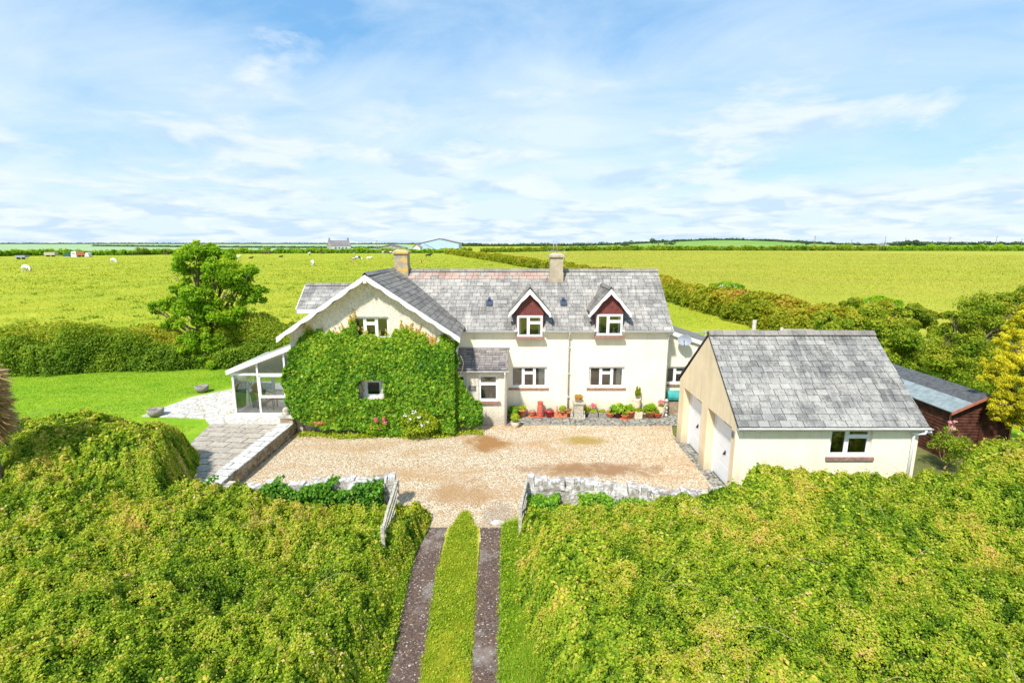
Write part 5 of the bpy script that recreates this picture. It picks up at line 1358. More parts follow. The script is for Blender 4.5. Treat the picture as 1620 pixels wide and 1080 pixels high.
n = 260; az = rng.uniform(0, 2*math.pi, n); el = rng.uniform(.1, 1.4, n); L = rng.uniform(.3, .5, n)
b0 = np.stack([c0[0]-.42+0*az, 12.6+0*az, c0[2]+.4+rng.uniform(0, .15, n)], 1); dd = np.stack([np.cos(az)*np.cos(el), np.sin(az)*np.cos(el), np.sin(el)], 1); sdv = np.stack([-np.sin(az), np.cos(az), 0*az], 1)*.018
V_l = np.empty((n, 4, 3)); V_l[:, 0] = b0-sdv; V_l[:, 1] = b0+sdv; V_l[:, 2] = b0+dd*L[:, None]*.6+sdv*.8; V_l[:, 3] = b0+dd*L[:, None]
fast_mesh('green_leaves', V_l.reshape(-1, 3), 4, rng.random(n), [M['grass_blade']], cd)

# ------------------------------------------------------------ climbing ivy on the gable
def in_poly(px_, py_, poly):
    c = np.zeros(len(px_), bool); n = len(poly)
    for i in range(n):
        x0, y0 = poly[i]; x1, y1 = poly[(i+1) % n]
        c ^= ((y0 > py_) != (y1 > py_)) & (px_ < (x1-x0)*(py_-y0)/(y1-y0+1e-12)+x0)
    return c
ivy = thing('climbing_creeper', 'dense green creeper covering the lower gable wall of the farmhouse', 'climbing plant', (-5.7, 20, 0))
ivp = [(449, 612), (453, 575), (458, 556), (466, 542), (474, 530), (482, 525), (492, 529), (502, 523), (512, 532), (522, 527), (533, 533), (541, 524), (550, 520), (553, 503), (557, 503), (558, 527), (568, 535), (580, 531), (600, 536), (617, 536), (621, 522), (628, 527), (636, 520), (643, 527), (651, 524), (660, 533), (668, 528), (676, 545), (690, 548), (694, 532), (702, 530), (712, 540), (722, 545), (723, 575), (721, 590), (730, 606), (738, 618), (748, 634), (762, 642), (765, 650), (760, 662), (762, 672), (752, 678), (738, 672), (720, 678), (690, 682), (660, 688), (630, 684), (600, 682), (560, 676), (520, 672), (488, 666), (468, 655), (456, 640)]
YI = 19.95
ip = [(P(x, y, YI)[0], P(x, y, YI)[2]) for x, y in ivp]
rng = np.random.default_rng(501)
N = 72000; xs = rng.uniform(-9.6, -1.0, N); zs = rng.uniform(-.15, 4.7, N)
jx = (fbm(xs*2.3, zs*2.3, 61)-.5)*.35; jz = (fbm(xs*3, zs*3, 62)-.5)*.4
k = in_poly(xs+jx, zs+jz*.6, ip); xs, zs = xs[k], zs[k]
pz = (P(575, 602, YI), P(604, 629, YI)); k = ~((xs > pz[0][0]-.22) & (xs < pz[1][0]+.16) & (zs > pz[1][2]-.02) & (zs < pz[0][2]+.05)); xs, zs = xs[k], zs[k]
thick = .10+.32*sstep(4.3, 2.4, zs)+.18*sstep(-9.3, -8.8, xs)*sstep(2.6, .5, zs)
lump = fbm(xs*1.5, zs*1.5, 63, 4)
o_ = (thick*(.45+1.1*lump))
wy = np.where(xs > -2.35, 21.0-.2, GY)
dI = rng.exponential(.06, len(xs)); y = wy-np.maximum(o_-dI, .02)
y = np.where(xs > -2.35, y-.25*sstep(-1.0, -2.2, xs), y)
e = .08
def lf(x, z): return fbm(x*1.5, z*1.5, 63, 4)
gx = (lf(xs+e, zs)-lf(xs-e, zs))/(2*e)*.35; gz_ = (lf(xs, zs+e)-lf(xs, zs-e))/(2*e)*.35
nr = norm(np.stack([-gx*1.0, -np.ones(len(xs)), -gz_*1.0+.55], 1))
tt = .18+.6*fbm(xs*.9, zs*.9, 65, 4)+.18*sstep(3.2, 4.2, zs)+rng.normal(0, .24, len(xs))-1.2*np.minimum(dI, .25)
tt = tt+.1*(rng.random(len(xs)) < .08)*3
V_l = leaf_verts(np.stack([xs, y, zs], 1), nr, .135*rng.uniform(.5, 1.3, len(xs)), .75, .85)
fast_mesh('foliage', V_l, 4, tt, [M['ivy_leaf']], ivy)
rng = np.random.default_rng(503); rp = []; rt = []
for i in range(60):
    k = rng.integers(4, 29); xa, za = ip[k]; xb, zb = ip[k+1]; f = rng.random(); x = xa+(xb-xa)*f; z = za+(zb-za)*f-.05; hh = rng.uniform(.12, .5); m_ = int(hh*70)
    tz = rng.random(m_); rp.append(np.stack([x+.10*np.sin(tz*5+i)*hh+rng.normal(0, .03, m_)*(1.2-tz), np.full(m_, GY-.04), z+tz*hh], 1)); rt.append(.55+.4*tz+rng.normal(0, .1, m_))
rp = np.concatenate(rp); fast_mesh('runners', leaf_verts(rp, np.tile([[0, -1., .3]], (len(rp), 1)), .075*rng.uniform(.5, 1.2, len(rp)), .5, .85), 4, np.concatenate(rt), [M['runner_leaf']], ivy)
mb = MB(); rnd = random.Random(6)
for i in range(26):
    x = rnd.uniform(-8.9, -2.6); z = 0; p = [(x, GY-.03, 0)]
    while z < rnd.uniform(2.5, 3.6): z += .3; x += rnd.uniform(-.15, .15); p.append((x, GY-.03, z))
    if len(p) > 2: mb.tube(p, .012, 4)
mb.build('stems', M['stem'], ivy)
# creeper on the left stone wall and the bright ivy tufts on the right wall
def wall_ivy(label, x0, x1, y, z0, z1, n, seed, tb=0.):
    global rng
    rng = np.random.default_rng(seed); t = thing('ivy', label, 'ivy', ((x0+x1)/2, y, 0)); X = rng.uniform(x0, x1, n); Z = rng.uniform(z0, z1, n)
    m_ = fbm(X*1.3, Z*1.3, seed, 3); k = (Z < z0+(z1-z0)*(.35+.9*m_)) ; X, Z = X[k], Z[k]
    Yy = y-rng.exponential(.08, len(X))-.15*fbm(X*3, Z*3, seed+1); over = Z > z1-.25; Yy = np.where(over, Yy+rng.uniform(0, .4, len(X)), Yy)
    tt = .35+tb+rng.normal(0, .18, len(X))
    fast_mesh('foliage', leaf_verts(np.stack([X, Yy, Z], 1), np.tile([[0, -.7, .7]], (len(X), 1)), .09*rng.uniform(.6, 1.3, len(X)), .5, .85), 4, tt, [M['ivy_leaf']], t)
wall_ivy('dark green ivy trailing over the left stone wall beside the gate', -8.9, -3.75, 13.72, .1, 1.22, 16000, 511, -.08)
wall_ivy('bright ivy tufts growing over the right end of the white stone wall', 4.3, 6.6, 13.2, .2, 1.25, 5000, 512, .15)
wall_ivy('loose bramble growth creeping over the middle of the white stone wall', 1.9, 4.4, 13.32, .0, .85, 5200, 514, .2)
wall_ivy('vivid green ivy clump at the foot of the right gate post', .45, 1.35, 13.2, .02, .75, 2600, 513, .12)

# ------------------------------------------------------------ grasses (stuff)
def grass(name, X, Y, Z, h, w_, mat, seed, tt=None, lean=.35):
    global rng
    rng = np.random.default_rng(seed); p = np.stack([X, Y, Z], 1)
    o = fast_mesh(name, blade_verts(p, h, w_, lean), 3, tt if tt is not None else .45+rng.normal(0, .22, len(X)), [mat]); o['kind'] = 'stuff'; return o
rng = np.random.default_rng(601)
N = 90000; Y = rng.uniform(5.2, 13.7, N); xl = np.interp(Y, [5, 7.8, 11, 12.9, 13.7], [-1.60, -1.65, -1.80, -1.70, -1.42]); xr = np.interp(Y, [5, 7.8, 11, 12.9, 13.7], [-.74, -.78, -.88, -1.02, -1.3]); u = rng.random(N)
X = xl+(xr-xl)*u+rng.normal(0, .025, N); Y = Y+(Y > 12.9)*.5*(fbm(X*5, X*0+2, 79)-.5); grass('strip_grass', X, Y, X*0, .045*rng.uniform(.3, 1.5, N)*(.2+1.5*fbm(X*3.5, Y*3.5, 77)), .012, M['short_blade'], 602, -.05+1.0*fbm(X*1.6, Y*1.6, 78, 4)+rng.normal(0, .22, N), 1.1)
N = 60000; Y = rng.uniform(5, 13.2, N); u = rng.beta(1.2, 1.6, N); X = np.interp(Y, [5, 12.9], [-2.12, -2.58])-u*1.2
hh = (.05+.26*np.minimum(u*2.2, 1))*rng.uniform(.3, 1.3, N)*(.3+1.3*fbm(X*2, Y*2, 71)); grass('verge_grass', X, Y, X*0, hh, .016, M['grass_blade'], 603, .1+.75*fbm(X*1.2, Y*1.2, 75, 3)+rng.normal(0, .2, N), .7)
N = 80000; Y = rng.uniform(5, 13.1, N); u = rng.beta(1.2, 1.5, N); X = np.interp(Y, [5, 12.9], [-.25, -.3])+u*1.7
hh = (.05+.28*np.minimum(u*2.2, 1))*rng.uniform(.3, 1.3, N)*(.3+1.3*fbm(X*2, Y*2, 72)); grass('verge_grass', X, Y, X*0, hh, .016, M['grass_blade'], 604, .1+.75*fbm(X*1.2, Y*1.2, 76, 3)+rng.normal(0, .2, N), .7)
# ragged edging on the yard side of the creeper and along the walls
N = 9000; X = rng.uniform(-8.8, -1.2, N); Y = 19.72+rng.normal(0, .13, N)+.12*np.sin(X*2.1)+.35*sstep(-2.6, -1.6, X); k = rng.random(N) < fbm(X*2, Y*2, 97, 3)*1.1; X, Y = X[k], Y[k]
Z = np.abs(rng.normal(0, .07, len(X)))+.01; o = fast_mesh('border_weeds', leaf_verts(np.stack([X, Y, Z], 1), np.tile([[0, -.3, 1.]], (len(X), 1)), .07*rng.uniform(.5, 1.3, len(X)), .6), 4, rng.random(len(X)), [M['yellow_leaf']]); o['kind'] = 'stuff'
N = 60000; Y = rng.uniform(5, 13.7, N); xa = np.interp(Y, [5, 7.8, 11, 12.9, 13.7], [-1.62, -1.67, -1.82, -1.72, -1.45]); xb = np.interp(Y, [5, 7.8, 11, 12.9, 13.7], [-.74, -.78, -.88, -1.02, -1.3])
sel = rng.integers(0, 3, N); u = rng.random(N); X = np.where(sel == 0, xa+(xb-xa)*u, np.where(sel == 1, np.interp(Y, [5, 12.9], [-2.1, -2.55])-u*.9, np.interp(Y, [5, 12.9], [-.26, -.3])+u*1.0))+rng.normal(0, .03, N)
k = (rng.random(N) < 1.5*fbm(X*2.2, Y*2.2, 98, 3)-.25) & ((sel == 0) | (Y < 13)); X, Y, sel = X[k], Y[k], sel[k]; Z = np.abs(rng.normal(0, .03, len(X)))+.02+(sel > 0)*rng.uniform(0, .2, len(X))
o = fast_mesh('low_weeds', leaf_verts(np.stack([X, Y, Z], 1), np.tile([[0, -.1, 1.]], (len(X), 1)), .042*rng.uniform(.5, 1.4, len(X)), .6), 4, .2+.6*rng.random(len(X)), [M['hedge_leaf']]); o['kind'] = 'stuff'
C = 420; rc = 30*np.exp(rng.random(C)*math.log(230/30.)); ac = rng.uniform(-.85, .3, C); X = np.repeat(rc*np.sin(ac), 26)+rng.normal(0, .35, C*26); Y = np.repeat(rc*np.cos(ac), 26)+rng.normal(0, .35, C*26)
k = (Y > 32) & (X < np.interp(Y, np.array(HEDGE_R)[:, 1], np.array(HEDGE_R)[:, 0])-2); X, Y = X[k], Y[k]; Z = Tz(X, Y)+np.abs(rng.normal(0, .14, len(X)))
o = fast_mesh('pasture_weeds', leaf_verts(np.stack([X, Y, Z], 1), np.tile([[0, -.2, 1.]], (len(X), 1)), .26*rng.uniform(.5, 1.3, len(X)), .7), 4, .1+.5*rng.random(len(X)), [M['dark_leaf']]); o['kind'] = 'stuff'
# rough pasture: tussocks
N = 330000; rr2 = 26*np.exp(rng.random(N)*math.log(430/26.)); a = rng.uniform(-.86, .86, N); X = rr2*np.sin(a); Y = rr2*np.cos(a)
hp = np.array(HEDGE_R); xh = np.interp(Y, hp[:, 1], hp[:, 0]); fe = .5+.5*(fbm(X*.22, Y*.22, 91) > .5)
k = (X < xh-1) & ((Y > 31.5) | (X > 7.5)) & (Y > 31.5) & (rng.random(N) < fe); X, Y = X[k], Y[k]; r = np.hypot(X, Y)
k = (Y < 400) & (rng.random(len(r)) < np.clip((430-r)/200, 0, 1)); X, Y, r = X[k], Y[k], r[k]; hh = np.clip(r/420., .05, .3)*rng.uniform(.2, 1.2, len(X))**1.5*(.3+1.2*fbm(X*.3, Y*.3, 92)); tt = .2+.85*fbm(X*.07, Y*.16, 93, 4)+rng.normal(0, .13, len(X))-.5*(fbm(X*.5, Y*.5, 94, 2) > .72)
grass('pasture_grass', X, Y, Tz(X, Y)-.02, hh, (r/800.)[:, None], M['field_blade'], 606, tt, .7)

# crop and lawn blades
N = 200000; rr2 = 38*np.exp(rng.random(N)*math.log(400/38.)); a = rng.uniform(-.1, .86, N); X = rr2*np.sin(a); Y = rr2*np.cos(a); xh = np.interp(Y, hp[:, 1], hp[:, 0])
k = (X > xh+1.5) & (Y > 40) & (Y < 395); X, Y = X[k], Y[k]; r = np.hypot(X, Y); tt = .35+.7*(fbm(X*.03, Y*.12, 95, 4)-.3)+rng.normal(0, .07, len(X))
grass('crop_grass', X, Y, Tz(X, Y)+.03, np.clip(r/500., .05, .3)*rng.uniform(.3, 1.1, len(X)), (r/950.)[:, None], M['crop_blade'], 607, tt, .8)
N = 90000; X = rng.uniform(-30, -9.4, N); Y = rng.uniform(17.0, 30.5, N)
k = ~((X > -16.3+.0*Y) & (Y > 19.9) & (Y < 26.8) & (X > -16.3+np.maximum(0, (Y-23.6))*.75)) & ~((X > -13) & (Y < 20.2)); X, Y = X[k], Y[k]
grass('lawn_grass', X, Y, X*0+.40, .05*rng.uniform(.3, 1.2, len(X)), .03, M['lawn_blade'], 608, .1+.85*fbm(X*.5, Y*1.3, 96, 4)+rng.normal(0, .13, len(X)), .8)
# ------------------------------------------------------------ potted plants along the front
PY = 21.95
def pot_prof(r, h, kind):
    if kind == 'bowl': return [(.001, 0), (r*.55, 0), (r*.9, h*.55), (r, h*.85), (r*1.04, h*.86), (r*1.04, h), (r*.9, h), (r*.88, h*.88), (.001, h*.88)]
    if kind == 'urn': return [(.001, 0), (r*.6, 0), (r*.62, h*.08), (r*.95, h*.5), (r, h*.75), (r*.9, h*.9), (r*1.02, h), (r*.88, h), (r*.84, h*.9), (.001, h*.9)]
    return [(.001, 0), (r*.68, 0), (r*.92, h*.78), (r*1.03, h*.79), (r*1.05, h), (r*.93, h), (r*.9, h*.88), (.001, h*.88)]
def potted(label, xp, yb, r, h, mat, kind, plant, pr=.2, ph=.25, name='potted_plant', n=500, leaf=.06, saucer=False, dy=0, pmat=None, box=None):
    r *= 1.3; h *= 1.25; pr *= .8; ph *= .88; c = G(xp, yb+3, .015); cy = min(c[1], HY-.04-(box[1] if box else max(r, pr*.75)))+0*dy; cx = c[0]*cy/c[1]
    t = thing(name, label, 'plant pot', (cx, cy, .015), 'pots along the foot of the farmhouse wall')
    mb = MB()
    if box:
        w2, d2_ = box
        for a in ((-w2, w2, -d2_, -d2_+.03), (-w2, w2, d2_-.03, d2_), (-w2, -w2+.03, -d2_+.03, d2_-.03), (w2-.03, w2, -d2_+.03, d2_-.03)): mb.box(cx+a[0], cx+a[1], cy+a[2], cy+a[3], .015, .015+h)
        mb.box(cx-w2+.03, cx+w2-.03, cy-d2_+.03, cy+d2_-.03, .02, .015+h*.8)
    else: mb.lathe((cx, cy, .015), pot_prof(r, h, kind), 20)
    mb.build('pot', mat, t)
    if saucer:
        sb = MB(); sb.lathe((cx, cy, .0), [(.001, .005), (r*1.15, .005), (r*1.25, .04), (r*1.15, .035), (.001, .02)], 20); sb.build('saucer', mat, t)
    z = .015+h
    if plant == 'ball': bush(t, 'foliage', [(cx, cy, z+ph*.8, (pr, pr, ph))], n, leaf, M[pmat or 'tree_leaf'], int(xp), .5)
    elif plant == 'mound': bush(t, 'foliage', [(cx, cy, z+.0, (pr, pr, ph)), (cx+pr*.4, cy, z+ph*.2, (pr*.6, pr*.6, ph*.8)), (cx-pr*.5, cy, z, (pr*.6, pr*.6, ph*.7))], int(n*.8), leaf*1.1, M[pmat or 'dark_leaf'], int(xp), .9, .25, .08, .25, .4)
    elif plant == 'spiky':
        global rng
        rng = np.random.default_rng(int(xp)); X = cx+rng.normal(0, pr*.35, n); Y = cy+rng.normal(0, pr*.35, n)
        fast_mesh('foliage', blade_verts(np.stack([X, Y, X*0+z-.02], 1), ph*rng.uniform(.5, 1.1, n), .03, .3), 3, rng.random(n), [M[pmat or 'grass_blade']], t)
    elif plant == 'shoots':
        rnd = random.Random(int(xp)); blobs = []
        for k in range(7):
            a = rnd.uniform(0, 6.28); q = pr*rnd.uniform(.1, .8); hh = ph*rnd.uniform(.6, 1); blobs.append((cx+q*math.cos(a), cy+q*math.sin(a), z+hh*.5, (.05, .05, hh*.55)))
        bush(t, 'foliage', blobs, n, leaf, M[pmat or 'bank_leaf'], int(xp), .6)
    elif plant == 'stones':
        sb = MB(); rnd = random.Random(3)
        for k in range(8): sb.blob((cx+rnd.uniform(-r*.6, r*.6), cy+rnd.uniform(-r*.6, r*.6), z-.01), .06, 0, .5, 1, .2, rnd)
        sb.build('pebbles', M['grey_pot'], t)
    return t, (cx, cy, z)
def flowers(t, pts, r, mat, n=60, seed=1):
    return bush(t, 'flowers', [(p[0], p[1], p[2], r) for p in pts], n, .05, mat, seed, .6)
potted('rounded dark green shrub in a low pot against the porch side', 812, 660, .16, .12, M['grey_pot'], 'bowl', 'ball', .30, .30, n=2600, leaf=.05, pmat='ivy_leaf')
potted('clipped yellow green ball shrub in a cream pot at the porch corner', 815, 672, .15, .2, M['cream_pot'], 'urn', 'ball', .25, .23, n=2400, leaf=.04, pmat='yellow_leaf')
potted('terracotta pot with feathery bright green plant, leftmost of the terracotta ones', 826, 654, .15, .30, M['terracotta'], 'pot', 'mound', .24, .2, n=900, leaf=.05, pmat='yellow_leaf')
potted('small terracotta pot heaped with dark stones', 842, 653, .12, .22, M['terracotta'], 'bowl', 'stones', saucer=True)
# stacked red pots
c = G(854.5, 659.5, .015); t = thing('pot_stack', 'tall stack of ribbed red terracotta pots by the left ground floor window', 'plant pot', c, 'pots along the foot of the farmhouse wall')
pr_ = [(.001, 0), (.17, 0), (.18, .05)]; z = .05
for k in range(5): pr_ += [(.175-.012*k, z), (.13, z+.05), (.165-.012*k, z+.07), (.165-.012*k, z+.10)]; z += .11
pr_ += [(.11, z+.02), (.13, z+.1), (.14, z+.13), (.1, z+.13), (.09, z)]
mb = MB(); mb.lathe(c, pr_, 20); mb.build('pots', M['terracotta_red'], t)
potted('glossy bright red pot with grey heather', 869, 654, .15, .26, M['red_glaze'], 'pot', 'mound', .17, .13, n=700, leaf=.03, pmat='heather')
t, q = potted('long terracotta trough holding a small pot and a clay bottle', 886.5, 656, .1, .14, M['terracotta'], 'pot', None, box=(.30, .13))
q = G(890, 657, .1); tt_ = thing('potted_plant', 'small terracotta pot of yellow green leaves standing in the long trough', 'plant pot', (q[0], q[1], .12), 'pots along the foot of the farmhouse wall')
mb = MB(); mb.lathe((q[0], q[1], .13), pot_prof(.12, .2, 'pot'), 18); mb.build('pot', M['terracotta'], tt_); bush(tt_, 'foliage', [(q[0], q[1], .42, (.17, .14, .14))], 500, .05, M['yellow_leaf'], 12, .7)
q = G(881, 657, .1); tt_ = thing('clay_bottle', 'slender clay bottle standing at the left end of the long trough', 'bottle', (q[0], q[1], .12))
mb = MB(); mb.lathe((q[0], q[1], .13), [(.001, 0), (.06, 0), (.075, .1), (.05, .2), (.025, .3), (.03, .42), (.015, .42)], 14); mb.build('bottle', M['terracotta'], tt_)
potted('small terracotta pot with orange yellow plant beside the downpipe', 901, 655, .11, .2, M['terracotta'], 'pot', 'mound', .14, .17, n=500, leaf=.05, pmat='orange_plant')
# stone pedestal
c = G(914.5, 661, .015); t = thing('stone_pedestal', 'square stone pedestal in the middle of the row of pots', 'pedestal', c)
mb = MB(); x, y = c[0], c[1]
mb.box(x-.25, x+.25, y-.25, y+.25, .015, .1); mb.box(x-.2, x+.2, y-.2, y+.2, .1, .72); mb.box(x-.25, x+.25, y-.25, y+.25, .72, .8); mb.build('pedestal', M['stone_pot'], t)
t = thing('potted_plant', 'shallow bowl of orange leaved plant on top of the stone pedestal', 'plant pot', (x, y, .8), 'pots along the foot of the farmhouse wall')
mb = MB(); mb.lathe((x, y, .8), pot_prof(.17, .1, 'bowl'), 16); mb.build('pot', M['stone_pot'], t); bush(t, 'foliage', [(x, y, .98, (.2, .17, .15))], 500, .06, M['orange_plant'], 14, .7)
for xp, lb in ((904.5, 'small white figurine left of the stone pedestal'), (923.5, 'small white figurine right of the stone pedestal')):
    c = G(xp, 662, .015); t = thing('figurine', lb, 'figurine', c)
    mb = MB(); mb.lathe(c, [(.001, 0), (.08, 0), (.085, .04), (.06, .06), (.07, .14), (.075, .2), (.04, .25), (.055, .3), (.05, .36), (.001, .4)], 14); mb.build('statuette', M['stone_white'], t)
potted('black glazed pot with spiky upright leaves right of the pedestal', 928, 654, .12, .17, M['black_glaze'], 'bowl', 'spiky', .15, .4, n=160, pmat='yellow_leaf')
t, q = potted('grey stone trough with pink flowers over lime green leaves', 938, 654, .1, .18, M['grey_pot'], 'pot', 'mound', .22, .16, n=800, leaf=.05, pmat='yellow_leaf', box=(.24, .14))
flowers(t, [(q[0], q[1], q[2]+.33), (q[0]+.08, q[1], q[2]+.26), (q[0]-.08, q[1], q[2]+.24)], .1, M['pink_flower'], 160)
potted('grey stone trough with low lime green plant only', 952.5, 654, .1, .18, M['grey_pot'], 'pot', 'mound', .19, .12, n=700, leaf=.05, pmat='yellow_leaf', box=(.22, .14))
potted('wide terracotta bowl with sparse brownish plant under the right window', 965, 655, .17, .19, M['terracotta'], 'bowl', 'mound', .15, .1, n=260, leaf=.05, pmat='bank_leaf')
potted('purple glazed pot with the largest dark leafy shrub', 977, 655, .17, .28, M['purple_glaze'], 'pot', 'mound', .42, .32, n=1500, leaf=.09, pmat='ivy_leaf', dy=.1)
potted('small terracotta pot with saucer standing forward of the purple pot', 988, 659, .14, .17, M['terracotta'], 'bowl', 'mound', .16, .17, n=500, leaf=.05, saucer=True)
t, q = potted('large terracotta pot with white flowering shrub right of the purple pot', 996, 655, .19, .28, M['terracotta'], 'pot', 'mound', .34, .30, n=1300, leaf=.07, pmat='tree_leaf', dy=.05)
flowers(t, [(q[0]-.15, q[1]-.1, q[2]+.3), (q[0]+.15, q[1]-.1, q[2]+.26)], .14, M['white_flower'], 60, 4)
t, q = potted('tall chimney pot planter with upright reddish shoots', 1006, 650, .15, .72, M['cream_pot'], 'urn', 'shoots', .24, .62, n=1200, leaf=.06, pmat='bank_leaf', dy=.12)
potted('square cream terracotta planter with trailing green', 1009, 658, .1, .27, M['cream_pot'], 'pot', 'mound', .2, .2, n=700, leaf=.06, box=(.17, .13))
potted('small grey pot with green sprigs between two terracotta pots', 1018, 657, .11, .2, M['stone_pot'], 'pot', 'mound', .13, .16, n=350, leaf=.05)
potted('orange terracotta pot carrying a big rounded light green bush', 1027.5, 657, .17, .27, M['terracotta'], 'pot', 'mound', .36, .38, n=2000, leaf=.06, pmat='tree_leaf')
potted('terracotta bowl with low green plant, rightmost of the row', 1040, 657, .16, .19, M['terracotta_red'], 'bowl', 'mound', .22, .2, n=700, leaf=.06)
t, q = potted('cream tiered planter with pink flowers near the house corner', 1045, 651, .16, .42, M['cream_pot'], 'urn', 'mound', .16, .1, n=300, leaf=.05, dy=.1)
flowers(t, [(q[0], q[1], q[2]+.14)], .15, M['pink_flower'], 160, 6)
c = G(1053, 659, .015); t = thing('stone_finial', 'column of stacked white stone balls at the house corner', 'ornament', c)
mb = MB()
for k in range(5): mb.lathe((c[0], c[1], c[2]+k*.17), [(.001, 0), (.06, .01), (.085, .08), (.06, .15), (.02, .17)], 12)
mb.build('balls', M['stone_white'], t)
# teal tank on blocks
t = thing('water_tank', 'turquoise round ended tank on a block base under the extension window', 'tank', (7.7, 22.6, 0))
mb = MB(); pf = [(7.18+.0, 0, .72), (7.18, 0, 1.12)]
n = 12; r = .26
pts = [(0, 22.75+r*math.cos(a), .86+r*math.sin(a)*.95) for a in [math.pi*2*k/n for k in range(n)]]
mb.prism([(7.2, p[1]-.15, p[2]) for p in pts], (.9, 0, 0)); mb.build('tank', M['teal'], t)
mb = MB(); mb.box(7.25, 8.05, 22.42, 22.85, 0, .6); mb.build('block_base', M['stone_brown'], t)

# flowers and low plants in front of the creeper
t = thing('valerian', 'pink valerian flowering at the foot of the creeper left of centre', 'flowers', (-5.4, 19.6, 0)); blobs = []
for x, y in ((594, 663), (596, 666), (607, 663), (609, 669), (588, 676), (600, 678)):
    blobs.append(P(x, y, 19.5)+(.075,))
for k_, b_ in enumerate(blobs): bush(t, 'flower_head', [b_], 70, .05, M['pink_flower'], 21+k_, .6)
bush(t, 'foliage', [(blobs[0][0], 19.6, .35, (.4, .25, .35)), (blobs[4][0], 19.6, .2, (.35, .2, .25))], 800, .06, M['tree_leaf'], 22, .6)
t = thing('flowering_shrub', 'low shrub with white blossoms and yellow leaves right of the pink valerian', 'shrub', (-3.4, 19.6, 0))
bush(t, 'foliage', [P(668, 665, 19.6)+(.5,), P(648, 668, 19.6)+(.4,), P(660, 680, 19.3)+((.6, .35, .2),), P(682, 672, 19.5)+((.3, .3, .4),)], 3600, .07, M['yellow_leaf'], 23, .6, .25, -.1)
for k_, b_ in enumerate(((668, 672, .1), (642, 658, .13), (655, 653, .12), (663, 660, .07), (676, 668, .06), (649, 664, .07))): bush(t, 'blossom', [P(b_[0], b_[1], 19.2)+(b_[2],)], 24, .05, M['white_flower'], 24+k_, .4)
t = thing('flower_patch', 'small patch of orange red flowers at the left foot of the creeper', 'flowers', (-7.4, 19.7, 0))
bush(t, 'flowers', [P(503, 669, 19.6)+((.3, .12, .08),)], 160, .05, M['terracotta'], 25, .6); bush(t, 'foliage', [P(503, 671, 19.7)+((.4, .2, .14),)], 400, .06, M['yellow_leaf'], 26, .6)
c = G(704, 684); t = thing('stone_trough', 'shallow grey white stone tray lying on the gravel beside the creeper', 'trough', c)
mb = MB(); x, y = c[0], c[1]
for a in ((-.32, .32, -.14, -.09), (-.32, .32, .09, .14), (-.32, -.27, -.09, .09), (.27, .32, -.09, .09)): mb.box(x+a[0], x+a[1], y+a[2], y+a[3], .004, .13)
mb.box(x-.27, x+.27, y-.09, y+.09, .004, .07); mb.build('tray', M['stone_white'], t)
c = G(787, 828); t = thing('boulder', 'flat whitish stone at the head of the right hand track', 'stone', c)
mb = MB(); mb.blob((c[0], c[1], .03), (.2, .13, .07), 0, .9, 2, .12, random.Random(3)); mb.build('stone', M['stone_white'], t)
for (xp, yp, lb) in ((247, 657, 'round weathered stone planter at the left tip of the patio'), (320, 619, 'round weathered stone planter at the far edge of the patio')):
    c = G(xp, yp, .44); t = thing('stone_planter', lb, 'planter', c)
    mb = MB(); mb.lathe(c, [(.001, 0), (.22, 0), (.30, .12), (.32, .3), (.26, .31), (.22, .2), (.001, .2)], 18); mb.build('bowl', M['grey_pot'], t)
    mb = MB(); mb.lathe((c[0], c[1], c[2]+.205), [(.001, .02), (.12, .02), (.23, 0)], 16); mb.build('soil', M['soil'], t)
t = thing('rose_bush', 'straggly rose bush with pink blooms against the shed corner', 'rose bush', (14.6, 16.4, 0))
bl = [P(1505, 690, 16.6)+(.4,), P(1520, 698, 16.4)+(.4,), P(1495, 684, 16.7)+(.3,), P(1530, 704, 16.2)+(.4,), P(1506, 672, 16.7)+(.2,), P(1505, 705, 16.3)+(.5,), P(1490, 700, 16.6)+(.35,)]
branches(t, (P(1505, 690, 16.5)[0], 16.5, 0), bl, .035, 'stems', M['stem'], 4, .12); bush(t, 'foliage', clumps([b_[:2]+(max(.3, b_[2]-.25), b_[3]) for b_ in bl], 7, .5, 9), 2600, .06, M['dark_leaf'], 27, .7)
for k_, q_ in enumerate((P(1507, 678, 16.0)+(.08,), P(1511, 667, 16.2)+(.05,), P(1503, 668, 16.2)+(.05,))): bush(t, 'bloom', [q_], 50, .05, M['pale_pink'], 28+k_, .5)

for xp, yb_, lb, mt, hh in ((817, 611, 'white vase with leaves on the sill inside the left ground floor window', 'stone_white', .22), (834, 611, 'row of small tan ornaments inside the left ground floor window', 'terracotta', .12), (947, 611, 'small cream basket inside the left light of the right ground floor window', 'cream_pot', .12), (962, 611, 'golden ornament inside the middle light of the right ground floor window', 'orange_plant', .2), (970.5, 527, 'small golden figure inside the right dormer window', 'cream_pot', .25), (777, 631, 'slender white vase on the porch window sill', 'stone_white', .3)):
    Yd = {True: 21.27, False: HY+.27}[xp == 777]; Yd = HY+.08 if xp == 970.5 else Yd; q = P(xp, yb_, Yd); t = thing('ornament', lb, 'ornament', q)
    mb = MB(); mb.lathe(q, [(.001, 0), (.06, 0), (.08, hh*.3), (.04, hh*.6), (.05, hh), (.001, hh)], 12); mb.build('vessel', M[mt], t)
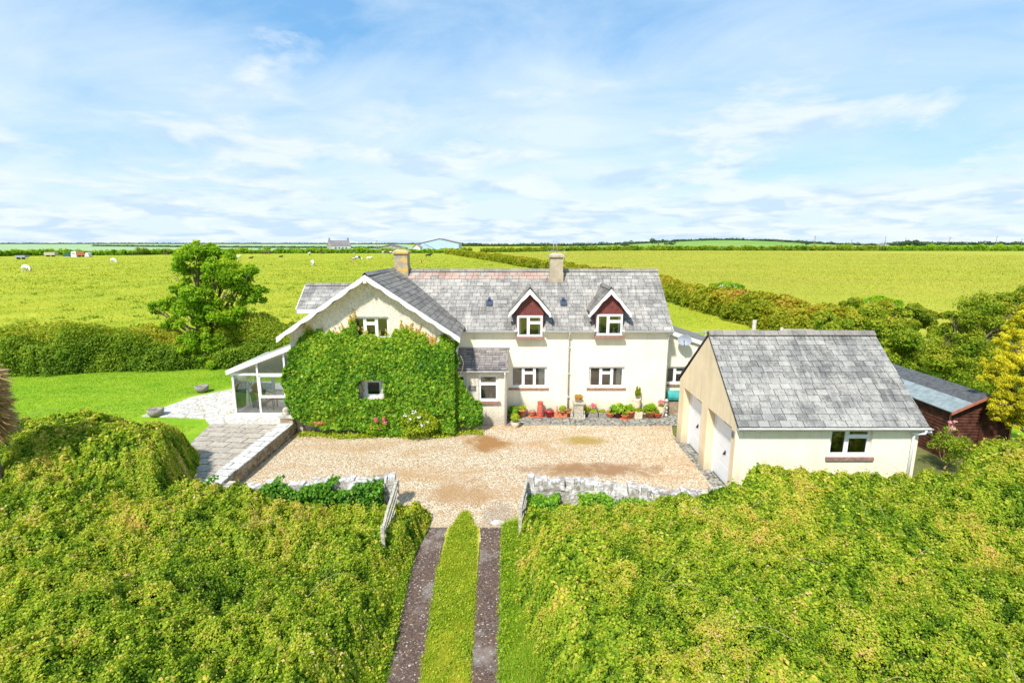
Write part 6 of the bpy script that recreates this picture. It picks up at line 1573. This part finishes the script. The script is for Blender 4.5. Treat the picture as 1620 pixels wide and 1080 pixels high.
# ------------------------------------------------------------ fences behind the garage
def post(label, xp, yt, yb, Yd, r=.09, mat='wood_grey'):
    a = P(xp, yt, Yd); t = thing('fence_post', label, 'post', (a[0], Yd, 0), 'fence posts behind the garage')
    mb = MB(); mb.tube([(a[0], Yd, -.05), (a[0], Yd, a[2])], [r, r*.9], 8); mb.build('post', M[mat], t); return a
post('tall weathered post standing just behind the garage ridge', 1194, 506, 530, 33, .14)
post('short pale fence post behind the right half of the garage ridge', 1237, 518, 530, 36, .12)
t = thing('rail_fence', 'low white wooden rail beside the extension roof behind the garage', 'fence', P(1105, 528, 32)[:2]+(0,))
a = P(1095, 527, 32); b = P(1135, 527, 33.0)
mb = MB(); mb.bar(a, (b[0], b[1], a[2]), .06, .1); mb.build('rail', M['wood_grey'], t)
for f in (0, .5, 1):
    mb = MB(); x = a[0]+(b[0]-a[0])*f; y = 32+f; mb.box(x-.05, x+.05, y-.05, y+.05, 0, a[2]+.1); mb.build('post', M['wood_grey'], t)
t = thing('rail_fence', 'pale rail fence behind the garage ridge at the foot of the shrubs', 'fence', P(1240, 524, 36)[:2]+(0,))
a = P(1236, 521, 36); b = P(1290, 522, 36)
mb = MB(); mb.bar(a, b, .06, .12); mb.build('rail', M['wood_grey'], t)
for f in (.33, .66, 1):
    mb = MB(); x = a[0]+(b[0]-a[0])*f; mb.box(x-.05, x+.05, 35.95, 36.05, 0, a[2]-.06); mb.build('post', M['wood_grey'], t)
t = thing('wire_fence', 'thin wire fence crossing the paddock behind the house', 'fence', (14, 33, 0)); mb = MB()
for z in (.5, .8, 1.05): mb.tube([(9.5, 32, z), (15.8, 33, z), (24, 36, z)], .008, 4)
mb.build('wire', M['metal'], t)
for k in range(7):
    mb = MB(); f = k/6; x = 9.5+14.5*f; y = 32+4*f*f+.2; mb.box(x-.04, x+.04, y-.04, y+.04, 0, 1.15); mb.build('post', M['wood_grey'], t)

# ------------------------------------------------------------ far farm buildings
def gbase(xp, Yd):
    X = (xp-810)/FPX*Yd*.985; return X, Yd, float(Tz(X, Yd))
fh = gbase(537, 430); F_ = thing('stone_farmhouse', 'distant grey two storey farmhouse with a chimney at each gable', 'house', fh)
x, y, z = fh; mb = MB(); sx = .55
Mx = Matrix.Translation((x, y, z-.5)) @ Matrix.Rotation(R(38), 4, 'Z')
def bx(name, mat, args, mi=0):
    mb = MB(); mb.box(*args, M=Mx); return mb.build(name, mat, F_)
L2, D2, EH, RH = 8.4, 4.6, 6.6, 10.6
mb = MB(); mb.box(-L2, L2, -D2, D2, 0, EH, M=Mx); mb.prism([tuple(Mx @ Vector(v)) for v in ((L2, -D2, EH), (L2, D2, EH), (L2, 0, RH-.1))], Mx.to_3x3() @ Vector((-2*L2, 0, 0))); mb.build('wall', M['far_wall'], F_)
mb = MB(); mb.box(-L2+.1, L2-.1, -D2-.12, -D2-.02, 0, EH-.2, M=Mx); mb.build('whitewashed_front', M['far_white'], F_)
mb = MB()
for s in (-1, 1): mb.prism([tuple(Mx @ Vector(v)) for v in ((-L2-.2, s*(D2+.3), EH-.2), (L2+.2, s*(D2+.3), EH-.2), (L2+.2, 0, RH), (-L2-.2, 0, RH))], (0, 0, .15))
rf = mb.build('roof', M['far_roof'], F_)
for s in (-1, 1):
    mb = MB(); mb.box(s*(L2-.6)-.6, s*(L2-.6)+.6, -.6, .6, RH-1.2, RH+1.9, M=Mx); mb.box(s*(L2-.6)-.7, s*(L2-.6)+.7, -.7, .7, RH+1.9, RH+2.1, M=Mx); mb.build('chimney', M['far_wall'], F_)
for zz0 in (1.0, 3.9):
    for xx in (-4.5, -1.6, 1.4, 4.3): bx('window', M['far_window'], (xx-.5, xx+.5, -D2-.2, -D2-.12, zz0, zz0+1.3))
mb = MB(); mb.box(L2+.01, L2+.1, -.3, .3, 3.6, 4.8, M=Mx); mb.build('window', M['far_window'], F_)

def shed_far(name, label, xp0, xp1, Yd, eave, ridge, wallm, roofm, depth=20, cat='barn', opening=None, asym=.5):
    x0, _, z0 = gbase(xp0, Yd); x1, _, z1 = gbase(xp1, Yd); z = min(z0, z1)-.4
    t = thing(name, label, cat, ((x0+x1)/2, Yd, z)); xm = x0+(x1-x0)*asym; mb = MB()
    mb.prism([(x0, Yd, z), (x1, Yd, z), (x1, Yd, z+eave), (xm, Yd, z+ridge), (x0, Yd, z+eave)], (0, depth, 0)); mb.build('wall', wallm, t)
    mb = MB(); mb.prism([(x0-.4, Yd-.5, z+eave), (xm, Yd-.5, z+ridge+.05), (xm, Yd+depth+.4, z+ridge+.05), (x0-.4, Yd+depth+.4, z+eave)], (0, 0, .35)); mb.prism([(x1+.4, Yd-.5, z+eave), (xm, Yd-.5, z+ridge+.05), (xm, Yd+depth+.4, z+ridge+.05), (x1+.4, Yd+depth+.4, z+eave)], (0, 0, .35)); mb.build('roof', roofm, t)
    if opening:
        a, b, h = opening; mb = MB(); xa = x0+(x1-x0)*a; xb = x0+(x1-x0)*b; mb.box(xa, xb, Yd-.12, Yd-.02, z, z+h); mb.build('doorway', M['far_window'], t)
    return t, x0, x1, z
t, x0, x1, z = shed_far('steel_barn', 'largest distant barn clad in pale blue steel sheeting', 666, 726, 440, 8.2, 12.0, M['blue_sheet'], M['far_roof'], 26)
mb = MB(); mb.bar((x0+3, 439.9, z+7.8), (x0+18, 439.9, z+.8), .25, .35, up=(0, 1, 0)); mb.build('brace', M['metal'], t)
shed_far('low_barn', 'low grey barn with a dark doorway left of the blue barn', 596, 640, 430, 4.2, 7.0, M['far_wall'], M['far_roof'], 14, opening=(.58, .78, 3.6))
shed_far('stone_barn', 'small pale stone barn touching the left side of the blue barn', 653, 665, 425, 4.6, 7.4, M['far_white'], M['far_wall'], 10, opening=(.2, .5, 2.6))
shed_far('bungalow', 'distant low white bungalow among trees on the right skyline', 1392, 1406, 640, 3.0, 5.0, M['far_white'], M['far_roof'], 8, cat='house')

# farm equipment at the left far edge of the pasture
def box_thing(name, label, cat, xp0, xp1, Yd, h, mat, top=None):
    x0, _, z = gbase(xp0, Yd); x1 = gbase(xp1, Yd)[0]; t = thing(name, label, cat, ((x0+x1)/2, Yd, z)); d = 2.4
    mb = MB(); L = x1-x0
    if top == 'trailer':
        mb.box(x0, x1, Yd, Yd+d, z+.9, z+h); b = mb.build('body', mat, t)
        for k, f in enumerate((.25, .4, .75, .9)):
            mb = MB(); cx = x0+L*f; mb.tube([(cx, Yd-.05, z+.5), (cx, Yd+.3, z+.5)], .5, 12); mb.build('wheel', M['black'], t)
        mb = MB(); mb.bar((x0-1.6, Yd+d/2, z+.8), (x0, Yd+d/2, z+.9), .2, .2); mb.build('drawbar', M['metal'], t)
    elif top == 'arch':
        pts = [(x0+L/2+L/2*math.cos(a), Yd, z+h*math.sin(a)) for a in np.linspace(0, math.pi, 9)]; mb.prism(pts, (0, d, 0)); mb.build('cover', mat, t)
        mb = MB(); mb.box(x0-.3, x1+.3, Yd-.2, Yd+d+.2, z, z+.25); mb.build('base', M['wood_grey'], t)
    else:
        mb.hexa([(x0, Yd, z), (x1, Yd, z), (x1, Yd+d, z), (x0, Yd+d, z), (x0+.1*L, Yd+.2, z+h*.9), (x1-.1*L, Yd+.2, z+h), (x1-.1*L, Yd+d-.2, z+h), (x0+.1*L, Yd+d-.2, z+h*.9)]); mb.build('body', mat, t)
        mb = MB(); mb.box(x0+.2*L, x1-.2*L, Yd-.05, Yd-.002, z+h*.4, z+h*.75); mb.build('panel', M['wood_grey'], t)
box_thing('livestock_trailer', 'long pale wooden farm trailer by the far left hedge', 'trailer', 69, 86, 305, 2.6, M['wood_grey'], 'trailer')
box_thing('silage_heap', 'green covered heap between the pale trailer and the white box', 'heap', 98, 109, 300, 2.2, M['darkgreen'], 'arch')
box_thing('storage_box', 'white storage container at the far left hedge', 'container', 111, 120, 300, 3.4, M['white_wood'])
box_thing('rusty_wagon', 'rust brown wagon right of the white container', 'wagon', 121, 133, 300, 3.2, M['rust'], 'trailer')
box_thing('feed_ring', 'pale grey farm implement at the right end of the equipment row', 'implement', 133, 140, 300, 2.6, M['gutter'], 'arch')
box_thing('hay_wagon', 'dark grey farm machine near the left edge of the pasture', 'machine', 22, 38, 255, 1.9, M['dish'], 'trailer')
box_thing('storage_box', 'white van sized box behind the hedge right of the stone farmhouse', 'container', 561, 570, 425, 3.2, M['white_wood'])

# ------------------------------------------------------------ far hedges, trees and poles
def fhedge(label, px_pts, Yd, h, n, size, seed, mat='far_leaf', width=4, rough=.5):
    pl = [((x-810)/FPX*(yd)*.985, yd) for x, yd in px_pts]
    return hedge('field_hedge', label, dens(pl, 4), width, h, n, size, M[mat], seed, rough=rough, group=None)
fhedge('distant hedge closing the pasture on the left, in front of the pale field', [(-60, 300), (60, 330), (200, 345), (330, 380), (450, 405), (600, 415), (735, 410)], 0, 3.2, 26000, 1.0, 701, 'tree_leaf')
fhedge('dark straight hedge along the far edge of the golden field', [(760, 440), (900, 440), (1060, 430), (1250, 420), (1400, 415)], 0, 3.4, 30000, 1.0, 702, 'dark_leaf')
fhedge('irregular scrubby hedge on the far right of the golden field', [(1400, 410), (1480, 405), (1560, 400), (1700, 395)], 0, 3.8, 16000, .9, 703, 'tree_leaf')
fhedge('thin dark hedge line on the left horizon', [(-80, 1300), (150, 1320), (400, 1300), (560, 1250), (760, 1200)], 0, 2.6, 9000, 2, 704, 'far_leaf', 12, .8)
fhedge('hedge line midway across the pale left field', [(150, 900), (330, 760), (520, 700), (620, 690)], 0, 2.2, 6000, 1.4, 705, 'far_leaf', 8, .6)
fhedge('hedge along the crest of the green hill on the right', [(1010, 900), (1100, 930), (1200, 900), (1330, 800), (1480, 760)], 0, 3, 11000, 1.6, 706, 'far_leaf', 10, .8)
fhedge('hedge line on the skyline at the far right', [(1400, 900), (1500, 900), (1700, 900)], 0, 4.5, 9000, 1.8, 707, 'far_leaf', 10, .9)
fhedge('low hedge on the horizon behind the right chimney', [(730, 900), (860, 900), (1010, 880)], 0, 4, 6000, 1.8, 708, 'far_leaf', 10, .7)
ft = [(205, 395, 340, 3.2), (268, 394, 360, 4), (168+20, 396, 345, 3), (225, 393, 350, 5), (1041, 389, 600, 9), (1060, 392, 580, 6), (990, 392, 560, 5), (870, 392, 600, 6), (925, 391, 620, 5), (1110, 384, 820, 5), (1228, 391, 480, 4), (1275, 385, 620, 6), (1340, 389, 430, 5.5), (1325, 390, 440, 4), (1370, 388, 470, 5), (1420, 386, 560, 8), (1440, 386, 560, 9), (1455, 387, 560, 7), (1470, 390, 430, 5), (1520, 391, 420, 4.5), (1580, 392, 410, 5), (1560, 394, 405, 3.2), (1605, 394, 405, 3), (743, 392, 380, 5), (703, 396, 420, 4), (465, 396, 415, 4), (418, 394, 405, 4.5), (380, 394, 405, 4.5), (400, 395, 402, 3), (615, 397, 405, 3), (505, 396, 412, 3.5), (580, 396, 420, 4)]
def tree_label(i, xp, h):
    size = 'tiny' if h < 3.6 else 'low' if h < 4.6 else 'medium' if h < 6 else 'tall'
    near = ['first', 'second', 'third', 'fourth', 'fifth', 'sixth', 'seventh', 'eighth']
    zones = [(0, 350, 'on the hedge left of the sycamore'), (350, 520, 'on the hedge between sycamore and stone farmhouse'), (520, 660, 'between stone farmhouse and blue barn'), (660, 760, 'beside the blue barn'), (760, 1000, 'on the horizon behind the right chimney'), (1000, 1080, 'at the left foot of the green hill'), (1080, 1300, 'on the crest of the green hill'), (1300, 1385, 'left of the white bungalow'), (1385, 1500, 'around the white bungalow'), (1500, 2000, 'at the far right of the golden field')]
    for a, b, n in zones:
        if a <= xp < b:
            k = sorted(f[0] for f in ft if a <= f[0] < b).index(xp)
            return f'{size} rounded tree {n}, {near[k]} from the left'
for i, (xp, yp, Yd, h) in enumerate(ft):
    X = (xp-810)/FPX*Yd*.985; z = float(Tz(X, Yd))
    t = thing('distant_tree', tree_label(i, xp, h), 'tree', (X, Yd, z), 'distant trees along the field hedges')
    rnd = random.Random(i); bl = [(X+rnd.uniform(-.9, .9)*h*(k > 0), Yd+rnd.uniform(-1, 1), z+h*rnd.uniform(.45, .72), h*rnd.uniform(.28, .42)) for k in range(5)]
    bush(t, 'crown', bl, 700, h*.13, M['far_leaf' if Yd > 450 else ('dark_leaf' if i % 2 else 'tree_leaf')], 800+i, .6)
    mb = MB(); mb.tube([(X, Yd, z-.2), (X, Yd, z+h*.5)], [h*.05, h*.03], 6); mb.build('trunk', M['bark'], t)
for i, (xp, yt, Yd, lb) in enumerate(((1287, 373, 430, 'tallest utility pole, standing on the hedge at the right of the green hill'), (1398, 374, 560, 'utility pole above the trees left of the bungalow'), (1430, 376, 600, 'thin pole above the trees right of the bungalow'), (1497, 375, 520, 'leaning utility pole on the far right skyline'), (1573, 373, 640, 'utility pole near the right edge of the skyline'), (1613, 377, 640, 'rightmost utility pole on the skyline'), (1345, 379, 600, 'short pole left of the bungalow trees'), (1236, 381, 760, 'small pole on the crest hedge of the green hill'), (597, 380, 600, 'slender mast between the stone farmhouse and the low barn'), (770, 384, 700, 'thin distant pole right of the blue barn'), (1040, 380, 620, 'pole standing in the tree at the left foot of the green hill'))):
    X = (xp-810)/FPX*Yd*.985; z = float(Tz(X, Yd)); top = P(xp, yt, Yd)
    t = thing('utility_pole', lb, 'pole', (X, Yd, z), 'utility poles on the horizon'); mb = MB(); lean = 2 if xp == 1497 else 0
    mb.tube([(X-lean*.6, Yd, z-.3), (X+lean, Yd, top[2])], [.3, .22], 6); mb.build('mast', M['pole'], t)
    mb = MB(); mb.bar((X+lean-1.1, Yd, top[2]-1), (X+lean+1.1, Yd, top[2]-1), .15, .18); mb.build('crossarm', M['pole'], t)

# ------------------------------------------------------------ cattle
def cow_mesh(name, graze=True, lying=False):
    zoff = -.55 if lying else 0
    V = []; E = []; Rd = []
    def add(p, r, par=None):
        V.append(Vector(p)); Rd.append(r)
        if par is not None: E.append((par, len(V)-1))
        return len(V)-1
    z = 1.05+zoff
    pelvis = add((-.75, 0, z+.05), (.32, .34)); mid = add((-.25, 0, z-.04), (.36, .42), pelvis); chest = add((.35, 0, z-.02), (.30, .40), mid); sh = add((.72, 0, z+.08), (.24, .32), chest)
    if graze:
        nk = add((1.05, 0, z-.2), (.15, .2), sh); hd = add((1.25, 0, z-.6), (.13, .15), nk); mz = add((1.36, 0, z-.9), (.09, .09), hd)
    else:
        nk = add((1.08, 0, z+.32), (.15, .2), sh); hd = add((1.32, 0, z+.42), (.13, .15), nk); mz = add((1.62, 0, z+.24), (.09, .09), hd)
    for s in (-1, 1):
        add((V[hd].x-.02, s*.22, V[hd].z+.1), (.04, .05), hd)
        if not lying:
            a = add((-.78, s*.2, .78), (.17, .15), pelvis); b = add((-.68, s*.2, .55), (.10, .09), a); c = add((-.84, s*.2, .38), (.065, .06), b); add((-.78, s*.2, .04), (.06, .06), c)
            a = add((.60, s*.18, .72), (.13, .12), sh); b = add((.62, s*.18, .42), (.075, .07), a); c = add((.60, s*.18, .2), (.055, .05), b); add((.62, s*.18, .04), (.06, .06), c)
        else:
            a = add((-.8, s*.38, .25), (.18, .15), pelvis); b = add((-.4, s*.5, .12), (.09, .08), a)
            a = add((.65, s*.3, .22), (.12, .12), sh); b = add((.95, s*.3, .1), (.07, .06), a)
    tl = add((-1.12, 0, z+.12), (.05, .05), pelvis); add((-1.18, 0, z-.55), (.03, .03), tl)
    me = bpy.data.meshes.new(name); me.from_pydata([tuple(v) for v in V], E, []); o = bpy.data.objects.new(name, me); col.objects.link(o)
    m = o.modifiers.new('s', 'SKIN'); m.use_smooth_shade = True; ss = o.modifiers.new('u', 'SUBSURF'); ss.levels = 1; ss.render_levels = 1
    for i, sv_ in enumerate(me.skin_vertices[0].data): sv_.radius = Rd[i]; sv_.use_root = (i == 0)
    dg = bpy.context.evaluated_depsgraph_get(); out = bpy.data.meshes.new_from_object(o.evaluated_get(dg)); out.name = name
    bpy.data.objects.remove(o); return out
def coat(name, c1, c2, amt, sc_=1.3, seed=0.):
    m, t = newmat(name); tcx = t.n('ShaderNodeTexCoord', out=3)
    v = t.n('ShaderNodeVectorMath', {'operation': 'ADD'}, {0: tcx, 1: (seed, seed*.7, seed*1.3)})
    n = t.noise(v, sc_, 2, .5); return finish(m, t, t.ramp(n, [(amt, c1), (amt+.03, c2)], 'LINEAR'), .8)
wht, blk, brn, rd = c3(.80, .77, .72), c3(.025, .022, .02), c3(.16, .08, .05), c3(.5, .20, .09)
coats = {'white': [coat(f'coat_white_{k}', wht, blk, .58+.02*k, 1.4, k*3.1) for k in range(4)], 'black': [coat('coat_black', blk, c3(.05, .045, .04), .5)], 'mixed': [coat(f'coat_mixed_{k}', wht, blk, .47, 1.3, 2+k*5.) for k in range(3)], 'red': [coat('coat_red', rd, c3(.66, .34, .18), .55)], 'cream': [coat('coat_cream', c3(.80, .66, .52), wht, .5)], 'dark': [coat('coat_dark', brn, blk, .45)]}
cm = {'graze': cow_mesh('cow_grazing'), 'stand': cow_mesh('cow_standing', False), 'lie': cow_mesh('cow_lying', False, True)}
cows = [(42, 431, 'graze', 'white', -20, 'white cow with grey flank grazing nearest the left edge of the pasture'), (180, 417, 'graze', 'white', -25, 'white cow grazing alone left of the big tree'),
 (495, 421, 'graze', 'white', -60, 'white cow grazing nearest to the viewer, left of the wing roof apex'), (489, 405, 'stand', 'mixed', -50, 'black and white cow standing left of the distant stone farmhouse'),
 (560, 413, 'stand', 'mixed', 8, 'grey mottled cow standing behind the red calf'), (566.5, 412.5, 'graze', 'mixed', 10, 'dark and white cow just right of the mottled one'), (557, 417, 'graze', 'red', -60, 'orange red calf grazing in front of the mottled cow'),
 (584, 411.5, 'stand', 'white', 5, 'white cow with black head standing right of the red calf'), (678, 408, 'stand', 'black', 5, 'black cow standing right of the left chimney'), (666, 416.5, 'graze', 'red', -85, 'brown red calf grazing right of the left chimney'),
 (712, 400.5, 'stand', 'dark', -70, 'dark cow standing at the foot of the diagonal hedge'), (202, 403.5, 'stand', 'black', 170, 'black cow by the left pasture hedge, left one of two'), (217, 403.5, 'stand', 'black', 200, 'black cow by the left pasture hedge, right one of two'), (262, 402.5, 'lie', 'dark', 170, 'dark cow lying at the hedge left of the big tree'),
 (364, 405.5, 'stand', 'black', 175, 'black cow standing just right of the tree top'), (376, 408, 'lie', 'cream', 0, 'cream coloured cow lying right of the tree top'), (397, 409.5, 'lie', 'dark', 60, 'dark calf lying alone right of the cream cow'), (444.5, 407.5, 'lie', 'black', 60, 'small dark calf below the far bushes left of the farmhouse'),
 (418, 402, 'stand', 'dark', 0, 'reddish dark cow in the huddle by the far left bushes'), (425, 402, 'stand', 'dark', 150, 'second dark cow in the huddle by the far left bushes, facing away'), (509, 399.5, 'lie', 'dark', 0, 'dark cow lying under the farmhouse hedge'),
 (606, 399.5, 'stand', 'cream', 80, 'cream cow standing in front of the low barn'), (612, 399.5, 'stand', 'dark', 10, 'dark cow in front of the low barn, between two pale ones'), (618, 400.5, 'graze', 'mixed', 200, 'black and white cow in front of the low barn doorway'), (700-12+1, 0, None, None, 0, ''), (560+.5, 402, 'stand', 'cream', -90, 'small pale calf standing behind the mottled cow'),
 (436, 474, 'skip', None, 0, '')]
for i, (xp, yp, pose, ct, rz, lb) in enumerate(cows):
    if pose is None or pose == 'skip': continue
    x, y, z = G(xp, yp-.5); 
    if y > 330: y = 330+min(60, (y-330)*.5); x = (xp-810)/FPX*y*.985
    calf = 'calf' in lb
    o = bpy.data.objects.new('cow', cm[pose]); col.objects.link(o); o.location = (x, y, float(Tz(x, y))); o.rotation_euler = (0, 0, R(rz)); s_ = 1.05 if calf else 1.5; o.scale = (s_,)*3
    if not cm[pose].materials: cm[pose].materials.append(coats['white'][0])
    o.material_slots[0].link = 'OBJECT'; cl = coats[ct]; o.material_slots[0].material = cl[i % len(cl)]
    tag(o, lb, 'cow', 'cattle grazing in the pasture')
# a lone cow half hidden left of the side dormer
x, y, z = G(479, 474); o = bpy.data.objects.new('goose', None)
bpy.data.objects.remove(o)
